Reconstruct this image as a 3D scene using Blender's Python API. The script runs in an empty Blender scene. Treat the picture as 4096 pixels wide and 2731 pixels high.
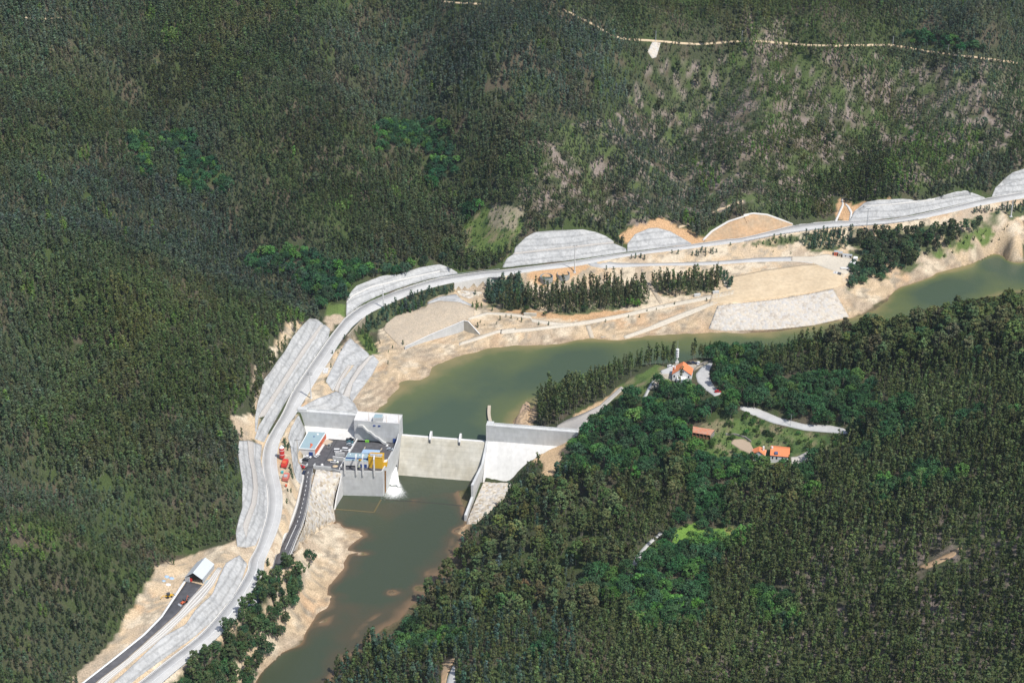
import bpy, bmesh, math, random
import numpy as np
from mathutils import Vector, Matrix

# ------------------------------------------------------------ camera, sky, sun, exposure
S = bpy.context.scene
COL = S.collection
HC, PITCH = 645.0, math.radians(29)
cam = bpy.data.cameras.new('camera'); cam.lens = 18 / math.tan(math.radians(15)); cam.sensor_width = 36
cam.clip_start = 1.0; cam.clip_end = 8000
camo = bpy.data.objects.new('camera', cam); COL.objects.link(camo)
camo.location = (0, 0, HC); camo.rotation_euler = (math.pi / 2 - PITCH, 0, 0)
S.camera = camo
SUN_EL, SUN_AZ = math.radians(58), math.radians(44)      # azimuth measured from behind the camera towards its right
sdir = Vector((math.sin(SUN_AZ) * math.cos(SUN_EL), -math.cos(SUN_AZ) * math.cos(SUN_EL), math.sin(SUN_EL)))
W = bpy.data.worlds.new('World'); S.world = W; W.use_nodes = True
nt = W.node_tree; nt.nodes.clear()
sky = nt.nodes.new('ShaderNodeTexSky'); sky.sky_type = 'NISHITA'; sky.sun_disc = False
sky.sun_elevation = SUN_EL; sky.sun_rotation = math.atan2(sdir.x, sdir.y); sky.air_density = 1.0; sky.dust_density = 1.5
bg = nt.nodes.new('ShaderNodeBackground'); bg.inputs[1].default_value = 0.13
wo = nt.nodes.new('ShaderNodeOutputWorld')
nt.links.new(sky.outputs[0], bg.inputs[0]); nt.links.new(bg.outputs[0], wo.inputs[0])
sl = bpy.data.lights.new('sun', 'SUN'); sl.energy = 4.0; sl.angle = math.radians(0.5); sl.color = (1.0, 0.965, 0.91)
so = bpy.data.objects.new('sun', sl); COL.objects.link(so)
so.rotation_euler = (-sdir).to_track_quat('-Z', 'Y').to_euler()
S.view_settings.view_transform = 'Standard'; S.view_settings.look = 'None'
S.view_settings.exposure = 0.12; S.view_settings.gamma = 1
S.cycles.max_bounces = 5; S.cycles.diffuse_bounces = 2; S.cycles.transparent_max_bounces = 4
S.cycles.use_denoising = True
rng = np.random.default_rng(7); random.seed(7)

# ------------------------------------------------------------ survey: sight lines of the photograph to places
FS = 2048 / math.tan(math.radians(15)); CP, SP = math.cos(PITCH), math.sin(PITCH)
def fr(x0, y0, s): return lambda x, y: (x0 + x / s, y0 + y / s)
D = fr(0, 0, 1 / 1.7415)
Z1 = fr(1100, 1550, 2.852); Z2 = fr(1500, 1550, 2.6133); Z3 = fr(900, 1200, 2.851); Z4 = fr(200, 2050, 2.138)
Z5 = fr(2000, 850, 2.352); Z6 = fr(2900, 650, 1.9666); Z7 = fr(2300, 1350, 1.96); Z8 = fr(1300, 1000, 2.6133)
ZA = fr(1160, 1700, 7.841); ZB = fr(1330, 1740, 8.711); ZC = fr(600, 2180, 5.227); ZD = fr(2630, 1370, 7.841)
ZE = fr(2950, 1740, 7.84); ZF = fr(950, 2200, 3.92); ZG = fr(3250, 980, 9.224); ZH = fr(900, 1650, 2.6133)
ZI = fr(0, 1800, 1.684); ZJ = fr(1400, 1800, 1.68); ZK = fr(2696, 1700, 1.5207)
ZL = fr(0, 0, 1.68); ZM = fr(1400, 0, 1.68); ZN = fr(0, 900, 1.68); ZO = fr(2696, 0, 1.68)
def L(f, *pts): return [f(a, b) for a, b in pts]
def ray(p):
    a = (p[0] - 2048) / FS; b = -(p[1] - 1365.5) / FS
    return np.array([a, CP + b * SP, -SP + b * CP])
def at(p, z):
    r = ray(p); t = (z - HC) / r[2]; return np.array([r[0] * t, r[1] * t, z])
def onplane(p, A, B):
    r = ray(p); n = np.array([-(B[1] - A[1]), B[0] - A[0]])
    t = (n[0] * A[0] + n[1] * A[1]) / (n[0] * r[0] + n[1] * r[1]); return np.array([r[0] * t, r[1] * t, HC + r[2] * t])
def proj(x, y, z):
    d = y * CP - (z - HC) * SP; w = y * SP + (z - HC) * CP
    return 2048 + FS * x / d, 1365.5 - FS * w / d
def inpoly(px, py, poly):
    px = np.asarray(px, float); py = np.asarray(py, float); r = np.zeros(px.shape, bool); n = len(poly)
    xs = [p[0] for p in poly]; ys = [p[1] for p in poly]
    bb = (px >= min(xs)) & (px <= max(xs)) & (py >= min(ys)) & (py <= max(ys))
    qx = px[bb]; qy = py[bb]; q = np.zeros(qx.shape, bool)
    for i in range(n):
        x1, y1 = poly[i][:2]; x2, y2 = poly[i - 1][:2]
        if y1 == y2: continue
        q ^= ((y1 > qy) != (y2 > qy)) & (qx < (x2 - x1) * (qy - y1) / (y2 - y1) + x1)
    r[bb] = q; return r
def smooth_line(pts, n=6):
    P = [np.array(p, float) for p in pts]; P = [2 * P[0] - P[1]] + P + [2 * P[-1] - P[-2]]; out = []
    for i in range(1, len(P) - 2):
        for k in range(n):
            t = k / n; a, b, c, d = P[i - 1:i + 3]
            out.append(.5 * ((2 * b) + (c - a) * t + (2 * a - 5 * b + 4 * c - d) * t * t + (3 * b - a - 3 * c + d) * t ** 3))
    out.append(P[-2]); return np.array(out)
def vnoise(x, y, s, seed):
    r = np.random.default_rng(seed).random((64, 64)); u = np.asarray(x) / s + 1000; v = np.asarray(y) / s + 1000
    i = np.floor(u).astype(int); j = np.floor(v).astype(int); fu = u - i; fv = v - j
    fu = fu * fu * (3 - 2 * fu); fv = fv * fv * (3 - 2 * fv); g = lambda a, b: r[a % 64, b % 64]
    return (g(i, j) * (1 - fu) + g(i + 1, j) * fu) * (1 - fv) + (g(i, j + 1) * (1 - fu) + g(i + 1, j + 1) * fu) * fv - .5
def fbm(x, y, s, seed, o=4): return sum(vnoise(x, y, s / 2 ** k, seed + k) / 1.7 ** k for k in range(o))

# ------------------------------------------------------------ the roads' lines (left edge, right edge, height)
MAIN = [(Z4(520, 1640), Z4(760, 1640), 11.5), (Z4(760, 1456), Z4(975, 1440), 11.5), (Z4(1000, 1268), Z4(1190, 1262), 11.5), (Z4(1235, 1088), Z4(1385, 1110), 11.5), (Z4(1370, 958), Z4(1500, 1000), 11.6),
        (Z4(1480, 828), Z4(1625, 868), 11.7), (Z4(1595, 672), Z4(1718, 705), 11.8), (Z4(1695, 500), Z4(1818, 520), 12), (ZH(265, 1545), ZH(415, 1555), 12.2), (ZH(340, 1400), ZH(460, 1440), 12.3),
        (ZH(390, 1250), ZH(530, 1280), 12.4), (ZH(435, 1100), ZH(580, 1120), 12.6), (ZH(455, 960), ZH(602, 970), 12.8), (ZH(450, 830), ZH(600, 835), 13), (ZH(430, 720), ZH(580, 735), 13),
        (ZH(407, 600), ZH(552, 600), 13), (ZH(402, 480), ZH(543, 470), 13), (ZH(418, 370), ZH(560, 345), 13), (ZH(455, 270), ZH(598, 250), 13), (ZH(520, 155), ZH(660, 130), 13), (ZH(612, 0), ZH(745, 10), 13),
        (Z3(782, 1040), Z3(905, 1140), 13), (Z3(940, 800), Z3(1050, 900), 13), (Z3(1085, 590), Z3(1190, 690), 13), (Z3(1205, 420), Z3(1300, 500), 13), (Z3(1330, 262), Z3(1420, 345), 13),
        (Z8(230, 700), Z8(300, 790), 13), (Z8(400, 575), Z8(455, 668), 13), (Z8(600, 480), Z8(640, 575), 13.1), (Z8(900, 378), Z8(930, 452), 13.2), (Z8(1150, 305), Z8(1170, 378), 13.3),
        (Z8(1400, 262), Z8(1410, 325), 13.5), (Z8(1700, 224), Z8(1710, 280), 13.7), (Z5(0, 545), Z5(10, 600), 14), (Z5(300, 508), Z5(310, 550), 14.3), (Z5(700, 458), Z5(720, 502), 14.8), (Z5(1000, 408), Z5(1020, 442), 15.3),
        (Z5(1300, 368), Z5(1310, 395), 16), (Z5(1700, 315), Z5(1710, 348), 17), (Z5(2100, 258), Z5(2110, 297), 18.5), (Z6(150, 590), Z6(155, 620), 20), (Z6(400, 530), Z6(410, 570), 21), (Z6(560, 492), Z6(570, 545), 21.6),
        (Z6(850, 464), Z6(860, 510), 22.5), (Z6(1150, 460), Z6(1155, 492), 23.2), (Z6(1400, 434), Z6(1405, 466), 24), (Z6(1700, 370), Z6(1705, 408), 25), (Z6(2050, 285), Z6(2060, 328), 26), (Z6(2400, 225), Z6(2400, 272), 27)]
ACC = [(Z1(357, 900), Z1(436, 903), -1), (Z1(322, 975), Z1(432, 960), -1), (ZH(826, 665), ZH(895, 680), -.8), (ZH(800, 800), ZH(884, 800), 0), (ZH(772, 930), ZH(862, 930), 1.2), (ZH(740, 1040), ZH(836, 1055), 2.4), (ZH(700, 1150), ZH(798, 1175), 3.6),
       (ZH(645, 1265), ZH(745, 1300), 5), (ZH(585, 1385), ZH(700, 1415), 6.3), (ZH(525, 1500), ZH(650, 1530), 7.6), (ZF(560, 225), ZF(690, 270), 8.6), (ZF(485, 360), ZF(618, 400), 9.6), (ZF(415, 490), ZF(540, 530), 10.4), (ZF(350, 620), ZF(440, 680), 11),
       (ZF(250, 720), ZF(330, 790), 11.4), (ZF(120, 800), ZF(180, 910), 11.6)]
SIDE = [(Z5(800, 462), Z5(850, 500), 14.9), (Z5(1010, 462), Z5(960, 520), 14.7), (Z5(1120, 474), Z5(1120, 515), 14.5), (Z5(1450, 476), Z5(1450, 500), 14.2), (Z5(1800, 468), Z5(1800, 497), 14), (Z5(2080, 455), Z5(2080, 486), 13.8), (Z5(2352, 432), Z5(2352, 466), 13.5),
        (Z6(300, 748), Z6(300, 780), 13.2), (Z6(520, 742), Z6(520, 776), 12.8), (Z6(680, 745), Z6(690, 790), 12.4)]
def edges(R, n=5):
    A = smooth_line([at(l, z) for l, r, z in R], n); B = smooth_line([at(r, z) for l, r, z in R], n); return A, B
MA, MB_ = edges(MAIN); AA, AB = edges(ACC); SA, SB = edges(SIDE)
mc = (MA + MB_) / 2
mc = np.vstack([mc[0] + (mc[0] - mc[5]) * 12, mc, mc[-1] + (mc[-1] - mc[-6]) * 20])
def near_line(x, y, Lc):
    """distance, signed side, along-parameter and height of the closest point of polyline Lc"""
    best = np.full(x.shape, 1e18); side = np.zeros(x.shape); sp = np.zeros(x.shape); zz = np.zeros(x.shape)
    for i in range(len(Lc) - 1):
        a = Lc[i]; b = Lc[i + 1]; dx, dy = b[0] - a[0], b[1] - a[1]; l2 = dx * dx + dy * dy
        if l2 < 1e-9: continue
        t = np.clip(((x - a[0]) * dx + (y - a[1]) * dy) / l2, 0, 1)
        ex = x - a[0] - t * dx; ey = y - a[1] - t * dy; d = ex * ex + ey * ey; m = d < best
        best = np.where(m, d, best); side = np.where(m, np.sign(dx * ey - dy * ex), side); sp = np.where(m, i + t, sp)
        zz = np.where(m, a[2] + t * (b[2] - a[2]), zz)
    return np.sqrt(best), side, sp, zz

# ------------------------------------------------------------ terrain
xs = np.concatenate([np.arange(-520, -230, 8), np.arange(-230, 430, 2.2), np.arange(430, 780, 9)])
ys = np.concatenate([np.arange(590, 740, 6), np.arange(740, 1420, 2.2), np.arange(1420, 1700, 5), np.arange(1700, 2500, 14)])
GX, GY = np.meshgrid(xs, ys)
dR, sR, pR, zR = near_line(GX, GY, mc)
def sparam(p, z=13):
    w = at(p, z); return float(near_line(np.array([w[0]]), np.array([w[1]]), mc)[2][0])
keys = [(-5, 0), (0, 0), (sparam(Z4(1800, 200)) - 1, 0), (sparam(ZH(350, 1350)), 10), (sparam(ZH(440, 1000)), 14), (sparam(ZH(410, 450)), 14), (sparam(ZH(470, 260)), 20), (sparam(Z3(700, 1180)), 24), (sparam(Z3(1080, 600)), 24),
        (sparam(Z3(1205, 430)), 12), (sparam(Z3(1330, 262)), 0), (sparam(Z8(230, 690)), 6), (sparam(Z8(400, 570)), 13), (sparam(Z8(900, 380)), 16), (sparam(Z8(1150, 305)), 14), (sparam(Z8(1400, 262)), 2),
        (sparam(Z8(1700, 224)), 0), (sparam(Z5(60, 530)), 6), (sparam(Z5(400, 490)), 24), (sparam(Z5(900, 420)), 24), (sparam(Z5(1170, 388)), 8), (sparam(Z5(1300, 368)), 18), (sparam(Z5(1600, 325)), 17), (sparam(Z5(1850, 290)), 8), (sparam(Z5(2100, 258)), 18),
        (sparam(Z6(250, 570)), 18), (sparam(Z6(550, 492)), 3), (sparam(Z6(850, 464)), 0), (sparam(Z6(1000, 462)), 3), (sparam(Z6(1200, 455)), 15), (sparam(Z6(1700, 370)), 15), (sparam(Z6(2000, 300)), 9), (sparam(Z6(2090, 285)), 3), (sparam(Z6(2300, 240)), 16), (len(mc), 16)]
D0 = np.interp(pR, [k[0] for k in keys], [k[1] for k in keys])
dh = np.maximum(0, dR - 5.5)
shelf = np.interp(pR, [sparam(Z4(1800, 200)) - 1, sparam(Z4(1860, 20))], [1, 0])     # the bench above the road, lower left
f_cut = 1.05 * np.minimum(dh, D0)
nat = .40 * np.maximum(0, dh - D0) + np.where(D0 < 3, .1 * np.minimum(dh, 30), 0)
hill = zR + f_cut + nat
f_shelf = 1.0 * np.minimum(dh, 9) + .35 * np.clip(dh - 9, 0, 6) + .06 * np.clip(dh - 15, 0, 15) + .44 * np.maximum(0, dh - 30)
hill = hill * (1 - shelf) + (zR + f_shelf) * shelf
# the ridge behind, and the farther hill beyond it
rd = np.interp(GX, [-80, 40, 110, 200, 300, 420, 600], [900, 330, 250, 215, 190, 175, 170])
over = np.maximum(0, dh - rd)
hill = hill - .44 * over - .45 * np.minimum(over, 70) + .95 * np.maximum(0, over - 110)
for line, dep, wid in (([Z8(1700, 224), D(1050, 560), D(1015, 420), D(960, 260), D(890, 150), D(880, 40)], 30, 42), ([Z3(1330, 262), D(700, 640), D(590, 520), D(480, 420), D(380, 320), D(300, 200)], 26, 42),
                       ([Z6(850, 464), D(1990, 350), D(2040, 230), D(2080, 130)], 20, 36), ([Z5(1850, 290), D(1590, 430), D(1600, 250), D(1640, 130)], 20, 38), ([D(420, 1280), D(260, 1100), D(120, 950), D(0, 800)], 16, 50)):
    P = []
    for p in line:      # walk down the sight line to the even hillside
        lo, hi = 700., 2200.
        r = ray(p); ty = np.linspace(700, 2000, 260); X = r[0] / r[1] * ty; Z = HC + r[2] / r[1] * ty
        d, s, q, z = near_line(X, ty, mc); hz = z + np.where(s > 0, .45 * d, 0); k = np.argmax(Z < hz)
        P.append(np.array([X[k], ty[k], Z[k]]))
    P = smooth_line(P, 3); d, _, _, _ = near_line(GX, GY, P)
    hill = hill - dep * np.exp(-(d / wid) ** 2) * np.clip(dh / 60, 0, 1)
sm = np.clip((dh - 25) / 40, 0, 1); hs = hill.copy()
for k in range(70):
    hp = np.pad(hs, 1, 'edge'); hs = hs * (1 - sm) + sm * (hp[1:-1, 1:-1] * 4 + hp[:-2, 1:-1] + hp[2:, 1:-1] + hp[1:-1, :-2] + hp[1:-1, 2:]) / 8
hill = hs
hill = hill + fbm(GX, GY, 130, 13, 3) * 36 * np.clip((dh - 30) / 110, 0, 1) + fbm(GX, GY, 60, 3) * 7 * np.clip(dh / 50, 0, 1) + fbm(GX, GY, 14, 9, 2) * 1.3 * np.clip((dh - D0) / 10, 0, 1)

C = []
def c(f, z, *pts):
    for p in pts: C.append(at(f(*p), z))
for i in range(0, len(MB_), 3): C.append(MB_[i])
for i in range(0, len(AB), 4): C.append(AB[i]); C.append(AA[i])
for i in range(0, len(SB), 6): C.append(SB[i])
c(Z3, 0, (2281, 850), (2160, 910), (2040, 940), (1900, 1060), (1800, 1180), (1700, 1290))
c(Z3, 3, (1800, 800), (1700, 980)); c(Z3, 4.5, (1950, 760), (1750, 690)); c(Z3, 8, (1640, 620)); c(Z3, 13, (1430, 440), (1150, 860), (1090, 980)); c(Z3, 12.5, (1000, 1140)); c(Z3, 8, (1225, 1030), (1400, 740)); c(Z3, 5.5, (1330, 1080), (1500, 880), (1640, 700)); c(Z3, 2.5, (1440, 1120), (1500, 1180))
c(Z3, 2, (1530, 1270)); c(Z3, 8, (1130, 1240)); c(Z3, 4, (1300, 1290))
c(Z8, 5.5, (330, 950), (480, 1050)); c(Z8, 7, (560, 900)); c(Z8, 10, (500, 750)); c(Z8, 11, (650, 640), (900, 560)); c(Z8, 12, (1180, 500), (1400, 490), (1100, 450)); c(Z8, 9, (720, 700)); c(Z8, 7, (620, 830)); c(Z8, 5.8, (830, 990)); c(Z8, 10.2, (1440, 715)); c(Z8, 10.8, (1150, 660)); c(Z8, 9.6, (1580, 640)); c(Z8, 4.4, (1640, 880))
c(Z8, 3, (840, 1075), (800, 1200)); c(Z8, 3.6, (1200, 975)); c(Z8, 4, (1450, 840), (1600, 900)); c(Z8, 2.5, (1200, 1060)); c(Z8, 3.2, (1600, 960)); c(Z8, 5, (2000, 850)); c(Z8, 5.5, (2352, 820))
c(Z8, 0, (650, 1540), (820, 1390), (950, 1360), (1030, 1320), (1200, 1170), (1400, 1090), (1700, 1035), (2050, 995), (2352, 985))
c(Z8, 6.5, (1500, 470), (1650, 460), (1390, 430)); c(Z8, 7, (1580, 560), (1640, 640), (1700, 660), (2000, 680), (2200, 720), (1800, 420)); c(Z8, 9, (1900, 350), (2000, 450))
c(Z5, 11, (300, 570)); c(Z5, 10, (440, 640), (600, 620), (200, 620)); c(Z5, 12.5, (800, 560)); c(Z5, 8, (500, 800), (150, 760)); c(Z5, 9, (900, 720)); c(Z5, 10, (1200, 660), (1600, 690)); c(Z5, 11, (2000, 600)); c(Z5, 7, (400, 930), (750, 975), (1200, 915)); c(Z5, 8.5, (1600, 810))
c(Z5, 6.5, (0, 950), (300, 1005), (600, 1045), (1000, 995)); c(Z5, 5.5, (0, 1110), (500, 1070)); c(Z5, 7.5, (1400, 900)); c(Z5, 9, (1800, 830)); c(Z5, 10.5, (2100, 770)); c(Z5, 2, (500, 1150), (200, 1190)); c(Z5, 3.5, (1150, 1050)); c(Z5, 1.2, (1300, 1110)); c(Z5, 4, (1650, 990)); c(Z5, 8, (1950, 900)); c(Z5, 2.5, (1850, 1050))
c(Z5, 0, (0, 1270), (250, 1250), (550, 1220), (880, 1185), (1190, 1185), (1500, 1155), (1900, 1140), (2352, 1132)); c(Z5, 16.5, (2100, 370), (1900, 390))
c(Z6, 12, (100, 1000), (500, 850), (900, 830), (700, 950), (400, 1020), (840, 1000), (200, 860), (750, 760), (950, 760)); c(Z6, 11.7, (0, 1100), (400, 1062)); c(Z6, 6, (200, 1190), (600, 1150)); c(Z6, 15, (300, 690), (550, 660)); c(Z6, 17, (700, 640), (900, 600)); c(Z6, 13.5, (900, 690)); c(Z6, 20, (1000, 530))
c(Z6, 0, (0, 1340), (400, 1325), (700, 1295), (980, 1225), (1100, 1190), (1250, 1100), (1380, 985), (1500, 945), (1650, 880), (1850, 820), (2000, 760), (2200, 738), (2400, 740)); c(Z6, 9, (1000, 960)); c(Z6, 14, (1100, 720)); c(Z6, 9, (1400, 820)); c(Z6, 14, (1700, 620)); c(Z6, 18, (2000, 500)); c(Z6, 19.5, (2300, 470), (1110, 535), (1500, 520)); c(Z6, 13, (2250, 620)); c(Z6, 8, (2000, 680)); c(Z6, 5, (1600, 830)); c(Z6, 4, (1300, 950)); c(Z6, 21, (2250, 425)); c(Z6, 22, (2400, 380))
# below the dam, left bank
c(ZH, 12.6, (640, 420), (620, 560), (610, 700)); c(ZH, 9, (690, 800), (740, 720)); c(Z1, 10, (180, 560), (190, 760)); c(Z1, 4, (290, 600), (250, 860)); c(Z1, 5, (230, 1050)); c(Z1, -1, (365, 500), (330, 800), (340, 700)); c(Z1, 12.5, (245, 345)); c(Z1, 6, (300, 400))
c(Z1, -1.5, (500, 930), (700, 970)); c(Z1, -4, (640, 1050)); c(Z1, -7, (560, 1200)); c(Z1, -10, (600, 1350)); c(Z1, -13, (650, 1420)); c(ZH, -3, (920, 900)); c(ZH, -5, (880, 1100), (930, 1250)); c(ZH, 1, (790, 1330)); c(D, -14, (760, 1235)); c(D, -8, (712, 1270)); c(D, -11, (720, 1310)); c(D, -15, (760, 1290)); c(D, -6, (690, 1340)); c(D, -15, (700, 1400)); c(D, -12, (680, 1420)); c(D, 2, (640, 1330)); c(D, -2, (620, 1400)); c(D, -9, (620, 1470)); c(D, 4, (560, 1440)); c(D, 0, (500, 1520)); c(D, -10, (560, 1540)); c(D, 8, (440, 1540)); c(D, 4, (400, 1640)); c(D, -10, (500, 1640))
c(D, -19, (778, 1188), (782, 1208), (808, 1216), (812, 1245), (790, 1290), (765, 1340), (752, 1352), (760, 1390), (725, 1420), (700, 1455), (688, 1482), (640, 1502), (600, 1545), (585, 1568), (560, 1640))
c(D, -23, (870, 1240), (850, 1380), (760, 1480), (660, 1600), (950, 1180), (1000, 1150))
c(D, -6, (950, 960), (1050, 900), (1180, 860), (1350, 820), (1100, 960))
# right bank
c(D, -19, (1070, 1195), (1060, 1235), (1000, 1330), (930, 1400), (850, 1460), (770, 1540), (720, 1600))
c(Z2, -15.5, (1010, 1330), (1150, 1200), (1060, 1240)); c(Z2, -13.8, (1190, 1010), (1380, 1010)); c(Z2, -14.5, (1300, 1130)); c(Z2, 10, (2070, 560)); c(Z2, 3, (1920, 820)); c(Z2, -3, (1790, 1030)); c(Z2, -9, (1500, 1010)); c(Z2, -13, (1250, 1230)); c(Z2, -2, (1690, 840))
def onface(p):     # the sloping downstream face of the right abutment: t = 2 + .95 (2.6 - z)
    r = ray(p); k = lambda x, y: (x + 132.4) * -.146 + (y - 1048.6) * -.989
    a = k(0, 0) - 2 - .95 * (2.6 - HC); b = (k(r[0], r[1]) - k(0, 0)) + .95 * r[2]; t = -a / b
    return np.array([r[0] * t, r[1] * t, HC + r[2] * t])
for p in L(Z2, (1950, 590), (1830, 640), (1740, 690), (1650, 745), (1560, 810), (1500, 870), (1450, 920), (1400, 975)): C.append(onface(p))
for z, *pts in [(-3, (1250, 1150), (1180, 1260)), (-12, (1110, 1290)), (4, (1300, 1250)), (-2, (1150, 1400)), (-8, (1000, 1500)), (-12, (880, 1568)), (12, (1240, 1500)), (15, (1470, 1280)), (8, (1350, 1120)), (22, (1450, 1000)), (13, (1370, 1060)), (19, (1550, 1100)), (12, (1600, 1270)), (17, (1700, 1180)), (13, (1660, 1370)),
                (38, (1900, 1150)), (58, (2100, 1100)), (85, (2352, 1050)), (82, (2352, 1300)), (78, (2352, 1568)), (45, (2000, 1400)), (32, (1800, 1500)), (20, (1500, 1500)), (22, (1500, 1640)), (28, (1800, 1300)), (80, (2300, 1700)), (45, (1900, 1700)), (-10, (950, 1700)), (4, (1100, 1640)), (8, (1035, 1540)),
                (27, (1615, 1000)), (25, (1700, 1030)), (25, (1775, 1060)), (26, (1860, 1060)), (28, (1600, 940)), (31, (1750, 960)), (36, (1950, 1000)), (36, (1850, 950)), (44, (2000, 900)), (72, (2352, 900)), (50, (2100, 800)), (60, (2352, 760)), (40, (1900, 830)), (36, (1750, 860)), (32, (1630, 870)), (33, (1650, 930)),
                (31, (1555, 836)), (31, (1610, 832)), (26, (1500, 836)), (30.5, (1570, 870)), (30, (1500, 860)), (29, (1490, 890)), (22, (1450, 930)), (23, (1430, 890)), (14, (1390, 950)), (13, (1330, 985)), (17, (1370, 880)), (7, (1270, 960)), (2, (1215, 950)), (23, (1440, 845)), (30, (1600, 820)), (33, (1700, 815)), (36, (1850, 800)), (40, (2000, 790)), (48, (2150, 770)), (24, (1640, 1080)), (14, (1480, 1180))]:
    c(D, z, *pts)
for x, y, z in [(1, 1047, 0), (8, 1066, 0), (26, 1088, 0), (60, 1103, 0), (110, 1108, 0), (170, 1114, 0), (230, 1134, 0), (290, 1180, 0), (350, 1230, 0), (430, 1265, 0), (560, 1290, 0),
                (20, 1100, -6), (80, 1135, -6), (150, 1150, -6), (220, 1170, -6), (290, 1225, -6), (360, 1270, -6), (450, 1300, -6), (600, 1330, -6), (600, 1380, 3), (700, 1400, 20), (700, 1200, 60), (600, 1000, 110), (600, 700, 120), (350, 600, 90), (0, 620, 10), (-110, 620, -19), (-300, 620, 5)]:
    C.append(np.array([x, y, z], float))
c(D, -9, (2352, 640), (2300, 625), (2450, 640), (2600, 610), (2150, 680)); c(D, 0, (2450, 588), (2600, 575)); c(D, 6, (2450, 560), (2600, 545))
C = np.array(C)
def tps_fit(P, lam=.02):
    X = P[:, :2] / 100; n = len(X); d = np.linalg.norm(X[:, None] - X[None], axis=2); K = np.where(d > 0, d * d * np.log(d + 1e-12), 0) + lam * np.eye(n) * .02
    Q = np.hstack([np.ones((n, 1)), X]); M = np.block([[K, Q], [Q.T, np.zeros((3, 3))]])
    return X, np.linalg.solve(M, np.concatenate([P[:, 2], np.zeros(3)]))
TX, TW = tps_fit(C)
def tps(x, y):
    x = np.asarray(x) / 100; y = np.asarray(y) / 100; sh = x.shape; x = x.ravel(); y = y.ravel(); out = TW[-3] + TW[-2] * x + TW[-1] * y
    for i in range(len(TX)):
        r2 = (x - TX[i, 0]) ** 2 + (y - TX[i, 1]) ** 2 + 1e-12; out = out + TW[i] * .5 * r2 * np.log(r2)
    return out.reshape(sh)
valley = tps(GX, GY)
valley += fbm(GX, GY, 30, 21, 3) * .9 * np.clip((valley - 3) / 8, 0, 1) * np.clip((dR - 12) / 20, 0, 1)
wlv = np.where((GX + 132.4) * -.146 + (GY - 1048.6) * -.989 < 5, 0, -19); ab = valley - wlv
valley += np.exp(-((ab - .2) / 2.0) ** 2) * (fbm(GX, GY, 18, 27, 4) * 1.5) + np.where(ab < -1.5, fbm(GX, GY, 30, 28, 4) * np.where(wlv < -1, 3.8, 2.0), 0)
valley = np.clip(valley, -24, 160)
HG = np.where(sR > 0, hill, valley)
HG = np.where((sR <= 0) & (dR < 7), zR, HG)

def flatten(d, z, hw, bl, drop=.25):
    global HG
    t = np.clip((d - hw) / bl, 0, 1); HG = np.where(d < hw + bl, (z - drop) * (1 - t) + HG * t, HG)
flatten(dR, zR, 6.2, 2.5)
for A_, B_, hw in ((AA, AB, 5.0), (SA, SB, 4.5)):
    m = (A_ + B_) / 2; d, s, q, z = near_line(GX, GY, m); ok = dR > 6.4
    t = np.clip((d - hw) / 3, 0, 1); HG = np.where((d < hw + 3) & ok, (z - .25) * (1 - t) + HG * t, HG)
DECK = [at(p, -1)[:2] for p in L(Z1, (372, 497), (268, 866), (340, 905), (440, 905), (640, 915), (755, 940), (1218, 962), (1300, 800), (1405, 600), (1445, 560), (930, 560), (560, 520))]
HG = np.where(inpoly(GX, GY, DECK), -1.6, HG)
def carve(pts, z, w):
    P = [at(p, 13)[:2] for p in pts]; Q = []
    for i, p in enumerate(P): a = P[max(0, i - 1)]; b = P[min(len(P) - 1, i + 1)]; d = (b - a) / np.linalg.norm(b - a); n = np.array([d[1], -d[0]]); n = n if n[1] < 0 else -n; Q.append((p + n * .5, p + n * w))
    global HG; HG = np.where(inpoly(GX, GY, [q[0] for q in Q] + [q[1] for q in Q][::-1]), np.minimum(HG, z), HG)
carve(L(Z8, (440, 682), (380, 735), (330, 788), (280, 842), (225, 905)), 6, 7); carve(L(Z8, (1345, 346), (1500, 316), (1660, 290), (1820, 262)), 6.8, 8)
# under the dam itself the ground stays low
LT = lambda s, t: (-132.4 + .989 * s - .146 * t, 1048.6 - .146 * s - .989 * t)
HG = np.where(inpoly(GX, GY, [LT(34, -4), LT(119, -3), LT(119, 22), LT(60, 50), LT(30, 45)]) & (HG > -23) & ~inpoly(GX, GY, DECK), -23, HG)
WET = [at(p, -19)[:2] for p in L(Z1, (770, 1222), (744, 1275), (707, 1335), (680, 1395), (700, 1500), (900, 1568), (1500, 1568), (1560, 1000), (1400, 900), (1228, 1250))]
HG = np.where(inpoly(GX, GY, WET) | inpoly(GX + 5, GY, WET[:5]) | inpoly(GX, GY, [WET[0], *[(p[0] - 5.5, p[1]) for p in WET[:4]], WET[3], WET[2], WET[1]]), np.minimum(HG, -21.5), HG)
HG = np.where(inpoly(GX, GY, [LT(44, 6), LT(64, 6), LT(58, 46), LT(28, 42)]), -23, HG)
tt = (GX + 132.4) * -.146 + (GY - 1048.6) * -.989; ss = (GX + 132.4) * .989 + (GY - 1048.6) * -.146
fz = np.where(tt < 2, 12, 2.6 - (tt - 2) / .95)        # ground kept just behind the right abutment's face
own = (ss > 118) & (ss < 168) & (tt > -1) & (tt < 18) & inpoly(*proj(GX, GY, fz), L(Z2, (1180, 380), (2060, 450), (2010, 540), (1950, 585), (1830, 635), (1650, 735), (1500, 860), (1400, 965), (1380, 985), (1150, 975), (1130, 800)))
HG = np.where(own, np.minimum(HG, fz - 1.2), HG)
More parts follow.
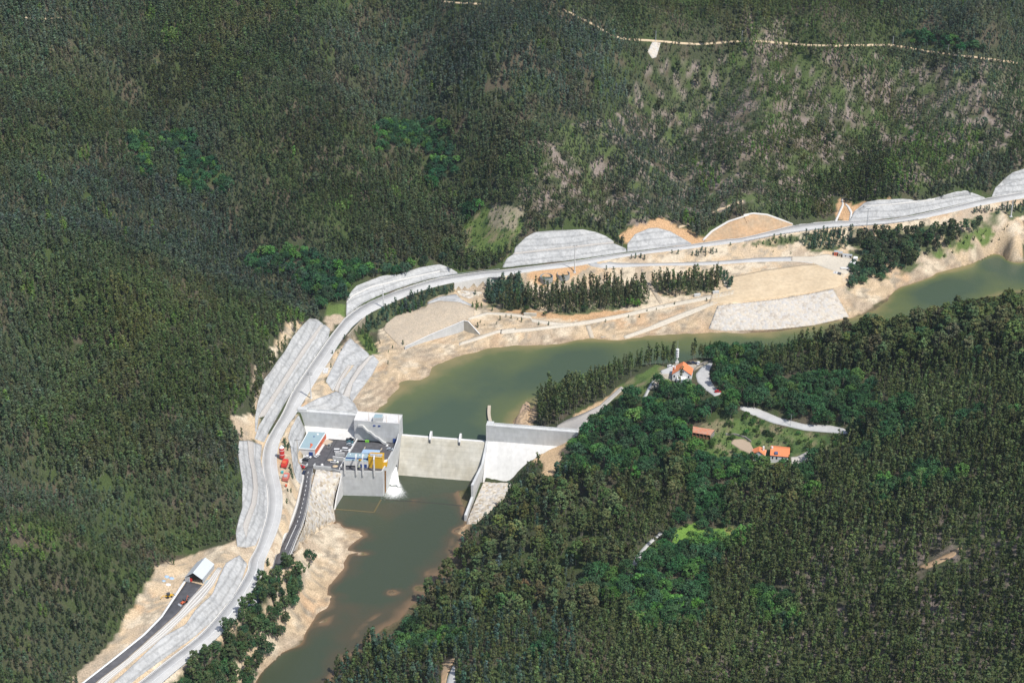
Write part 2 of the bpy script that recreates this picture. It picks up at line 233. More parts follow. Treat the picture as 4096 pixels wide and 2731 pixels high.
# stone slopes: lines of (sight line, height) and the sheet between them
RIPL = ([(Z1(470, 925), -1.0), (Z1(425, 1100), -.6), (Z1(385, 1300), 1.0), (Z1(340, 1568), 3.6), (ZH(690, 1500), 5.0)], [(Z1(752, 975), -2.2), (Z1(712, 1060), -6), (Z1(684, 1150), -9.5), (Z1(664, 1260), -12.5), (Z1(660, 1345), -15), (Z1(672, 1400), -17.2), (Z1(690, 1500), -18), (ZH(880, 1340), -15)])
RIPR = ([(Z2(1135, 985), -13.6), (Z2(1045, 1190), -15), (Z2(960, 1405), -17)], [(Z2(1425, 1000), -13.4), (Z2(1345, 1140), -13.3), (Z2(1195, 1280), -14), (Z2(1055, 1400), -16)])
def resample(pts, n):
    P = np.array(pts, float); d = np.concatenate([[0], np.cumsum(np.linalg.norm(np.diff(P, axis=0), axis=1))]); t = np.linspace(0, d[-1], n)
    return np.stack([np.interp(t, d, P[:, k]) for k in range(P.shape[1])], 1)
def slope_sheet(ab, nu, nv):
    A = resample([at(p, z) for p, z in ab[0]], nu + 1); B = resample([at(p, z) for p, z in ab[1]], nu + 1); return np.stack([A + (B - A) * j / nv for j in range(nv + 1)])
for ab in (RIPL, RIPR):
    Q = slope_sheet(ab, 40, 30).reshape(-1, 3); m = (GX > Q[:, 0].min() - 3) & (GX < Q[:, 0].max() + 3) & (GY > Q[:, 1].min() - 3) & (GY < Q[:, 1].max() + 3); jj, ii = np.where(m)
    for j, i in zip(jj, ii):
        d2 = (Q[:, 0] - GX[j, i]) ** 2 + (Q[:, 1] - GY[j, i]) ** 2; k = d2.argmin()
        if d2[k] < 7: HG[j, i] = min(HG[j, i], Q[k, 2] - 1.6)
for q, rx, ry, top in ((ZJ(300, 955), 7, 4, -18.6), (ZJ(450, 930), 6, 4, -18.5), (ZF(1330, 700), 13, 6, -18.9), (ZJ(60, 695), 9, 3, -18.7), (ZJ(20, 560), 12, 6, -18.9), (ZJ(740, 540), 6, 4, -18.5)):
    p = at(q, -19); g_ = np.exp(-((GX - p[0]) / rx) ** 2 - ((GY - p[1]) / ry) ** 2) * (1 + 1.2 * fbm(GX, GY, 5, 33, 2)); HG = np.where((g_ > .12) & (HG < top), HG + (top + .5 * fbm(GX, GY, 4, 34, 2) - HG) * np.clip(g_ * 1.15, 0, 1), HG)
def hz(x, y):
    x = np.atleast_1d(np.asarray(x, float)); y = np.atleast_1d(np.asarray(y, float))
    i = np.clip(np.searchsorted(xs, x) - 1, 0, len(xs) - 2); j = np.clip(np.searchsorted(ys, y) - 1, 0, len(ys) - 2)
    u = np.clip((x - xs[i]) / (xs[i + 1] - xs[i]), 0, 1); v = np.clip((y - ys[j]) / (ys[j + 1] - ys[j]), 0, 1)
    return (HG[j, i] * (1 - u) + HG[j, i + 1] * u) * (1 - v) + (HG[j + 1, i] * (1 - u) + HG[j + 1, i + 1] * u) * v
TY = np.arange(660, 2300, 1.5)
def ground(p, ymin=660):
    """first place where the sight line p meets the terrain"""
    r = ray(p); Z = HC + r[2] / r[1] * TY; h = hz(r[0] / r[1] * TY, TY); m = (Z < h) & (TY > ymin)
    k = int(np.argmax(m)) if m.any() else len(TY) - 1
    if k > 0:
        a = Z[k - 1] - h[k - 1]; b = Z[k] - h[k]; y = TY[k - 1] + (a / (a - b) if a > b and a > 0 else 1) * 1.5
    else: y = TY[0]
    return np.array([r[0] / r[1] * y, y, HC + r[2] / r[1] * y])
# ------------------------------------------------------------ materials
def mat(name, base=(.5, .5, .5), rough=.8, noise=0, scale=.3, alt=None, spec=.3, metal=0, streak=False, attr=None, fine=None, bump=0):
    m = bpy.data.materials.new(name); m.use_nodes = True; n = m.node_tree; b = n.nodes['Principled BSDF']
    b.inputs['Base Color'].default_value = (*base, 1); b.inputs['Roughness'].default_value = rough; b.inputs['Metallic'].default_value = metal
    b.inputs['Specular IOR Level'].default_value = spec
    tc = n.nodes.new('ShaderNodeNewGeometry'); vec = tc.outputs['Position']
    src = None
    if attr:
        a = n.nodes.new('ShaderNodeAttribute'); a.attribute_name = attr; src = a.outputs['Color']
    if noise:
        mp = n.nodes.new('ShaderNodeMapping'); n.links.new(vec, mp.inputs[0])
        if streak: mp.inputs['Scale'].default_value = (1, 1, .45)
        t = n.nodes.new('ShaderNodeTexNoise'); t.inputs['Scale'].default_value = scale; t.inputs['Detail'].default_value = 8; t.inputs['Roughness'].default_value = .62
        n.links.new(mp.outputs[0], t.inputs['Vector'])
        r = n.nodes.new('ShaderNodeMapRange'); r.inputs[1].default_value = .38; r.inputs[2].default_value = .62; n.links.new(t.outputs[0], r.inputs[0])
        if alt:
            mx = n.nodes.new('ShaderNodeMix'); mx.data_type = 'RGBA'; mx.inputs[6].default_value = (*base, 1); mx.inputs[7].default_value = (*alt, 1)
            n.links.new(r.outputs[0], mx.inputs[0])
            if src: n.links.new(src, mx.inputs[6])
            src = mx.outputs[2]
        mu = n.nodes.new('ShaderNodeMix'); mu.data_type = 'RGBA'; mu.blend_type = 'MULTIPLY'; mu.inputs[0].default_value = 1
        t2 = n.nodes.new('ShaderNodeTexNoise'); t2.inputs['Scale'].default_value = scale * 5; t2.inputs['Detail'].default_value = 6; n.links.new(mp.outputs[0], t2.inputs['Vector'])
        r2 = n.nodes.new('ShaderNodeMapRange'); r2.inputs[1].default_value = .3; r2.inputs[2].default_value = .7; r2.inputs[3].default_value = 1 - noise; r2.inputs[4].default_value = 1 + noise
        n.links.new(t2.outputs[0], r2.inputs[0])
        if src: n.links.new(src, mu.inputs[6])
        else: mu.inputs[6].default_value = (*base, 1)
        n.links.new(r2.outputs[0], mu.inputs[7]); src = mu.outputs[2]
        if bump:
            bp = n.nodes.new('ShaderNodeBump'); bp.inputs['Strength'].default_value = 1; bp.inputs['Distance'].default_value = bump
            n.links.new(t2.outputs[0], bp.inputs['Height']); n.links.new(bp.outputs[0], b.inputs['Normal'])
    if src: n.links.new(src, b.inputs['Base Color'])
    return m
def stones(name, cols, scale, bump=.5):
    m = bpy.data.materials.new(name); m.use_nodes = True; n = m.node_tree; b = n.nodes['Principled BSDF']; b.inputs['Roughness'].default_value = .9; b.inputs['Specular IOR Level'].default_value = .15
    g = n.nodes.new('ShaderNodeNewGeometry'); v = n.nodes.new('ShaderNodeTexVoronoi'); v.inputs['Scale'].default_value = scale; n.links.new(g.outputs['Position'], v.inputs['Vector'])
    rp = n.nodes.new('ShaderNodeValToRGB'); rp.color_ramp.elements[0].color = (*cols[0], 1); rp.color_ramp.elements[1].color = (*cols[-1], 1)
    for i, cc in enumerate(cols[1:-1]): e = rp.color_ramp.elements.new((i + 1) / (len(cols) - 1)); e.color = (*cc, 1)
    sep = n.nodes.new('ShaderNodeSeparateColor'); n.links.new(v.outputs['Color'], sep.inputs[0]); n.links.new(sep.outputs[0], rp.inputs[0])
    n.links.new(rp.outputs[0], b.inputs['Base Color'])
    bp = n.nodes.new('ShaderNodeBump'); bp.inputs['Distance'].default_value = bump; bp.invert = True; n.links.new(v.outputs['Distance'], bp.inputs['Height']); n.links.new(bp.outputs[0], b.inputs['Normal'])
    return m
M = {}
M['concrete'] = mat('concrete', (.60, .60, .57), .85, .08, .12, (.53, .535, .53), streak=True)
M['concrete_pale'] = mat('pale_concrete', (.70, .69, .66), .85, .05, .1, (.63, .62, .60))
M['concrete_stained'] = mat('stained_concrete', (.52, .49, .41), .85, .10, .07, (.42, .39, .32), streak=True)
M['concrete_beige'] = mat('beige_concrete', (.50, .43, .33), .85, .08, .2)
M['shotcrete'] = mat('shotcrete', (.50, .50, .485), .9, .15, .07, (.38, .39, .385), bump=.5)
def rocky(name, base, dark, lines):
    m = mat(name, base, .92, .12, .09, dark, bump=.35); n = m.node_tree; b = n.nodes['Principled BSDF']; src = b.inputs['Base Color'].links[0].from_socket; g = n.nodes.new('ShaderNodeNewGeometry')
    w = n.nodes.new('ShaderNodeTexNoise'); w.inputs['Scale'].default_value = .12; w.inputs['Detail'].default_value = 9; w.inputs['Roughness'].default_value = .7; mp = n.nodes.new('ShaderNodeMapping'); mp.inputs['Scale'].default_value = (1, 1, .3); n.links.new(g.outputs['Position'], mp.inputs[0]); n.links.new(mp.outputs[0], w.inputs['Vector'])
    a = n.nodes.new('ShaderNodeMath'); a.operation = 'SUBTRACT'; a.inputs[1].default_value = .5; n.links.new(w.outputs[0], a.inputs[0]); ab = n.nodes.new('ShaderNodeMath'); ab.operation = 'ABSOLUTE'; n.links.new(a.outputs[0], ab.inputs[0])
    r = n.nodes.new('ShaderNodeMapRange'); r.inputs[1].default_value = .0; r.inputs[2].default_value = .035; r.inputs[3].default_value = lines; r.inputs[4].default_value = 1; n.links.new(ab.outputs[0], r.inputs[0])
    mu = n.nodes.new('ShaderNodeMix'); mu.data_type = 'RGBA'; mu.blend_type = 'MULTIPLY'; mu.inputs[0].default_value = 1; n.links.new(src, mu.inputs[6]); n.links.new(r.outputs[0], mu.inputs[7])
    wv = n.nodes.new('ShaderNodeTexWave'); wv.wave_type = 'BANDS'; wv.bands_direction = 'Z'; wv.inputs['Scale'].default_value = .09; wv.inputs['Distortion'].default_value = 1.6; wv.inputs['Detail'].default_value = 4; wv.inputs['Detail Scale'].default_value = .6; n.links.new(g.outputs['Position'], wv.inputs['Vector'])
    r3 = n.nodes.new('ShaderNodeMapRange'); r3.inputs[1].default_value = 0; r3.inputs[2].default_value = .3; r3.inputs[3].default_value = .80; r3.inputs[4].default_value = 1.03; n.links.new(wv.outputs['Fac'], r3.inputs[0])
    m2 = n.nodes.new('ShaderNodeMix'); m2.data_type = 'RGBA'; m2.blend_type = 'MULTIPLY'; m2.inputs[0].default_value = 1; n.links.new(mu.outputs[2], m2.inputs[6]); n.links.new(r3.outputs[0], m2.inputs[7]); n.links.new(m2.outputs[2], b.inputs['Base Color']); return m
M['shotcrete'] = rocky('sprayed_concrete', (.48, .478, .462), (.405, .407, .398), .80)
M['bench'] = mat('pale_bench', (.47, .44, .40), .9, .1, .2)
M['road'] = mat('worn_asphalt', (.52, .515, .495), .85, .05, .1, (.46, .455, .44))
M['asphalt'] = mat('new_asphalt', (.085, .084, .09), .75, .2, .08, (.11, .108, .112))
M['white'] = mat('white_paint', (.78, .78, .76), .6, .05, 2)
M['kerb'] = mat('kerb_concrete', (.62, .60, .56), .85, .08, .4)
M['track'] = mat('pale_gravel', (.58, .52, .42), .95, .1, .15)
M['dirt'] = mat('bare_sand', (.64, .51, .34), .95, .10, .08, (.57, .445, .29), bump=.2)
M['clay'] = mat('orange_clay', (.50, .33, .19), .95, .14, .1, (.42, .31, .2), bump=.2)
M['spoil'] = mat('stony_spoil', (.50, .41, .30), .95, .2, .25, (.44, .37, .28), bump=.3)
M['riprap'] = stones('riprap_stones', [(.36, .30, .22), (.56, .49, .38), (.50, .48, .45), (.66, .60, .50), (.42, .38, .33)], .55)
M['riprap_grey'] = stones('grey_riprap', [(.44, .39, .33), (.58, .52, .43), (.50, .48, .45), (.62, .56, .47)], .5)
M['rock'] = mat('orange_rock', (.50, .36, .22), .9, .3, .12, (.36, .26, .18), bump=.6)
M['roof_teal'] = mat('pale_blue_roof', (.30, .40, .43), .6, .04, .4)
M['orange'] = mat('orange_paint', (.62, .14, .06), .6, .08, .5)
M['yellow'] = mat('yellow_cladding', (.72, .42, .03), .5, .05, .4)
M['blue'] = mat('blue_paint', (.03, .07, .25), .5, .05, .5)
M['lightblue'] = mat('pale_blue_metal', (.34, .47, .62), .5, .06, .5)
M['grey_metal'] = mat('grey_metal', (.48, .50, .51), .5, .06, .5, metal=.2)
M['dark'] = mat('dark_opening', (.02, .022, .025), .8)
M['darkmetal'] = mat('dark_metal', (.08, .085, .09), .6)
M['glass'] = mat('dark_glass', (.03, .04, .05), .12, spec=.6)
M['rubber'] = mat('rubber', (.02, .02, .02), .9)
M['rust'] = mat('rust', (.40, .20, .06), .9, .2, .5)
M['tile'] = mat('orange_tiles', (.74, .24, .10), .8, .1, .6)
M['tile_worn'] = mat('worn_tiles', (.52, .20, .11), .85, .2, .6, (.45, .28, .2))
M['render'] = mat('white_render', (.76, .76, .74), .8, .04, .6)
M['wood'] = mat('old_boards', (.3, .16, .09), .85, .2, .8)
M['bark'] = mat('bark', (.24, .20, .16), .9, .2, 1.5)
M['pale_bark'] = mat('pale_bark', (.27, .25, .2), .9, .2, 1.5)
M['sheet'] = mat('shed_sheeting', (.56, .59, .60), .5, .05, .2)
M['tank'] = mat('tank_wall', (.33, .35, .34), .7, .1, .5)
M['tankwater'] = mat('tank_water', (.05, .09, .08), .1, spec=.5)
M['red'] = mat('red_paint', (.58, .05, .04), .5, .1, 1)
M['fadedred'] = mat('faded_red_paint', (.55, .16, .12), .7, .15, 1)
M['teal'] = mat('teal_plastic', (.08, .40, .42), .5)
M['green'] = mat('lime_plastic', (.22, .60, .06), .5)
M['sand_heap'] = mat('sand_heap', (.6, .47, .3), .95, .1, 1)
M['hivis'] = mat('hi_vis', (.55, .75, .06), .7)
M['skin'] = mat('skin', (.45, .28, .2), .7)
M['soil'] = mat('ploughed_soil', (.40, .31, .22), .95, .1, .6)
M['stonewall'] = stones('dry_stone', [(.2, .19, .17), (.34, .32, .29), (.27, .25, .22)], 1.5, .2)
M['solar'] = mat('solar_glass', (.10, .12, .2), .2, spec=.5)
for nm, cc in (('car_white', (.78, .78, .78)), ('car_black', (.02, .02, .025)), ('car_silver', (.42, .46, .5)), ('car_navy', (.02, .03, .07)), ('car_teal', (.05, .16, .2)), ('car_red', (.5, .02, .02)), ('car_green', (.02, .06, .05)), ('car_grey', (.35, .34, .32))):
    M[nm] = mat(nm, cc, .3, spec=.5)

def leafmat(name, base, inst, attr_obj=False):
    m = bpy.data.materials.new(name); m.use_nodes = True; n = m.node_tree; n.nodes.clear()
    out = n.nodes.new('ShaderNodeOutputMaterial'); d = n.nodes.new('ShaderNodeBsdfDiffuse'); tr = n.nodes.new('ShaderNodeBsdfTranslucent'); mx = n.nodes.new('ShaderNodeMixShader'); mx.inputs[0].default_value = .22
    if inst: a = n.nodes.new('ShaderNodeAttribute'); a.attribute_type = 'INSTANCER'; a.attribute_name = 'tint'; t = a.outputs['Color']
    else: a = n.nodes.new('ShaderNodeObjectInfo'); t = a.outputs['Color']
    mu = n.nodes.new('ShaderNodeMix'); mu.data_type = 'RGBA'; mu.blend_type = 'MULTIPLY'; mu.inputs[0].default_value = 1
    # leaf sprays differ from one another by their own colour
    at_ = n.nodes.new('ShaderNodeAttribute'); at_.attribute_name = 'spray'
    n.links.new(at_.outputs['Color'], mu.inputs[6]); n.links.new(t, mu.inputs[7])
    for s in (d, tr): n.links.new(mu.outputs[2], s.inputs[0])
    n.links.new(d.outputs[0], mx.inputs[1]); n.links.new(tr.outputs[0], mx.inputs[2]); n.links.new(mx.outputs[0], out.inputs[0]); return m
M['leaf_inst'] = leafmat('leaves', None, True); M['leaf_obj'] = leafmat('leaves_of_single_tree', None, False)

# ------------------------------------------------------------ mesh helpers
def link(name, verts, faces, mats, parent=None, mi=None, smooth=False):
    me = bpy.data.meshes.new(name)
    if isinstance(verts, np.ndarray): verts = verts.tolist()
    me.from_pydata([tuple(v) for v in verts], [], [tuple(int(i) for i in f) for f in faces])
    for m in (mats if isinstance(mats, (list, tuple)) else [mats]): me.materials.append(m)
    if mi is not None: me.polygons.foreach_set('material_index', mi)
    if smooth: me.polygons.foreach_set('use_smooth', [True] * len(me.polygons))
    me.update(); o = bpy.data.objects.new(name, me); COL.objects.link(o)
    if parent: o.parent = parent
    return o
def tag(o, label=None, cat=None, group=None, kind=None):
    if label: o['label'] = label
    if cat: o['category'] = cat
    if group: o['group'] = group
    if kind: o['kind'] = kind
    return o
def thing(name, label, cat, loc=(0, 0, 0), rz=0, group=None):
    o = bpy.data.objects.new(name, None); COL.objects.link(o); o.location = tuple(loc); o.rotation_euler = (0, 0, rz); o.empty_display_size = .5
    return tag(o, label, cat, group)
class MB:
    def __init__(s): s.v = []; s.f = []; s.m = []
    def add(s, v, f, mi=0):
        o = len(s.v); s.v += [tuple(map(float, p)) for p in v]; s.f += [tuple(i + o for i in q) for q in f]; s.m += [mi] * len(f); return s
    def box(s, x0, x1, y0, y1, z0, z1, mi=0): return s.prism([(x0, y0), (x1, y0), (x1, y1), (x0, y1)], z0, z1, mi)
    def prism(s, poly, z0, z1, mi=0, top=None):
        """z1/z0 may be per-point lists; walls face outward"""
        n = len(poly); a = sum(poly[i - 1][0] * poly[i][1] - poly[i][0] * poly[i - 1][1] for i in range(n))
        zt = z1 if isinstance(z1, (list, tuple)) else [z1] * n; zb = z0 if isinstance(z0, (list, tuple)) else [z0] * n
        if a < 0: poly = poly[::-1]; zt = list(zt)[::-1]; zb = list(zb)[::-1]
        v = [(p[0], p[1], z) for p, z in zip(poly, zb)] + [(p[0], p[1], z) for p, z in zip(poly, zt)]
        s.add(v, [tuple(range(n - 1, -1, -1))] + [(i, (i + 1) % n, (i + 1) % n + n, i + n) for i in range(n)], mi)
        s.add(v[n:], [tuple(range(n))], mi if top is None else top); return s
    def tube(s, p, q, r0, r1=None, n=6, mi=0, cap=True):
        p = Vector(p); q = Vector(q); r1 = r0 if r1 is None else r1; d = (q - p).normalized(); u = d.orthogonal().normalized(); w = d.cross(u); v = []
        for c_, r in ((p, r0), (q, r1)):
            for i in range(n): a = 2 * math.pi * i / n; v.append(c_ + u * math.cos(a) * r + w * math.sin(a) * r)
        f = [(i, (i + 1) % n, (i + 1) % n + n, i + n) for i in range(n)]
        if cap: f += [tuple(range(n - 1, -1, -1)), tuple(range(n, 2 * n))]
        return s.add(v, f, mi)
    def build(s, name, mats, parent=None, smooth=False): return link(name, s.v, s.f, mats, parent, s.m, smooth)
def box_between(mb, A, B, w, z0, z1, mi=0, off=0):
    """wall of width w along A-B; off shifts it sideways"""
    A = Vector(A[:2]); B = Vector(B[:2]); d = (B - A).normalized(); n = Vector((-d.y, d.x)); a = A + n * off; b = B + n * off
    P = [a - n * w / 2, b - n * w / 2, b + n * w / 2, a + n * w / 2]
    zz = lambda z: [z[0], z[1], z[1], z[0]] if isinstance(z, (tuple, list)) else z
    return mb.prism([tuple(p) for p in P], zz(z0), zz(z1), mi)

# ------------------------------------------------------------ terrain mesh, coloured by what the ground is
def zone(*polys_):
    r = np.zeros(GX.shape, bool)
    for p in polys_: r |= inpoly(PX, PY, p)
    return r
PX, PY = proj(GX, GY, HG)
JX = fbm(GX, GY, 9, 51) * 9; JY = fbm(GX, GY, 9, 61) * 9; PX = PX + JX; PY = PY + JY
rc = [at(p, -19) for p in L(D, (600, 1640), (680, 1540), (800, 1400), (890, 1250), (940, 1150))] + [at(D(1020, 1010), 0), at(D(1090, 920), 0), at(D(1180, 870), 0), np.array([60, 1130, 0]), np.array([150, 1145, 0]), np.array([220, 1165, 0]), np.array([290, 1215, 0]), np.array([360, 1265, 0]), np.array([450, 1300, 0]), np.array([900, 1360, 0])]
rc = np.array([rc[0] + (rc[0] - rc[2]) * 2] + rc)
def right_bank(x, y): return near_line(x, y, rc)[1] < 0
RB = right_bank(GX, GY)
SANDL = [ # bare ground, left bank
    L(Z3, (850, 1230), (1000, 990), (1150, 920), (1245, 1040), (1200, 1120), (1000, 1200), (900, 1290)),
    L(Z3, (1040, 1060), (1160, 880), (1240, 1030), (1300, 1290), (1700, 1290), (2281, 860), (2281, 560), (1900, 700), (1640, 620), (1460, 420), (1400, 420), (1130, 740), (980, 1000), (870, 1220), (1000, 1250)),
    L(Z8, (560, 1568), (2352, 1000), (2352, 300), (2020, 200), (1850, 240), (1300, 420), (560, 850), (500, 1100)),
    L(Z5, (0, 1290), (2352, 1150), (2352, 460), (2352, 250), (1000, 420), (0, 560)), L(Z6, (0, 600), (900, 470), (1400, 440), (2352, 250), (2352, 760), (1900, 810), (1400, 980), (1000, 1230), (0, 1350)),
    L(D, (590, 1000), (690, 1000), (690, 1080), (780, 1100), (840, 1250), (760, 1400), (600, 1568), (520, 1568), (600, 1420), (640, 1330), (560, 1400), (560, 1300)),
    L(D, (150, 1568), (250, 1480), (360, 1300), (440, 1275), (540, 1240), (560, 1260), (600, 1290), (560, 1420), (360, 1600)), L(D, (525, 955), (590, 950), (600, 1010), (550, 1010)), L(D, (620, 830), (700, 735), (660, 740), (605, 830)), L(D, (590, 960), (605, 830), (580, 850)),
    L(Z8, (0, 680), (220, 690), (0, 900)), L(Z1, (60, 620), (150, 430), (235, 310), (300, 320), (210, 480), (180, 600), (200, 900), (240, 1080), (150, 1100), (90, 900))]
SANDR = [L(Z2, (2080, 540), (2060, 600), (1850, 1000), (1770, 1120), (1700, 1000), (1780, 800), (1620, 760), (1830, 640), (2000, 540)), L(Z2, (1440, 400), (1530, 250), (1600, 100), (1700, 60), (1680, 300), (1620, 420)), L(D, (1060, 1200), (1080, 1195), (1075, 1225), (1050, 1235)),
         L(ZE, (0, 120), (230, 160), (430, 330), (470, 500), (380, 600), (0, 380)), L(Z7, (380, 390), (300, 470), (0, 660), (0, 600), (200, 500), (350, 385))]
GREENL = [L(D, (1060, 520), (1130, 470), (1200, 475), (1205, 520), (1160, 605), (1060, 600)), L(Z8, (0, 560), (240, 560), (220, 690), (160, 740), (0, 680)), L(Z8, (330, 900), (440, 860), (560, 1100), (450, 1080)), L(Z6, (1700, 660), (2050, 500), (2130, 560), (2060, 650), (1650, 760), (1640, 720))]
CLAYL = [L(D, (1420, 540), (1450, 520), (1520, 500), (1620, 550), (1720, 490), (1830, 520), (1600, 570), (1440, 560)), L(D, (1925, 455), (1960, 470), (2050, 455), (1990, 480), (1950, 510), (1920, 500)), L(Z5, (0, 890), (200, 890), (400, 940), (1250, 920), (1250, 960), (700, 1020), (0, 940)), L(Z5, (200, 620), (300, 560), (800, 480), (870, 500), (700, 600), (400, 700))]
T1P = L(Z5, (0, 860), (250, 810), (500, 770), (800, 750), (1000, 715), (1320, 690), (1400, 860), (1250, 905), (900, 935), (650, 970), (350, 925), (0, 925)); T2P = L(Z5, (1400, 670), (1560, 650), (2050, 640), (2110, 720), (2060, 755), (1850, 775), (1600, 805), (1450, 740))
GREENR = [L(Z7, (270, 500), (350, 380), (480, 290), (650, 210), (740, 240), (640, 300), (520, 480), (400, 500)), L(Z7, (850, 720), (1100, 640), (1400, 620), (1800, 750), (2130, 790), (2130, 850), (1880, 880), (1860, 960), (1700, 1000), (1400, 1000), (1100, 960), (850, 880)),
          L(ZK, (0, 640), (490, 620), (440, 700), (340, 740), (200, 700), (0, 720)), L(ZJ, (2180, 530), (2352, 480), (2352, 620), (2200, 640))]
YARDR = [L(Z7, (540, 490), (640, 300), (740, 240), (780, 190), (1060, 190), (930, 260), (740, 340), (740, 360), (600, 410))]
col = np.zeros(GX.shape + (3,)); col[:] = (.062, .072, .038)
def paint(mask, cc): col[mask] = cc
def mixn(mask, cc, s, seed, lo=-.1, hi=.25):
    t = np.clip((fbm(GX, GY, s, seed) - lo) / (hi - lo), 0, 1)[..., None] * mask[..., None]; col[:] = col * (1 - t) + np.array(cc) * t
allm = np.ones(GX.shape, bool)
mixn(allm, (.06, .085, .03), 25, 71); mixn(allm, (.105, .088, .06), 14, 72, .08, .35)
SPARSE = [L(D, (1250, 300), (1420, 260), (1500, 120), (1600, 150), (1750, 100), (2352, 160), (2352, 400), (2000, 450), (1700, 480), (1500, 520), (1250, 500), (1180, 440)), L(D, (1900, 1250), (2352, 1150), (2352, 1568), (1500, 1568)), L(D, (1700, 30), (1860, 60), (1850, 130), (1720, 120))]
sp_ = zone(*SPARSE); mixn(sp_, (.19, .155, .12), 9, 75, .0, .35); mixn(sp_, (.25, .205, .175), 4.5, 76, .06, .32); mixn(sp_, (.09, .12, .045), 12, 78, .15, .35)
LB = ~RB
paint(zone(*GREENL) & LB, (.12, .17, .05)); paint(zone(*GREENR) & RB, (.10, .15, .045)); paint(zone(*GREENR[2:]) & RB, (.15, .27, .05)); mixn(zone(GREENR[2]) & RB, (.30, .27, .10), 6, 88, .1, .3); mg = zone(*GREENR[:2], *GREENL[:1]); mixn(mg, (.22, .19, .11), 7, 77, .0, .3); mixn(mg, (.06, .10, .035), 6, 78, .05, .3); mixn(zone(L(D, (1130, 470), (1200, 475), (1205, 530), (1120, 520))) & LB, (.30, .26, .18), 6, 79, -.3, .1)
m = zone(*SANDL) & LB & (sR <= 0) | zone(*SANDL[5:]) & LB; paint(m, (.56, .43, .28)); mixn(m, (.44, .35, .25), 30, 81)
mixn(m, (.52, .36, .22), 22, 84, .2, .5); mixn(m, (.62, .52, .38), 12, 85, .08, .3); mixn(m, (.36, .30, .22), 5, 86, .18, .34)
m = zone(*CLAYL) & LB; paint(m, (.52, .33, .18))
GB = [L(Z6, (600, 570), (1040, 510), (1000, 640), (850, 700), (680, 700), (600, 640)), L(Z6, (120, 640), (560, 570), (620, 630), (350, 665)), L(Z8, (560, 620), (900, 490), (1340, 400), (1350, 450), (1080, 510), (1060, 600), (740, 700), (560, 850), (420, 870), (430, 720)), L(Z8, (1670, 380), (2050, 270), (2110, 620), (1680, 590)), L(Z6, (1000, 560), (1700, 500), (2352, 330), (2352, 410), (2050, 540), (1900, 620), (1600, 780), (1400, 880), (960, 1000)), L(Z5, (0, 700), (240, 660), (300, 940), (0, 930)), T1P, T2P]
mixn(zone(*GB) & LB, (.10, .12, .055), 8, 87, -.35, .05)
m = zone(*GREENL[2:]) & LB; mixn(m, (.12, .17, .05), 9, 83, -.25, 0)
m = zone(*SANDR) & RB; paint(m, (.56, .40, .24)); paint(zone(*YARDR) & RB, (.44, .39, .31)); paint(zone(SANDR[3]) & RB, (.42, .33, .23))
# drawdown rim and wet ground close to the water
wl = np.where(GY > 1035 - .146 * (GX + 70) / .989, 0, -19); above = HG - wl
rim = np.clip(1 - above / 2.2, 0, 1)[..., None] * ((above > -6) & (above < 2.2))[..., None] * (.75 + .5 * fbm(GX, GY, 12, 91)[..., None])
rim = np.clip(rim, 0, 1); col = col * (1 - .55 * rim) + np.array((.30, .20, .12)) * .55 * rim
strata = np.where((above > 0) & (above < 7) & ~sp_, .90 + .16 * np.sin(above * 7 + fbm(GX, GY, 15, 93) * 6), 1); col *= np.clip(strata, .75, 1.06)[..., None]
ny, nx = GX.shape
V = np.stack([GX.ravel(), GY.ravel(), HG.ravel()], 1)
idx = np.arange(nx * ny).reshape(ny, nx)
F = np.stack([idx[:-1, :-1].ravel(), idx[:-1, 1:].ravel(), idx[1:, 1:].ravel(), idx[1:, :-1].ravel()], 1)
me = bpy.data.meshes.new('ground'); me.vertices.add(len(V)); me.vertices.foreach_set('co', V.ravel()); me.loops.add(F.size); me.loops.foreach_set('vertex_index', F.ravel()); me.polygons.add(len(F)); me.polygons.foreach_set('loop_start', np.arange(0, F.size, 4)); me.polygons.foreach_set('use_smooth', np.ones(len(F), bool)); me.update(); me.validate()
ca = me.color_attributes.new('soil', 'FLOAT_COLOR', 'POINT'); ca.data.foreach_set('color', np.concatenate([col.reshape(-1, 3), np.ones((len(V), 1))], 1).ravel().astype(np.float32))
M['ground'] = mat('ground', attr='soil', rough=.95, noise=.3, scale=.25, bump=.25, spec=.1)
me.materials.append(M['ground']); g = bpy.data.objects.new('ground', me); COL.objects.link(g); tag(g, 'valley slopes of forest floor, bare sand and clay', kind='structure')

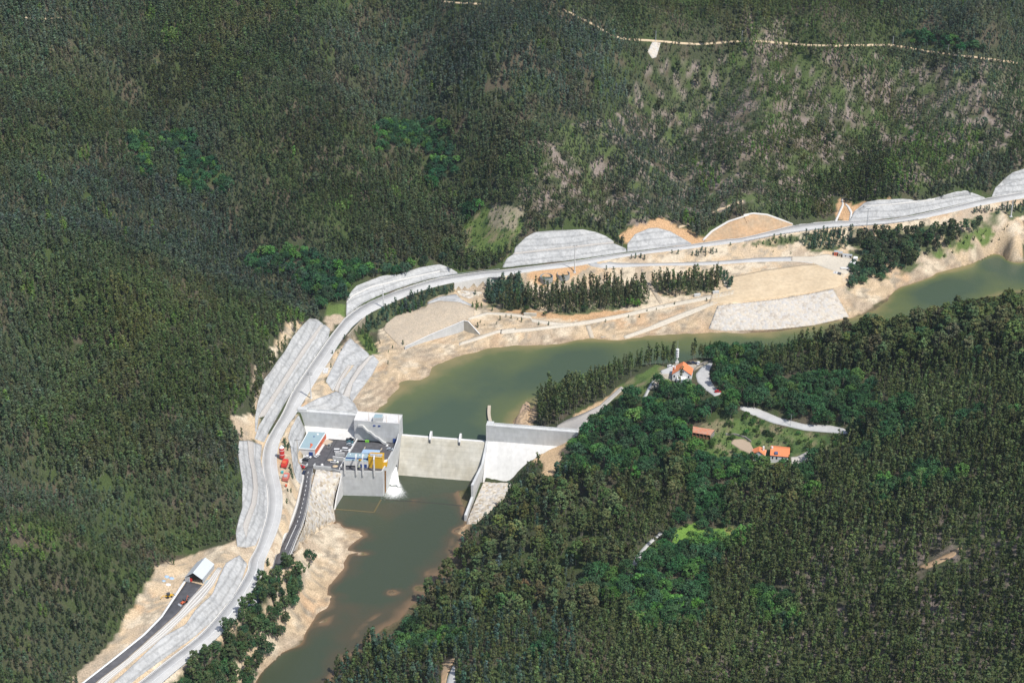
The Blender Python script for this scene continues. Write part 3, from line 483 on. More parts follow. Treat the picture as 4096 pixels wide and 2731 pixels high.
# ------------------------------------------------------------ water
def watermat(name, deep, mid, shallow, d1, d2):
    m = bpy.data.materials.new(name); m.use_nodes = True; n = m.node_tree; b = n.nodes['Principled BSDF']; b.inputs['Roughness'].default_value = .12; b.inputs['Specular IOR Level'].default_value = .3
    a = n.nodes.new('ShaderNodeAttribute'); a.attribute_name = 'depth'; g = n.nodes.new('ShaderNodeNewGeometry')
    t = n.nodes.new('ShaderNodeTexNoise'); t.inputs['Scale'].default_value = .035; t.inputs['Detail'].default_value = 7; n.links.new(g.outputs['Position'], t.inputs['Vector'])
    ad = n.nodes.new('ShaderNodeMath'); ad.operation = 'MULTIPLY_ADD'; ad.inputs[1].default_value = d2 * .9; n.links.new(t.outputs[0], ad.inputs[0])
    su = n.nodes.new('ShaderNodeMath'); su.operation = 'SUBTRACT'; su.inputs[1].default_value = d2 * .45; n.links.new(a.outputs['Fac'], su.inputs[0]); n.links.new(su.outputs[0], ad.inputs[2])
    r = n.nodes.new('ShaderNodeMapRange'); r.inputs[2].default_value = d2; n.links.new(ad.outputs[0], r.inputs[0])
    rp = n.nodes.new('ShaderNodeValToRGB'); rp.color_ramp.elements[0].color = (*shallow, 1); rp.color_ramp.elements[1].color = (*deep, 1); e = rp.color_ramp.elements.new(d1); e.color = (*mid, 1)
    n.links.new(r.outputs[0], rp.inputs[0]); n.links.new(rp.outputs[0], b.inputs['Base Color'])
    w = n.nodes.new('ShaderNodeTexNoise'); w.inputs['Scale'].default_value = .35; w.inputs['Detail'].default_value = 9; w.inputs['Roughness'].default_value = .7; n.links.new(g.outputs['Position'], w.inputs['Vector'])
    bp = n.nodes.new('ShaderNodeBump'); bp.inputs['Strength'].default_value = .5; bp.inputs['Distance'].default_value = .5; n.links.new(w.outputs[0], bp.inputs['Height']); n.links.new(bp.outputs[0], b.inputs['Normal'])
    return m
def water(name, z, x0, x1, y0, y1, test, mt, step=2.5):
    X, Y = np.meshgrid(np.arange(x0, x1 + step, step), np.arange(y0, y1 + step, step)); h = hz(X.ravel(), Y.ravel()).reshape(X.shape)
    keep = test(X, Y) & (h < z + 3); q = keep[:-1, :-1] & keep[:-1, 1:] & keep[1:, 1:] & keep[1:, :-1]
    ii = np.arange(X.size).reshape(X.shape); F = np.stack([ii[:-1, :-1][q], ii[:-1, 1:][q], ii[1:, 1:][q], ii[1:, :-1][q]], 1)
    used = np.unique(F); rm = -np.ones(X.size, int); rm[used] = np.arange(len(used))
    o = link(name, np.stack([X.ravel()[used], Y.ravel()[used], np.full(len(used), z)], 1), rm[F], mt, smooth=True)
    a = o.data.attributes.new('depth', 'FLOAT', 'POINT'); a.data.foreach_set('value', (z - h.ravel()[used]).astype(np.float32))
    return tag(o, kind='structure')
dam_t = lambda X, Y: (X + 132.4) * -.146 + (Y - 1048.6) * -.989
M['lake'] = watermat('reservoir_water', (.064, .093, .056), (.112, .135, .055), (.24, .20, .09), .38, 7.5)
M['river'] = watermat('river_water', (.056, .070, .042), (.080, .070, .042), (.19, .125, .07), .35, 3.4)
o = water('reservoir_water', 0, -110, 700, 1020, 1420, lambda X, Y: (dam_t(X, Y) < .3), M['lake']); o['label'] = 'green reservoir water above the dam'
o = water('river_water', -19, -190, 60, 600, 1040, lambda X, Y: (dam_t(X, Y) > 13), M['river'], 2); o['label'] = 'brown green river water below the dam'

# ------------------------------------------------------------ draped patches and ribbons
KEEP = []
def drape(bottom, top, nu, nv, lift=.3, rough=0, skirt=1.5, ymin=660, seed=1, bulge=0):
    """sheet between two outline lines, laid on the terrain where it stands"""
    KEEP.append([tuple(p) for p in bottom] + [tuple(p) for p in top][::-1])
    Bt = resample(bottom, nu + 1); Tp = resample(top, nu + 1); P = np.zeros((nv + 1, nu + 1, 3))
    for j in range(nv + 1):
        t = j / nv
        for i in range(nu + 1):
            p = Bt[i] * (1 - t) + Tp[i] * t; w = ground(p, ymin)
            edge = min(1, 4 * t * (1 - t) * 2) * min(1, 6 * i / nu, 6 * (nu - i) / nu)
            w[2] += lift + rough * edge * .5 + rough * edge * float(fbm(np.array([w[0]]), np.array([w[1] * 1.5]), 5, seed)[0])
            P[j, i] = w
    return P
def grid_faces(nv, nu, o=0): return [(o + j * (nu + 1) + i, o + j * (nu + 1) + i + 1, o + (j + 1) * (nu + 1) + i + 1, o + (j + 1) * (nu + 1) + i) for j in range(nv) for i in range(nu)]
def sheet(name, P, mt, parent=None, skirt=1.5, smooth=True, nrm=(.4, -.5, 1)):
    nv, nu = P.shape[0] - 1, P.shape[1] - 1; V = [tuple(p) for p in P.reshape(-1, 3)]; F = grid_faces(nv, nu)
    a, b, cc = P[0, 0], P[0, -1], P[-1, 0]; up = np.cross(b - a, cc - a); ok = up @ np.array(nrm) > 0
    ring = [i for i in range(nu + 1)] + [j * (nu + 1) + nu for j in range(1, nv + 1)] + [nv * (nu + 1) + i for i in range(nu - 1, -1, -1)] + [j * (nu + 1) for j in range(nv - 1, 0, -1)]
    o = len(V); V += [(V[i][0], V[i][1], V[i][2] - skirt) for i in ring]; n = len(ring)
    F += [(ring[k], o + k, o + (k + 1) % n, ring[(k + 1) % n]) for k in range(n)]
    if not ok: F = [f[::-1] for f in F]
    return link(name, V, F, mt, parent, smooth=smooth)
def ribbon(A, B, fa, fb, lift, k0=0, k1=None):
    A = A[k0:k1]; B = B[k0:k1]; P = np.stack([A + (B - A) * fa, A + (B - A) * fb]); P[:, :, 2] += lift; return P
road = sheet('road', ribbon(MA, MB_, 0, 1, 0), M['road'], skirt=.8); tag(road, 'worn pale grey two-lane road curving along the valley', kind='structure')
mk = lambda A, B, fa, fb, k0=0, k1=None, lift=.04, par=road, name='road_marking', m_=None: sheet(name, ribbon(A, B, fa, fb, lift, k0, k1), m_ or M['white'], par, skirt=.02)
mk(MA, MB_, .045, .062); mk(MA, MB_, .925, .942); mk(MA, MB_, .52, .535, 18, 205)
mk(MA, MB_, .50, .52, 5, 41)
mk(MA, MB_, -.10, .0, lift=-.05, m_=M['kerb'], name='verge', par=road)
acc = sheet('access_road', ribbon(AA, AB, 0, 1, .02), M['asphalt'], skirt=.8); tag(acc, 'new black asphalt ramp running down to the powerhouse', kind='structure')
kk = len(AA)
mk(AA, AB, .04, .06, 2, kk - 8, par=acc); mk(AA, AB, .93, .95, 2, kk - 8, par=acc)
mb = MB(); cl = resample((AA + AB) / 2, 150); tot = np.linalg.norm(np.diff((AA + AB) / 2, axis=0), axis=1).sum(); sd = tot / 149
for i in range(4, 92):
    if (i % 5) < 2 or 66 < i:
        a, b = cl[i], cl[i + 1]; d = (b - a) / np.linalg.norm(b - a); nn = np.array([-d[1], d[0], 0]) * .14; z = np.array([0, 0, .07])
        mb.add([a - nn + z, b - nn + z, b + nn + z, a + nn + z], [(0, 1, 2, 3)])
mb.build('centre_line', M['white'], acc)
side = sheet('side_road', ribbon(SA, SB, 0, 1, .03), M['road'], skirt=.8); tag(side, 'pale side road branching towards the sandy yard', kind='structure')
# kerb walk beside the ramp, and the rails
w_ = sheet('pavement', ribbon(AA, AB, -.30, -.02, .15, 6, kk - 12), M['kerb'], skirt=1.2); tag(w_, 'pale concrete footway along the black ramp', kind='structure')
w_ = sheet('ditch', ribbon(AA, AB, 1.03, 1.13, .1, 6, kk - 22), M['kerb'], skirt=1.0); tag(w_, 'narrow pale drain along the outer edge of the ramp', kind='structure')
def rail(name, P, label, post=4.0, h=.75, mt='grey_metal', cat='guardrail', group=None, par=None, white=False):
    P = resample(P, max(3, int(np.linalg.norm(np.diff(P, axis=0), axis=1).sum() / post) + 1)); t = par or thing(name, label, cat, P[0], 0, group); o = np.array(t.location) if not par else np.zeros(3)
    mb = MB(); q = MB()
    for a, b in zip(P[:-1], P[1:]):
        a = a - o; b = b - o; d = b - a; d /= np.linalg.norm(d); n = np.array([-d[1], d[0], 0]) * .05
        v = [a - n + (0, 0, h - .32), b - n + (0, 0, h - .32), b - n + (0, 0, h), a - n + (0, 0, h), a + n + (0, 0, h - .32), b + n + (0, 0, h - .32), b + n + (0, 0, h), a + n + (0, 0, h)]
        mb.add(v, [(0, 1, 2, 3), (7, 6, 5, 4), (3, 2, 6, 7), (4, 5, 1, 0), (0, 3, 7, 4), (1, 5, 6, 2)])
    for a in P: a = a - o; q.box(a[0] - .07, a[0] + .07, a[1] - .07, a[1] + .07, a[2] - .4, a[2] + h - .05)
    mb.build('beam', M[mt], t); q.build('post', M['darkmetal'], t)['kind'] = 'stuff'; return t
off = lambda A, B, f: A + (B - A) * f
nM = len(MB_)
rail('guardrail', off(MA, MB_, 1.03)[88:106], 'steel guardrail on the road edge above the red silo')
rail('guardrail', off(MA, MB_, 1.03)[118:134], 'steel guardrail on the outer bend above the block retaining wall')
rail('guardrail', off(MA, MB_, 1.03)[3:34], 'steel guardrail along the road bend at the bottom of the photo')
rail('guardrail', off(MA, MB_, -.12)[150:166], 'steel guardrail on the hill side between the two large shotcrete faces')
rail('guardrail', off(MA, MB_, 1.05)[200:228], 'steel guardrail along the far stretch of road at the right')
rail('guardrail', off(AA, AB, 1.17)[8:kk - 25], 'pale steel guardrail along the river side of the black ramp')
TRK = []
# ------------------------------------------------------------ shotcrete cuttings
def jointed(name, base, alt, w=5.0, h=2.4, k=.1, noise=.12, strength=.86):
    m = mat(name, base, .85, noise, k, alt, streak=True); n = m.node_tree; b = n.nodes['Principled BSDF']; src = b.inputs['Base Color'].links[0].from_socket
    g = n.nodes.new('ShaderNodeNewGeometry'); sp = n.nodes.new('ShaderNodeSeparateXYZ'); cb = n.nodes.new('ShaderNodeCombineXYZ'); n.links.new(g.outputs['Position'], sp.inputs[0]); n.links.new(sp.outputs[0], cb.inputs[0]); n.links.new(sp.outputs[2], cb.inputs[1])
    br = n.nodes.new('ShaderNodeTexBrick'); br.offset = 0; br.inputs['Scale'].default_value = 1; br.inputs['Brick Width'].default_value = w; br.inputs['Row Height'].default_value = h; br.inputs['Mortar Size'].default_value = .16 if w > 2 else .05; br.inputs['Mortar Smooth'].default_value = .8
    br.inputs['Color1'].default_value = (1, 1, 1, 1); br.inputs['Color2'].default_value = (.90, .90, .885, 1); br.inputs['Mortar'].default_value = (strength,) * 3 + (1,)
    n.links.new(cb.outputs[0], br.inputs[0]); mu = n.nodes.new('ShaderNodeMix'); mu.data_type = 'RGBA'; mu.blend_type = 'MULTIPLY'; mu.inputs[0].default_value = 1
    n.links.new(src, mu.inputs[6]); n.links.new(br.outputs[0], mu.inputs[7]); n.links.new(mu.outputs[2], b.inputs['Base Color']); return m
M['wall'] = jointed('cast_concrete', (.62, .625, .61), (.56, .565, .56), noise=.08, strength=.9)
M['slope'] = jointed('sloping_concrete', (.70, .69, .66), (.64, .63, .60), 9, 30, noise=.07, strength=.92)
M['weir'] = jointed('weir_concrete', (.56, .535, .46), (.46, .425, .34), 9, 2.2, .07, .1, .84)
def cut(label, parts, group=None, n=(60, 12)):
    """a sprayed-concrete rock cutting: faces and benches between outline lines"""
    t = None; out = []
    for i, (kind, a, b) in enumerate(parts):
        r = dict(face=(.9, 'shotcrete'), bench=(.15, 'bench'), clay=(.7, 'clay'), rim=(.2, 'kerb'))[kind]
        P = drape(a, b, n[0], n[1] if kind in ('face', 'clay') else 3, .6 if kind in ('face', 'clay') else .95, r[0], seed=5 + i)
        if t is None: t = thing('rock_cutting', label, 'rock cutting', P[0, 0], 0, group)
        P = P - np.array(t.location); out.append(sheet({'face': 'shotcrete_face', 'clay': 'earth_face', 'bench': 'bench', 'rim': 'rim'}[kind], P, M[r[1]], t, skirt=1.2))
    return t
G_ = 'shotcrete rock cuttings along the road'
cut('long pale shotcrete cutting with a mid bench left of the bend by the red silo', [
    ('face', L(ZH, (385, 345), (372, 480), (390, 600), (428, 730), (438, 840), (443, 960), (428, 1100), (385, 1245), (320, 1385)), L(ZH, (300, 315), (302, 500), (332, 640), (347, 800), (330, 950), (292, 1060), (245, 1190), (225, 1300), (215, 1410))),
    ('bench', L(ZH, (300, 315), (302, 500), (332, 640), (347, 800), (330, 950), (292, 1060), (247, 1190), (226, 1300)), L(ZH, (235, 300), (252, 480), (282, 620), (298, 790), (278, 950), (235, 1060), (186, 1190), (218, 1300))),
    ('face', L(ZH, (235, 300), (252, 480), (282, 620), (298, 790), (278, 950), (235, 1060), (190, 1200), (222, 1300), (217, 1405)), L(ZH, (150, 300), (132, 400), (160, 600), (184, 740), (180, 860), (180, 1000), (140, 1130), (112, 1260), (128, 1400)))], G_)
cut('tallest grey shotcrete cutting in two tiers above the road beside the dam', [
    ('face', L(Z3, (1200, 335), (1180, 430), (1078, 570), (930, 790), (770, 1030), (640, 1250), (498, 1500)) + L(ZH, (440, 240), (408, 310)), L(Z3, (1135, 285), (1110, 305), (940, 570), (800, 780), (690, 960), (590, 1110), (462, 1322), (385, 1440)) + L(ZH, (312, 275))),
    ('bench', L(Z3, (1125, 290), (940, 570), (800, 780), (690, 960), (590, 1110), (462, 1322)), L(Z3, (1095, 285), (890, 560), (750, 775), (630, 960), (520, 1130), (375, 1345))),
    ('face', L(Z3, (1120, 280), (890, 560), (750, 775), (630, 960), (520, 1130), (385, 1335), (360, 1500)), L(Z3, (1050, 225), (960, 215), (870, 310), (770, 430), (690, 580), (600, 700), (520, 820), (440, 920), (410, 1060), (370, 1180), (345, 1330), (345, 1500)))], G_, (90, 18))
cut('grey shotcrete cutting curving round the outer bend behind the tall lattice pole', [
    ('face', L(Z8, (222, 690), (300, 625), (400, 553), (600, 458), (900, 355), (1100, 300), (1290, 268), (1385, 250)), L(Z8, (225, 560), (290, 492), (480, 400), (760, 332), (1000, 280), (1200, 235), (1385, 246))),
    ('rim', L(Z8, (225, 562), (290, 494), (480, 402), (760, 334), (1000, 282), (1200, 237)), L(Z8, (228, 550), (290, 480), (480, 390), (760, 322), (1000, 270), (1200, 226))),
    ('face', L(Z8, (228, 550), (290, 480), (480, 390), (760, 322), (1000, 270), (1200, 226), (1385, 244)), L(Z8, (232, 520), (275, 440), (330, 380), (480, 320), (600, 275), (760, 265), (850, 235), (1000, 185), (1200, 155), (1300, 190), (1385, 242)))], G_)
cut('domed two-tier shotcrete cutting behind the round water tanks', [
    ('face', L(Z5, (25, 518), (200, 498), (700, 443), (1000, 400), (1190, 372)), L(Z5, (60, 440), (120, 402), (700, 338), (1070, 296), (1185, 345))),
    ('bench', L(Z5, (120, 402), (700, 338), (1070, 296)), L(Z5, (132, 388), (700, 322), (1066, 284))),
    ('face', L(Z5, (132, 388), (700, 322), (1066, 284)), L(Z5, (140, 340), (240, 240), (330, 190), (500, 175), (780, 165), (900, 190), (1000, 230), (1070, 278)))], G_)
cut('small domed shotcrete cutting above the side road junction', [('face', L(Z5, (1195, 372), (1300, 360), (1450, 340), (1650, 315), (1800, 300)), L(Z5, (1198, 300), (1270, 210), (1400, 155), (1480, 150), (1600, 182), (1720, 250), (1800, 297)))], G_)
cut('orange earth cutting with a pale drain along its curved top', [
    ('clay', L(Z5, (1915, 285), (2100, 255), (2352, 222)) + L(Z6, (200, 572), (400, 522), (530, 495)), L(Z5, (1925, 265), (2000, 190), (2150, 100), (2352, 32)) + L(Z6, (140, 428), (220, 412), (330, 422), (440, 462), (530, 492))),
    ('rim', L(Z5, (1925, 265), (2000, 190), (2150, 100), (2352, 32)) + L(Z6, (140, 428), (220, 412), (330, 422), (440, 462), (530, 492)), L(Z5, (1905, 262), (1985, 180), (2140, 88), (2350, 22)) + L(Z6, (138, 418), (222, 402), (334, 413), (446, 454), (534, 490)))])
cut('long low shotcrete cutting on the right beyond the two gully drains', [
    ('face', L(Z6, (978, 463), (1150, 455), (1400, 428), (1700, 362), (1900, 316), (2043, 288)), L(Z6, (1010, 400), (1090, 352), (1300, 340), (1500, 318), (1700, 296), (1900, 262), (2043, 286))),
    ('rim', L(Z6, (1090, 353), (1300, 341), (1500, 320), (1650, 300)), L(Z6, (1092, 346), (1300, 334), (1500, 312), (1650, 291))),
    ('face', L(Z6, (1010, 398), (1090, 346), (1300, 334), (1500, 312), (1700, 290), (1900, 256), (2043, 284)), L(Z6, (1015, 390), (1100, 320), (1200, 300), (1400, 292), (1460, 296), (1520, 318), (1650, 285), (1800, 240), (1890, 228), (1950, 245), (2043, 282)))], G_)
cut('shotcrete cutting cut off by the right edge of the photo', [
    ('face', L(Z6, (2100, 268), (2200, 255), (2352, 232), (2450, 217)), L(Z6, (2125, 205), (2250, 165), (2352, 145), (2450, 130))),
    ('face', L(Z6, (2125, 203), (2250, 163), (2352, 143), (2450, 128)), L(Z6, (2145, 190), (2200, 130), (2260, 85), (2352, 55), (2450, 35)))], G_)
cut('three-tier shotcrete slope stepping down from the road to the sandy reservoir shore', [
    ('face', L(Z3, (1640, 620), (1500, 745), (1400, 745), (1300, 890), (1225, 1035)), L(Z3, (1428, 440), (1370, 500), (1290, 640), (1165, 895), (1150, 932))),
    ('rim', L(Z3, (1400, 748), (1300, 895), (1228, 1040)), L(Z3, (1408, 742), (1312, 880), (1240, 1030))),
    ('bench', L(Z3, (1440, 760), (1360, 880), (1305, 980), (1290, 1040)), L(Z3, (1405, 750), (1318, 885), (1246, 1030))),
    ('face', L(Z3, (1645, 640), (1505, 780), (1395, 965), (1340, 1085)), L(Z3, (1630, 625), (1470, 755), (1330, 930), (1292, 1042))),
    ('bench', L(Z3, (1690, 638), (1565, 795), (1455, 960), (1420, 1112)), L(Z3, (1648, 648), (1510, 785), (1400, 970), (1345, 1095))),
    ('face', L(Z3, (1755, 705), (1680, 850), (1560, 1010), (1450, 1160)), L(Z3, (1690, 632), (1565, 795), (1455, 960), (1420, 1112)))], G_)
cut('grey shotcrete fan spreading behind the left wing of the dam', [('face', L(Z3, (905, 1272), (1050, 1284), (1160, 1288), (1300, 1292), (1400, 1296), (1530, 1292)), L(Z3, (885, 1222), (1050, 1130), (1150, 1095), (1270, 1045), (1400, 1105), (1480, 1190)))], G_)
cut('smooth grey shotcrete slope between the road and the blue-roofed service building', [('face', L(Z1, (272, 325), (352, 490), (300, 640), (262, 760), (262, 860), (300, 905), (312, 1000), (312, 1080)), L(Z1, (255, 340), (182, 470), (150, 580), (180, 700), (192, 800), (210, 930), (240, 1050), (290, 1110)))], G_)
cut('smooth grey shotcrete bank between the lower road and the unfinished asphalt lane', [('face', L(Z4, (640, 1500), (760, 1400), (1000, 1225), (1240, 1055), (1400, 915), (1500, 795), (1560, 735), (1640, 580), (1685, 440)), L(Z4, (500, 1500), (700, 1315), (870, 1155), (970, 1065), (1160, 960), (1240, 840), (1390, 700), (1445, 560), (1500, 440), (1570, 395), (1622, 368)))], G_)

# benches, lane and drains by the steel shed
P = drape(L(Z4, (350, 1500), (400, 1440), (640, 1262), (950, 985), (1085, 865), (1300, 620)), L(Z4, (230, 1500), (295, 1456), (560, 1250), (812, 1048), (960, 897), (1172, 585)), 40, 5, .35); o = sheet('asphalt_lane', P, M['asphalt'], skirt=.5); tag(o, 'fresh dark asphalt lane leading up to the steel shed', kind='structure')
P = drape(L(Z4, (230, 1500), (295, 1456), (560, 1250), (812, 1048), (960, 897), (1160, 590)), L(Z4, (215, 1500), (283, 1450), (548, 1243), (798, 1042), (948, 888), (1148, 580)), 40, 1, .6); o = sheet('kerb', P, M['white'], skirt=.8); tag(o, 'white kerb on the hill side of the asphalt lane', kind='structure')
ia = L(Z4, (360, 1500), (410, 1440), (650, 1262), (960, 985), (1095, 865), (1215, 715), (1345, 590), (1432, 470)); ib = L(Z4, (440, 1500), (500, 1440), (760, 1225), (1010, 1030), (1140, 900), (1305, 745), (1400, 620), (1472, 475))
t = thing('terrace_steps', 'four grey concrete terrace drains stepping down beside the asphalt lane', 'terrace', ground(ia[3]))
for k in range(7):
    f0, f1 = k / 7, (k + .97) / 7; A = resample(ia, 30); B = resample(ib, 30)
    P = drape(A + (B - A) * f1, A + (B - A) * f0, 40, 1, .55 if k % 2 else .3) - np.array(t.location); sheet('drain' if k % 2 else 'terrace', P, M['kerb' if k % 2 else 'bench'], t, skirt=.8)

# other draped ground of its own kind
def patch(name, label, a, b, mt, n=(30, 8), lift=.25, rough=0, kind='structure', ymin=660):
    o = sheet(name, drape(a, b, n[0], n[1], lift, rough, ymin=ymin), M[mt], skirt=.8); return tag(o, label, kind=kind)
patch('riprap', 'grey stone riprap facing the sandy yard above the reservoir', L(Z6, (-130, 1310), (0, 1325), (400, 1312), (700, 1280), (975, 1215)), L(Z6, (-60, 1130), (100, 1112), (400, 1080), (640, 1040), (850, 1000)), 'riprap_grey', (60, 24), .3, .6, 'stuff')
patch('rockfill', 'pale rock fill at the foot of the white retaining wall', L(Z8, (1400, 470), (1500, 510), (1600, 480), (1650, 450)), L(Z8, (1370, 430), (1450, 425), (1560, 435), (1640, 445)), 'riprap', (16, 6), .3, .5, 'stuff')
patch('spoil_bank', 'stony tan spoil bank above the reservoir shore', L(Z8, (610, 830), (700, 930), (780, 1010), (850, 1010), (1100, 890), (1440, 740), (1560, 690)), L(Z8, (640, 770), (740, 690), (880, 640), (1050, 600), (1080, 560), (1190, 530), (1400, 545), (1560, 620)), 'spoil', (40, 16), .3, .6)
patch('shotcrete_apron', 'grey sprayed concrete strip along the top of the spoil bank', L(Z8, (1070, 570), (1190, 533), (1400, 548), (1540, 590)), L(Z8, (1075, 550), (1180, 500), (1370, 465), (1420, 520), (1540, 580)), 'shotcrete', (20, 5), .6, .2)
patch('dirt_track', 'pale gravel track running through the lower terrace', L(Z8, (1500, 735), (1700, 675), (1900, 685), (2150, 715)) + L(Z5, (300, 1030), (500, 1065), (720, 1065)), L(Z8, (1490, 715), (1690, 650), (1900, 658), (2150, 690)) + L(Z5, (300, 1000), (560, 1040), (720, 1040)), 'track', (50, 3))
patch('dirt_track', 'pale gravel track along the shore towards the sandy yard', L(Z8, (1400, 1000), (1600, 940), (1800, 870), (2000, 840)) + L(Z5, (0, 1145), (300, 1115), (560, 1085), (800, 1055), (1100, 1000), (1500, 910), (1800, 850), (2080, 795), (2200, 770)), L(Z8, (1400, 970), (1600, 905), (1800, 840), (2000, 815)) + L(Z5, (0, 1105), (300, 1088), (560, 1055), (800, 1020), (1100, 965), (1500, 875), (1800, 815), (2080, 755), (2200, 735)), 'track', (90, 3))
patch('boat_ramp', 'pale ramp climbing from the water to the sandy yard', L(Z5, (1180, 1190), (1300, 1150), (1500, 1080), (1800, 960), (2050, 850)), L(Z5, (1160, 1165), (1380, 1085), (1500, 1030), (1750, 930), (2000, 840)), 'track', (30, 4))
patch('sand_yard', 'levelled tan yard where the side road ends', L(Z6, (-130, 1118), (100, 1100), (400, 1066), (640, 1028), (840, 990), (930, 960)), L(Z6, (-80, 960), (60, 900), (300, 850), (600, 808), (760, 800), (900, 820)), 'dirt', (50, 16), .25)
patch('gravel_yard', 'pale gravel turning area at the end of the side road', L(Z6, (520, 776), (690, 790), (780, 830), (900, 870), (960, 880)), L(Z6, (520, 742), (690, 742), (800, 722), (900, 740), (1040, 770)), 'track', (24, 8), .3)
for k, (a, b) in enumerate(((L(Z6, (862, 464), (890, 400), (920, 330), (915, 290)), L(Z6, (880, 464), (908, 400), (935, 340), (928, 290))), (L(Z6, (975, 460), (985, 400), (960, 350), (940, 330)), L(Z6, (995, 455), (1002, 390), (975, 345), (950, 325))))):
    patch('drain', ('left', 'right')[k] + ' of the two pale drains framing the reddish gully', a, b, 'kerb', (14, 1), .4)
patch('house_road', 'pale road curving round the white house on the hill', L(Z7, (1095, 462), (1020, 410), (960, 350), (945, 290), (990, 235), (1055, 200)), L(Z7, (1150, 440), (1090, 380), (1055, 320), (1055, 260), (1075, 220), (1080, 198)), 'road', (30, 6), .35, ymin=900)
patch('house_road', 'pale road passing above the garden terraces', L(Z7, (1290, 560), (1400, 610), (1550, 670), (1800, 728), (2000, 745), (2150, 758)), L(Z7, (1300, 538), (1420, 552), (1600, 630), (1800, 682), (2000, 690), (2110, 715)), 'road', (30, 4), .35, ymin=900)
patch('house_drive', 'pale paved yard left of the white house', L(Z7, (680, 285), (760, 285), (800, 250)), L(Z7, (670, 262), (740, 232), (800, 215)), 'road', (10, 6), .3, ymin=900)
patch('path', 'narrow asphalt path climbing the grassy hill', L(Z7, (525, 485), (585, 370), (640, 290)), L(Z7, (550, 490), (605, 370), (650, 295)), 'road', (14, 2), .3, ymin=900)
patch('dirt_track', 'pale track climbing from the right end of the dam', L(Z2, (1900, 445), (2100, 480), (2250, 330), (2352, 245)) + L(Z7, (290, 490), (385, 400)), L(Z2, (1900, 400), (2000, 340), (2200, 260), (2352, 185)) + L(Z7, (240, 490), (360, 385)), 'bench', (40, 4), .3, ymin=900)
patch('forest_road', 'short stretch of grey forest road between trees at the bottom edge', L(ZJ, (640, 1600), (655, 1530), (690, 1450)), L(ZJ, (715, 1600), (705, 1530), (705, 1450)), 'road', (8, 3), .3)
patch('forest_road', 'grey forest road glimpsed beside the green hollow', L(ZJ, (1890, 770), (1930, 700), (1990, 630), (2080, 550)), L(ZJ, (1945, 780), (1960, 700), (2010, 640), (2100, 560)), 'road', (12, 2), .3)
patch('forest_clearing', 'narrow reddish dirt bank beside the forest road', L(ZJ, (608, 1600), (612, 1500), (612, 1430)), L(ZJ, (640, 1590), (655, 1510), (712, 1385)), 'clay', (10, 4), .3)
patch('forest_clearing', 'small reddish slash of bare rock among eucalyptus at the right', L(ZK, (1490, 865), (1540, 875), (1700, 800), (1750, 750)), L(ZK, (1490, 855), (1530, 845), (1690, 770), (1745, 735)), 'clay', (12, 3), .3)
patch('ridge_scree', 'small pale scree patch below the ridge track', L(ZM, (2000, 350), (2030, 395), (2060, 385)), L(ZM, (2030, 285), (2060, 285), (2088, 290)), 'riprap_grey', (8, 8), .3)
def trackline(label, pts, w, mt='dirt'):
    nk = len(KEEP)
    P = resample(pts, 40); o = sheet('dirt_track', drape(P + [0, w], P - [0, w], 50, 1, .5), M[mt], skirt=.6); TRK.append(KEEP.pop()); tag(o, label, kind='structure')
trackline('thin sandy ridge track crossing the far hillside', L(ZM, (1430, 68), (1480, 90), (1540, 120), (1640, 170), (1720, 220), (1790, 258), (1900, 268), (2050, 278), (2200, 292), (2352, 302)) + L(ZO, (200, 300), (330, 288), (450, 280), (520, 278), (700, 290), (900, 308), (1050, 312), (1280, 306), (1460, 305), (1560, 322), (1700, 350), (1850, 368), (2000, 385), (2150, 405), (2330, 428)), 3.4)
trackline('faint sandy track near the top left corner', L(ZL, (60, 105), (200, 125), (330, 130), (480, 108)), 2.2)
trackline('faint sandy track at the top edge', L(ZM, (610, 12), (700, 22), (880, 30)), 2.6)
trackline('faint sandy firebreak track on the right hillside above the orange cutting', L(ZO, (30, 1530), (180, 1480), (300, 1410), (400, 1375), (465, 1355)), 4)

# ------------------------------------------------------------ the dam
def local(P): return [(p[0], p[1]) for p in P]
dam = thing('dam', 'pale concrete gravity dam with open weir and powerhouse block', 'dam', (*LT(0, 0), -23))
O = np.array(dam.location)
def dl(s, t): x, y = LT(s, t); return (x - O[0], y - O[1])
def extrude(mb, prof, s0, s1, mi=0):
    n = len(prof); v = [(*dl(s0, t), z - O[2]) for t, z in prof] + [(*dl(s1, t), z - O[2]) for t, z in prof]
    a = sum(prof[i - 1][0] * prof[i][1] - prof[i][0] * prof[i - 1][1] for i in range(n)); f = [(i, (i + 1) % n, (i + 1) % n + n, i + n) for i in range(n)] + [tuple(range(n - 1, -1, -1)), tuple(range(n, 2 * n))]
    if a > 0: pass
    else: f = [q[::-1] for q in f]
    return mb.add(v, f, mi)
def lbox(mb, s0, s1, t0, t1, z0, z1, mi=0): return mb.prism([dl(s0, t0), dl(s1, t0), dl(s1, t1), dl(s0, t1)], z0 - O[2], z1 - O[2], mi)
mb = MB(); extrude(mb, [(-2, -8), (-2, 13), (2.2, 13), (2.2, 3.2), (2.2, -8)], -4, 33.5); lbox(mb, -4, 33.4, 1.95, 2.25, 13, 13.9); lbox(mb, 1, 33.4, -2.05, -1.75, 13, 13.9); lbox(mb, -5, 1, -3, .5, 12.9, 14.2); mb.build('abutment_wall', M['wall'], dam)
mb = MB(); extrude(mb, [(2.3, -8), (2.3, 3.2), (9.6, -1.3), (9.6, -8)], -1, 33.5); mb.build('sloping_face', M['slope'], dam)
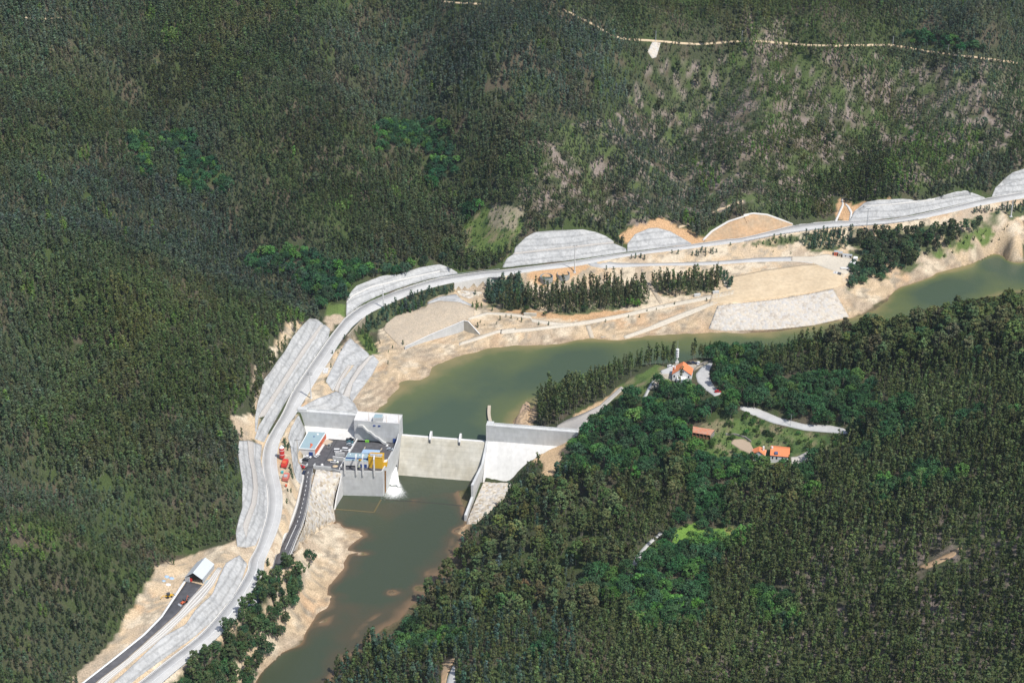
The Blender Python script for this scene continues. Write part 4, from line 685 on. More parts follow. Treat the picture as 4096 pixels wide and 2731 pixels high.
mb = MB(); p = at(Z1(548, 496), .6); a = [(p[0] - O[0] + 1.6 * math.cos(k * math.pi / 8), p[1] - O[1] - 1.2, .6 - .4 - O[2] + 1.6 * math.sin(k * math.pi / 8)) for k in range(9)]; b = [(x, y + 5, z) for x, y, z in a]; mb.add(a + b, [tuple(range(9)), (0, 9, 17, 8)] + [(i, i + 1, i + 10, i + 9) for i in range(8)], 0); mb.build('tunnel_mouth', M['dark'], dam)
mb = MB(); lbox(mb, 33.5, 62.7, -3.5, 7.6, -23, 13); mb.build('intake_block', M['wall'], dam)
mb = MB(); lbox(mb, 33.6, 62.6, -3.4, 7.5, 12.99, 13.12); mb.build('block_roof', M['concrete_pale'], dam)
mb = MB()
for a in ((33.5, 62.7, 7.3, 7.6), (33.5, 33.8, -3.2, 7.3), (62.4, 62.7, -3.2, 7.3), (33.5, 62.7, -3.5, -3.2)): lbox(mb, *a, 13.1, 13.7)
mb.build('roof_kerb', M['concrete_pale'], dam)
hut = [at(p, 16.4)[:2] for p in L(Z1, (1114, 346), (1226, 346), (1237, 303), (1138, 298))]
mb = MB(); mb.prism([(x - O[0], y - O[1]) for x, y in hut], 13.1 - O[2], 16.4 - O[2]); h = mb.build('roof_hut', M['wall'], dam)
cx, cy = np.mean(hut, axis=0); mb = MB(); mb.prism([((x - cx) * .9 + cx - O[0], (y - cy) * .9 + cy - O[1]) for x, y in hut], 16.38 - O[2], 16.5 - O[2]); mb.build('roof', M['roof_teal'], h)
FA, FB = LT(33.5, 7.6), LT(62.7, 7.6)
for nm, px in (('window', (1133, 433)), ('window', (1190, 437))):
    p = onplane(Z1(*px), FA, FB) - O; mb = MB(); mb.box(p[0] - .75, p[0] + .75, p[1] - .2, p[1] + .3, p[2] - .5, p[2] + .5); mb.build(nm, M['blue'], dam)
p = onplane(Z1(1366, 604), FA, FB) - O; mb = MB(); mb.box(p[0] - 1.1, p[0] + 1.1, p[1] - .25, p[1] + .5, p[2] - 1.5, p[2] + 1.5); mb.build('door', M['blue'], dam)
# stair along the downstream wall of the block
LX, LY = LT(33.6, 8.6), LT(62.7, 8.6); mb = MB(); st = [onplane(Z1(*q), LX, LY) for q in ((948, 412), (1000, 414), (1060, 478), (1090, 486), (1150, 542), (1180, 552), (1235, 602), (1310, 632))]
for a, b in zip(st[:-1], st[1:]):
    A, B = a - O, b - O; n = Vector((-.146, -.989)); w = 1.8
    q = [(A[0], A[1]), (B[0], B[1]), (B[0] - n.x * 1.1, B[1] - n.y * 1.1), (A[0] - n.x * 1.1, A[1] - n.y * 1.1)]
    q2 = [(A[0] + n.x * 1.6, A[1] + n.y * 1.6), (B[0] + n.x * 1.6, B[1] + n.y * 1.6), (B[0] - n.x * 1.0, B[1] - n.y * 1.0), (A[0] - n.x * 1.0, A[1] - n.y * 1.0)]
    mb.prism(q2, [A[2] - 1.5, B[2] - 1.5, B[2] - 1.5, A[2] - 1.5], [A[2] - 1.1, B[2] - 1.1, B[2] - 1.1, A[2] - 1.1])
    q3 = [(A[0] + n.x * 1.6, A[1] + n.y * 1.6), (B[0] + n.x * 1.6, B[1] + n.y * 1.6), (B[0] + n.x * 1.4, B[1] + n.y * 1.4), (A[0] + n.x * 1.4, A[1] + n.y * 1.4)]
    mb.prism(q3, [A[2] - 1.1, B[2] - 1.1, B[2] - 1.1, A[2] - 1.1], [A[2] + .05, B[2] + .05, B[2] + .05, A[2] + .05])
mb.build('stair', M['concrete'], dam)
# powerhouse base under the deck
pA = at(Z1(752, 950), -1); pB = at(Z1(1218, 962), -1)
base = [pA[:2], pB[:2], at(Z1(1405, 590), -1)[:2], LT(62.6, 7.7), LT(40, 7.7), LT(30, 9.6)]
mb = MB(); mb.prism([(x - O[0], y - O[1]) for x, y in base], 0, -1 - O[2]); mb.build('powerhouse_base', M['wall'], dam)
deck2 = [at(p, -1)[:2] for p in L(Z1, (372, 497), (268, 864), (350, 903), (436, 903), (640, 918), (752, 950))] + [LT(30, 9.65), LT(0, 9.5)]
mb = MB(); mb.prism([(x - O[0], y - O[1]) for x, y in deck2], -8 - O[2], -1.003 - O[2]); mb.build('deck_slab', M['concrete'], dam)
allow = [at(p, -1)[:2] for p in L(Z1, (380, 520), (335, 800), (300, 862), (352, 900), (436, 903), (640, 918), (752, 943), (1212, 952), (1395, 600))] + [LT(61, 7.8), LT(34, 7.8), LT(33, 9.8), LT(2, 9.8)]
mb = MB(); mb.prism([(x - O[0], y - O[1]) for x, y in allow], -.996 - O[2], -.96 - O[2]); mb.build('asphalt_deck', M['asphalt'], dam)
def dwall(name, px, z0, z1, w=.4, mt='wall', zpx=-1):
    mb = MB(); P = [at(p, zpx) - O for p in px]
    for a, b in zip(P[:-1], P[1:]): box_between(mb, a, b, w, z0 - O[2], z1 - O[2])
    return mb.build(name, M[mt], dam)
dwall('parapet', L(Z1, (437, 905), (640, 920)), -2.5, .2, .5); dwall('parapet', L(Z1, (240, 868), (352, 903)), -2.0, .2, .5)
dwall('parapet', L(Z1, (352, 903), (374, 880)), -2.0, .2, .5); dwall('parapet', L(Z1, (437, 905), (460, 880)), -2.0, .2, .5)
dwall('dividing_wall', L(Z1, (940, 590), (735, 935)), -1.5, .1, .7, 'concrete_pale'); dwall('joint', L(Z1, (715, 590), (548, 880)), -1, -.93, .22, 'dark')
dwall('front_kerb', L(Z1, (752, 948), (1212, 958)), -1.2, -.55, .35)
# right wall of the powerhouse, rising towards the block
rA, rB = pB[:2], LT(62.3, 9); P = [onplane(Z1(*q), rA, rB) - O for q in ((1218, 955), (1352, 712), (1392, 600), (1406, 536))]
mb = MB()
for a, b in zip(P[:-1], P[1:]): box_between(mb, a, b, .55, (0, 0), (a[2], b[2]))
box_between(mb, P[-1], np.array([*LT(62.4, 7.5), 0]) - O, .5, 0, P[-1][2]); mb.build('river_wall', M['wall'], dam)
# rusty streak and gate slot on the river wall
u = (np.array([*rB, 0]) - np.array([*rA, 0])); u /= np.linalg.norm(u); nr = np.array([u[1], -u[0], 0])
def onriver(q, off=.31): return onplane(Z1(*q), rA, rB) - O + nr * off
mb = MB(); v = [onriver(q) for q in ((1243, 945), (1262, 945), (1262, 1180), (1246, 1235))]; mb.add(v, [(0, 1, 2, 3), (3, 2, 1, 0)]); mb.build('rust_streak', M['rust'], dam)
mb = MB(); v = [onriver(q, .34) for q in ((1350, 935), (1386, 872), (1384, 900), (1358, 950))]; w2 = [p - nr * 2 for p in v]; mb.add(v + w2, [(0, 1, 2, 3), (3, 2, 1, 0)]); mb.build('outlet', M['dark'], dam)
# crane columns on the front wall
fA, fB = pA[:2], pB[:2]; un = (np.array(fB) - np.array(fA)); un /= np.linalg.norm(un); fn = np.array([un[1], -un[0]]); fn = fn if fn[1] < 0 else -fn
for (bx, by), (tx, ty), arm in (((440, 1345), (435, 790), 0), ((840, 1380), (836, 775), 1), ((1070, 1400), (1065, 775), 1), ((1465, 1430), (1472, 825), 1)):
    b = onplane(ZB(bx, by), np.array(fA) + fn * .5, np.array(fB) + fn * .5) - O; h = (by - ty) / 8.711 / 5.45
    mb = MB(); w = .42; mb.box(b[0] - w, b[0] + w, b[1] - .45, b[1] + .45, b[2], b[2] + h)
    if arm: mb.box(b[0] - w, b[0] + w, b[1] + .46, b[1] + 4.2, b[2] + h - .75, b[2] + h)
    mb.box(b[0] - .3, b[0] + .3, b[1] - .3, b[1] + .5, b[2] - .5, b[2] - .005); cc_ = mb.build('crane_column', M['concrete_pale'], dam)
# weir
prof = [(-4, -23), (-4, -4), (-2.2, -.6), (-1.2, .55), (0, 1), (1.2, .85), (2.6, .1), (4.2, -1.5), (16.9, -19), (18, -23)]
mb = MB(); extrude(mb, prof, 62.75, 116.6); mb.build('weir', M['weir'], dam)
mb = MB(); extrude(mb, [(x + .0 if x < 1 else x, z + .06) for x, z in [(-1.2, .55), (0, 1), (1.2, .85), (1.2, .5), (-1.2, .2)]], 62.8, 116.5); mb.build('crest', M['concrete_pale'], dam)
for q in ((578, 515), (886, 540)):
    p = at(Z2(*q), 2); s_ = (p[0] + 132.4) * .989 - (p[1] - 1048.6) * .146
    mb = MB(); extrude(mb, [(-3.2, -6), (-3.2, 2.6), (-2.6, 3.6), (-1.5, 4.0), (.5, 3.6), (3.2, 1.4), (3.9, .2), (3.9, -3)], s_ - .6, s_ + .6); mb.build('pier', M['concrete_pale'], dam)
    mb = MB(); extrude(mb, [(3.3, -2), (3.3, 1.1), (4.15, .2), (4.15, -2)], s_ - .55, s_ + .55); mb.build('pier_nose', M['darkmetal'], dam)
# right abutment
mb = MB(); extrude(mb, [(-2, -8), (-2, 13), (2, 13), (2, 2.6), (2, -8)], 117.8, 176); lbox(mb, 122, 176, 1.75, 2.05, 13, 13.9); lbox(mb, 122, 176, -2.05, -1.75, 13, 13.9); lbox(mb, 117.6, 122, -3.2, 2.2, -6, 14.1); mb.build('abutment_wall', M['wall'], dam)
mb = MB(); extrude(mb, [(2.05, -22), (2.05, 2.6), (2.05 + .95 * 22.6, -20), (2.05 + .95 * 22.6, -22)], 118.2, 172); mb.build('sloping_face', M['slope'], dam)
tA, tB = np.array([-15.3, 1030.2]), np.array([-28.2, 970.4])
Tq = [onplane(Z2(*q), tA, tB) for q in ((1188, 440), (1188, 492), (1150, 700), (1128, 802), (1022, 1018), (1023, 1140), (952, 1332))]
mb = MB(); P = [q - O for q in Tq]
for k, (a, b) in enumerate(zip(P[:-1], P[1:])):
    if np.linalg.norm((b - a)[:2]) > .8: box_between(mb, a, b, 1.5, 0, (a[2], b[2]), off=-.4)
mb.build('training_wall', M['wall'], dam)
# curved wing wall left of the powerhouse
wb = smooth_line([at(p, -19) for p in L(Z1, (775, 1222), (742, 1275), (705, 1335), (678, 1395))], 4); wt = resample(L(Z1, (757, 978), (715, 1060), (686, 1150), (666, 1260), (662, 1345), (674, 1400)), len(wb))
mb = MB(); P = []
for b, q in zip(wb, wt): r = ray(q); k = b[1] / r[1]; P.append(np.array([b[0], b[1], HC + r[2] * k]) - O)
P[0] = pA - O + np.array([0, 0, -.2])
for a, b in zip(P[:-1], P[1:]): box_between(mb, a, b, .7, 0, (a[2], b[2]))
mb.build('wing_wall', M['concrete_pale'], dam)
def loftz(name, label, ab, nu, nv, rough, mt='riprap'):
    a, b = ab; A = resample([at(p, z) for p, z in a], nu + 1); B = resample([at(p, z) for p, z in b], nu + 1); KEEP.append([p for p, z in a] + [p for p, z in b][::-1]); P = np.zeros((nv + 1, nu + 1, 3))
    for j in range(nv + 1):
        t = j / nv; P[j] = A + (B - A) * t; P[j][:, 2] += rough * min(1, 8 * t * (1 - t)) * (fbm(P[j][:, 0], P[j][:, 1], 2.4, 8, 2) + .3)
    tag(sheet(name, P, M[mt], skirt=4), label, kind='stuff')
loftz('riprap', 'pale riprap stones on the slope left of the powerhouse', RIPL, 60, 50, .7)
loftz('riprap', 'pale riprap stones behind the right training wall', RIPR, 50, 40, .7)
# curved guide wall standing in the reservoir
gl = smooth_line([at(p, 2.2) for p in L(Z2, (1195, 185), (1191, 250), (1197, 310), (1212, 368), (1222, 400))], 5); mb = MB()
for a, b in zip(gl[:-1], gl[1:]): box_between(mb, a - O, b - O, 2.0, -8 - O[2], 2.2 - O[2])
mb.build('guide_wall', M['concrete_beige'], dam)
# submerged sills showing through
for nm, px in (('sill', L(Z1, (690, 1385), (900, 1400), (1130, 1420), (1210, 1275))), ('sill', L(Z2, (95, 1168), (500, 1195), (985, 1240)))):
    mb = MB(); P = [at(p, -19) - O for p in px]
    for a, b in zip(P[:-1], P[1:]): box_between(mb, a, b, .9, -19.4 - O[2], -18.965 - O[2])
    M['sill'] = M.get('sill') or mat('submerged_sill', (.14, .11, .045), .3, .2, .8); M['sill2'] = M.get('sill2') or mat('dark_sill', (.05, .05, .035), .3, .2, .8); mb.build(nm, M['sill'] if px[0][0] < 1400 else M['sill2'], dam)
# water jet and foam
M['foam'] = bpy.data.materials.new('foam'); M['foam'].use_nodes = True; n = M['foam'].node_tree; b = n.nodes['Principled BSDF']; b.inputs['Base Color'].default_value = (.82, .84, .80, 1); b.inputs['Roughness'].default_value = .9
g_ = n.nodes.new('ShaderNodeNewGeometry'); a_ = n.nodes.new('ShaderNodeAttribute'); a_.attribute_name = 'thick'; t_ = n.nodes.new('ShaderNodeTexNoise'); t_.inputs['Scale'].default_value = 1.1; t_.inputs['Detail'].default_value = 8; n.links.new(g_.outputs['Position'], t_.inputs['Vector'])
s_ = n.nodes.new('ShaderNodeMath'); s_.operation = 'MULTIPLY_ADD'; s_.inputs[1].default_value = 2.2; n.links.new(a_.outputs['Fac'], s_.inputs[0]); n.links.new(t_.outputs[0], s_.inputs[2]); r_ = n.nodes.new('ShaderNodeMapRange'); r_.inputs[1].default_value = .65; r_.inputs[2].default_value = 1.35; n.links.new(s_.outputs[0], r_.inputs[0]); n.links.new(r_.outputs[0], b.inputs['Alpha'])
j0 = onriver((1372, 905)) + O; j1 = at(Z1(1358, 1130), -18.8); P = np.zeros((13, 9, 3)); 
for i in range(13):
    t = i / 12; cxy = j0[:2] * (1 - t) + j1[:2] * t; z = j0[2] + (j1[2] - j0[2]) * t ** 1.8; w = .8 + 3.4 * t
    for k in range(9): a = math.pi * (k / 8); P[i, k] = (cxy[0] + math.cos(a) * w * .9, cxy[1] - math.cos(a) * w * .25 + .6 * random.uniform(-1, 1) * t, z + math.sin(a) * (.5 + 1.0 * t) * random.uniform(.7, 1.3) - .1)
o = sheet('water_jet', P, M['foam'], skirt=.1); tag(o, 'white water jet shooting from the outlet in the river wall', 'water jet'); a = o.data.attributes.new('thick', 'FLOAT', 'POINT'); a.data.foreach_set('value', [.38] * len(o.data.vertices))
X, Y = np.meshgrid(np.linspace(-82, -55, 50), np.linspace(984, 1018, 60)); f0 = at(Z1(1370, 1010), -19); f1 = at(Z1(1360, 1215), -19)
u1 = ((X - f0[0]) * (f1[0] - f0[0]) + (Y - f0[1]) * (f1[1] - f0[1])) / ((f1[0] - f0[0]) ** 2 + (f1[1] - f0[1]) ** 2); dd = np.abs((X - f0[0]) * (f1[1] - f0[1]) - (Y - f0[1]) * (f1[0] - f0[0])) / np.hypot(f1[0] - f0[0], f1[1] - f0[1])
th = np.clip(1.05 - dd / (1.5 + 7.5 * np.clip(u1, 0, 1.3)), 0, 1) * np.clip((1.35 - u1) / .5, 0, 1) * np.clip((u1 + .3) / .3, 0, 1) * .58
o = link('foam', np.stack([X.ravel(), Y.ravel(), -18.95 + .25 * rng.random(X.size) * th.ravel()], 1), grid_faces(59, 49), M['foam'], smooth=True); tag(o, 'white and pale green foam spreading below the water jet', kind='stuff'); a = o.data.attributes.new('thick', 'FLOAT', 'POINT'); a.data.foreach_set('value', th.ravel().astype(np.float32))
# ------------------------------------------------------------ built things
class RB_(MB):
    """mesh builder in world coordinates, stored relative to its thing's base"""
    def __init__(s, t): super().__init__(); s.t = t
    def build(s, name, mats, parent='own', smooth=False):
        o = np.array(s.t.location); s.v = [tuple(np.array(p) - o) for p in s.v]; return link(name, s.v, s.f, mats, s.t if parent == 'own' else parent, s.m, smooth)
def W2(f, z, *pts): return [tuple(at(f(*p), z)[:2]) for p in pts]
def inset(P, k): c_ = np.mean(P, axis=0); return [tuple(c_ + (np.array(p) - c_) * k) for p in P]
def lerp2(a, b, t): return (a[0] + (b[0] - a[0]) * t, a[1] + (b[1] - a[1]) * t)
def panel(mb, a, b, z0, z1, out=.08, mi=0):
    """thin panel standing proud of the wall a-b"""
    return box_between(mb, a, b, out * 2, z0, z1, mi)
# road-side retaining walls
def rwall(label, base_px, zb, top_px, mt, w=.6, down=3):
    A, B = at(base_px[0], zb[0]), at(base_px[1], zb[1]); T = [onplane(p, A[:2], B[:2]) for p in top_px]
    t = thing('retaining_wall', label, 'retaining wall', (A[0], A[1], zb[0])); mb = RB_(t)
    for a, b in zip(T[:-1], T[1:]): box_between(mb, a, b, w, min(zb) - down, (a[2], b[2]))
    mb.build('wall', M[mt]); mb = RB_(t)
    for a, b in zip(T[:-1], T[1:]): box_between(mb, a, b, w + .2, (a[2], b[2]), (a[2] + .15, b[2] + .15))
    mb.build('coping', M['concrete_pale']); return t
rwall('long pale retaining wall holding the stony spoil bank above the shore', (Z8(840, 1048), Z8(1452, 842)), (3.4, 3.8), L(Z8, (834, 1012), (1100, 885), (1452, 738)), 'wall')
rwall('short grey return wall sloping down to the shore track', (Z8(1453, 842), Z8(1618, 886)), (3.8, 4.2), L(Z8, (1455, 738), (1500, 748), (1560, 815), (1618, 880)), 'concrete_stained')
t = thing('retaining_wall', 'white concrete retaining wall carrying the road above the rock fill', 'retaining wall', at(Z8(1360, 340), 6)); mb = RB_(t); P = [at(p, 13.3) for p in L(Z8, (1350, 345), (1500, 316), (1660, 290), (1815, 264))]
for a, b in zip(P[:-1], P[1:]): box_between(mb, a, b, .8, 4, 13.4)
mb.build('wall', M['slope'])
t = thing('retaining_wall', 'beige block retaining wall below the road bend', 'retaining wall', at(Z8(430, 690), 5)); mb = RB_(t); P = [at(p, 13) for p in L(Z8, (432, 690), (380, 735), (330, 788), (280, 842), (236, 896))]
for a, b in zip(P[:-1], P[1:]): box_between(mb, a, b, .8, 3, 13.0)
M['blocks'] = jointed('block_wall', (.42, .36, .26), (.38, .33, .25), 1.2, .6, .2, .1, .7); mb.build('wall', M['blocks'])
def garden_wall(label, px, h, ym=900):
    P = [ground(p, ym) for p in px]; t = thing('garden_wall', label, 'garden wall', P[0]); mb = RB_(t)
    for a, b in zip(P[:-1], P[1:]): box_between(mb, a, b, .5, min(a[2], b[2]) - 1.5, (a[2] + h, b[2] + h))
    mb.build('wall', M['stonewall']); return t
garden_wall('grey stone terrace wall right of the two-part tiled house', L(Z7, (1740, 1005), (1810, 985), (1880, 955)), 1.6)
garden_wall('dark dry stone wall above the ploughed oval plot', L(Z7, (1180, 762), (1260, 765), (1330, 785), (1380, 820)), 1.2)
garden_wall('curved stone wall between the white house yard and its road', L(Z7, (925, 268), (955, 232), (1000, 208), (1062, 188)), 1.2)

# service building with blue-grey roof and orange side
BL, BR, FR_, FL = W2(ZA, 4.0, (570, 190), (1128, 215), (778, 752), (282, 722)); P4 = [BL, BR, FR_, FL]
t = thing('service_building', 'flat blue-grey roofed service building with an orange side wall', 'building', (*np.mean(P4, axis=0), -.96)); mb = RB_(t); mb.prism(inset(P4, .985), -1.0, 3.7); w = mb.build('wall', M['concrete_pale'])
mb = RB_(t); panel(mb, lerp2(BR, FR_, .02), lerp2(BR, FR_, .98), -.2, 3.3, .12); mb.build('orange_wall', M['orange']); mb = RB_(t); n_ = np.array(BR) - np.array(FR_); n_ = np.array([n_[1], -n_[0]]) / np.linalg.norm(n_)
box_between(mb, np.array(FR_) + n_ * .9, np.array(BR) + n_ * .9, 1.4, -1.0, -.5); mb.build('step', M['concrete_pale'])
mb = RB_(t); mb.prism(inset(P4, .96), 3.7, 3.86); rf = mb.build('roof', M['roof_teal']); mb = RB_(t)
for a, b in ((BL, BR), (BR, FR_), (FR_, FL), (FL, BL)): box_between(mb, a, b, .45, 3.5, 4.05)
mb.build('roof_edge', M['white']); 
for nm, q, w_, h_, m_ in (('hatch', (752, 355), .5, .12, 'blue'), ('vent', (872, 295), .6, .5, 'white')):
    p = at(ZA(*q), 3.9); mb = RB_(t); mb.box(p[0] - w_, p[0] + w_, p[1] - w_, p[1] + w_, 3.861, 3.86 + h_); mb.build(nm, M[m_])
mb = RB_(t); a, b = W2(ZA, -.96, (585, 955), (702, 958)); a = (a[0], (FL[1] + FR_[1]) / 2 + .2); pa = lerp2(FL, FR_, .62); pb = lerp2(FL, FR_, .86); panel(mb, pa, pb, -.95, 1.6, .16); mb.build('door', M['blue'])
for k in (.15, .45, .7):
    mb = RB_(t); panel(mb, lerp2(BR, FR_, k), lerp2(BR, FR_, k + .03), 1.2, 2.0, .2); mb.build('window', M['glass'])
p = at(ZA(680, 610), 3.9); t = thing('tarpaulin', 'crumpled bright orange tarpaulin on the blue-grey roof', 'tarpaulin', p); mb = RB_(t)
ring = W2(ZA, 4.1, (655, 548), (720, 600), (705, 635), (670, 655), (665, 705), (615, 700), (640, 640), (632, 580)); cz = 4.5; mb.add([(*q, 3.88 + .15 * (i % 2)) for i, q in enumerate(ring)] + [(*np.mean(ring, axis=0), cz)], [(i, (i + 1) % 8, 8) for i in range(8)]); mb.build('cover', M['orange'])

# long workshop with blue doors
t = thing('workshop', 'long low grey workshop with pale blue roof and blue doors', 'building', (*at(ZB(800, 1000), -.96)[:2], -.96))
Bk = W2(ZB, 4.6, (548, 602), (1250, 642), (1243, 800), (470, 757)); mb = RB_(t); mb.prism(inset(Bk, .99), -1, 4.3); mb.build('wall', M['concrete_pale']); mb = RB_(t); mb.prism(Bk, 4.3, 4.6); mb.build('roof', M['roof_teal'])
mb = RB_(t); box_between(mb, np.array(Bk[3]) - (0, .25), np.array(Bk[2]) - (0, .25), .4, 3.75, 4.35); mb.build('fascia', M['blue'])
Lf = W2(ZB, 3.8, (458, 772), (806, 792), (800, 880), (388, 872)); mb = RB_(t); mb.prism(inset(Lf, .985), .0, 3.55); mb.build('wall', M['concrete_pale']); mb = RB_(t); mb.prism(Lf, 3.55, 3.72); mb.build('roof', M['roof_teal'])
mb = RB_(t); mb.prism(inset(Lf, .9), -1, -.002); mb.build('shaded_gap', M['dark'])  # black box standing in for the shade in the gap beneath the left part
Rg = W2(ZB, 3.8, (862, 796), (1243, 826), (1246, 915), (842, 895)); mb = RB_(t); mb.prism(inset(Rg, .985), -1, 3.55); mb.build('wall', M['concrete_pale']); mb = RB_(t); mb.prism(Rg, 3.55, 3.72); mb.build('roof', M['roof_teal'])
a_, b_ = Rg[3], Rg[2]
for k0, k1 in ((.30, .47), (.64, .86)): mb = RB_(t); panel(mb, lerp2(a_, b_, k0), lerp2(a_, b_, k1), -.98, 1.6, .15); mb.build('door', M['blue'])
mb = RB_(t); mb.prism(W2(ZB, 3.9, (925, 800), (1022, 806), (1000, 890), (900, 885)), 3.73, 3.9); mb.build('roof_panel', M['yellow'])
for q in ((620, 665), (800, 685), (945, 690), (1090, 705)): p = at(ZB(*q), 4.7); mb = RB_(t); mb.box(p[0] - .35, p[0] + .35, p[1] - .35, p[1] + .35, 4.601, 4.85); mb.build('skylight', M['white'])
# yellow building
Y4 = W2(ZB, 7.4, (1330, 597), (1796, 622), (1728, 775), (1243, 735)); t = thing('yellow_building', 'tall boxy yellow plant building at the end of the workshop', 'building', (*np.mean(Y4, axis=0), -.96))
mb = RB_(t); mb.prism(Y4, -1, 6.9); mb.build('wall', M['yellow']); mb = RB_(t)
for i in range(4): box_between(mb, Y4[i], Y4[(i + 1) % 4], .3, 6.88, 7.5)
mb.build('parapet', M['yellow']); mb = RB_(t); mb.prism(inset(Y4, .84), 6.9, 6.95); mb.build('roof', M['grey_metal'])
for k in range(5): p = np.array(lerp2(lerp2(Y4[0], Y4[3], .5), lerp2(Y4[1], Y4[2], .5), .14 + .18 * k)); mb = RB_(t); mb.box(p[0] - .75, p[0] + .75, p[1] - .9, p[1] + .9, 6.96, 7.7); mb.build('fan_unit', M['grey_metal' if k != 2 else 'concrete_stained'])
mb = RB_(t); panel(mb, lerp2(Y4[3], Y4[2], .30), lerp2(Y4[3], Y4[2], .38), -.9, 1.5, .14); mb.build('door', M['blue'])
xa = np.array(Y4[1]); xb = at(ZB(1855, 912), -.96)[:2]; xc = xa + (np.array(Y4[2]) - xa) * .55; An = [tuple(xa + (.02, .02)), tuple(xc + (.02, 0)), (xc[0] + 2.2, xc[1] + .3), (xa[0] + 2.0, xa[1] + 1.2)]
mb = RB_(t); mb.prism(An, -1, 2.3); mb.build('annex', M['yellow']); mb = RB_(t); mb.prism(inset(An, .9), 2.3, 2.42); mb.build('annex_roof', M['concrete_pale'])
# steel panel, screen walls and small stuff on the deck
Pn = W2(ZB, -.2, (1078, 492), (1662, 522), (1640, 622), (1000, 625)); t = thing('gate_leaf', 'pale blue steel gate panel lying on the asphalt behind the yellow building', 'gate leaf', (*np.mean(Pn, axis=0), -.96)); mb = RB_(t); mb.prism(Pn, -.5, -.1); mb.build('plate', M['lightblue'])
for q in (((1142, 418), (1100, 490)), ((1722, 462), (1670, 545))): mb = RB_(t); a, b = [at(ZB(*k), -.8) for k in q]; box_between(mb, a, b, .5, -.955, -.4); mb.build('beam', M['concrete_beige'])
for lab, a, b, h in (('grey concrete screen wall behind the pickup, nearer the slope', (98, 705), (425, 722), 2.2), ('longer grey concrete screen wall beside the white pickup', (16, 862), (388, 905), 2.7)):
    A, B = [at(ZB(*k), -.96) for k in (a, b)]; t = thing('screen_wall', lab, 'concrete wall', A); mb = RB_(t); box_between(mb, A, B, .5, -1, -.96 + h); mb.build('wall', M['wall']); mb = RB_(t); box_between(mb, A, B, .62, -.96 + h, -.84 + h); mb.build('coping', M['concrete_pale'])
def crate(name, label, cat, p, size, rz, mt, lid=None, mt2=None):
    t = thing(name, label, cat, p, rz); mb = MB(); x, y, z = size; mb.box(-x / 2, x / 2, -y / 2, y / 2, 0, z); mb.box(-x / 2 - .05, x / 2 + .05, -y / 2 - .05, y / 2 + .05, z * .45, z * .55); mb.build('body', M[mt], t)
    mb = MB(); mb.box(-x / 2 - .08, x / 2 + .08, -y / 2 - .08, y / 2 + .08, z + .001, z + .14); mb.build(lid or 'lid', M[mt2 or mt], t); return t
crate('storage_box', 'turquoise storage box at the foot of the sloping concrete', 'storage box', at(ZA(1500, 378), -.96), (1.6, 1.1, 1.2), -.1, 'teal'); crate('pallet', 'flat yellow pallet beside the turquoise box', 'pallet', at(ZA(1455, 408), -.96), (1.6, 1.0, .25), 0, 'yellow')
crate('storage_box', 'long lime green box against the intake block wall', 'storage box', at(ZB(1207, 240), -.96), (2.3, .9, 1.1), -.1, 'green'); crate('grey_crate', 'pale slab stack beside the orange wall', 'slab stack', at(ZA(1180, 560), -.96), (4.2, 5.5, .6), -.5, 'concrete_beige')
def heap(name, label, cat, p, r, h, mt, sq=1):
    n = 14; V = [(0, 0, h)]; F_ = []
    for j, (q, k) in enumerate(((.45, .75), (.8, .3), (1.05, -.1))):
        for i in range(n): a = 2 * math.pi * i / n; rr = r * q * random.uniform(.85, 1.15); V.append((rr * math.cos(a), rr * math.sin(a) * sq, h * k * random.uniform(.85, 1.15)))
    F_ += [(0, 1 + i, 1 + (i + 1) % n) for i in range(n)]
    for j in range(2): F_ += [(1 + j * n + i, 1 + (j + 1) * n + i, 1 + (j + 1) * n + (i + 1) % n, 1 + j * n + (i + 1) % n) for i in range(n)]
    o = link(name, V, F_, M[mt], smooth=True); o.location = tuple(p); return tag(o, label, cat)
heap('sand_heap', 'long tan sand heap behind the white pickup', 'sand heap', at(ZA(1265, 1095), -.97), 1.9, .8, 'sand_heap', .5); heap('sand_heap', 'low round tan sand heap by the front parapet', 'sand heap', at(ZA(1420, 1285), -.97), 1.8, .5, 'sand_heap', .8)
heap('white_cover', 'small white covered mound at the end of the dark joint line', 'covered mound', at(ZA(1008, 1240), -.97), 1.0, .9, 'white', .7); heap('white_sack', 'round white sack beside the silver car', 'sack', at(ZB(1900, 370), -.97), .9, .9, 'white', .7)

# poles and masts
def pole(name, label, cat, f, base, top, z=None, r=.35, mt='concrete_pale', arms=0, group=None, lattice=False):
    b = ground(f(*base)) if z is None else at(f(*base), z); q = ray(f(*top)); h = HC + q[2] / q[1] * b[1] - b[2]; t = thing(name, label, cat, b, 0, group); mb = MB(); mb.tube((0, 0, -.3), (0, 0, h), r, r * .55, 8)
    if lattice:
        for k in range(int(h / 1.6)): mb.box(-r * 1.1, r * 1.1, -r * 1.1, r * 1.1, k * 1.6 + .8, k * 1.6 + 1.0)
    mb.build('shaft', M[mt], t); mb = MB(); mb.box(-r * 1.8, r * 1.8, -r * 1.8, r * 1.8, -.5, .25); mb.build('footing', M['concrete'], t)
    for k in range(arms): mb = MB(); mb.box(-1.7, 1.7, -.1, .1, h - .4 - k * 1.1, h - .2 - k * 1.1); mb.build('crossarm', M['darkmetal'], t)
    return t, h
pole('power_pole', 'tall lattice-like pale pole standing by the road above the dam', 'power pole', Z3, (982, 1118), (962, 830), 12.8, .42, arms=2, lattice=True)
pole('power_pole', 'tall white pole on the outer side of the bend among bushes', 'power pole', Z8, (612, 610), (605, 405), None, .45, arms=1, lattice=True)
pole('power_pole', 'slim beige pole at the corner of the service building', 'power pole', ZA, (262, 1182), (256, 448), -1, .28, 'concrete_beige', arms=1)
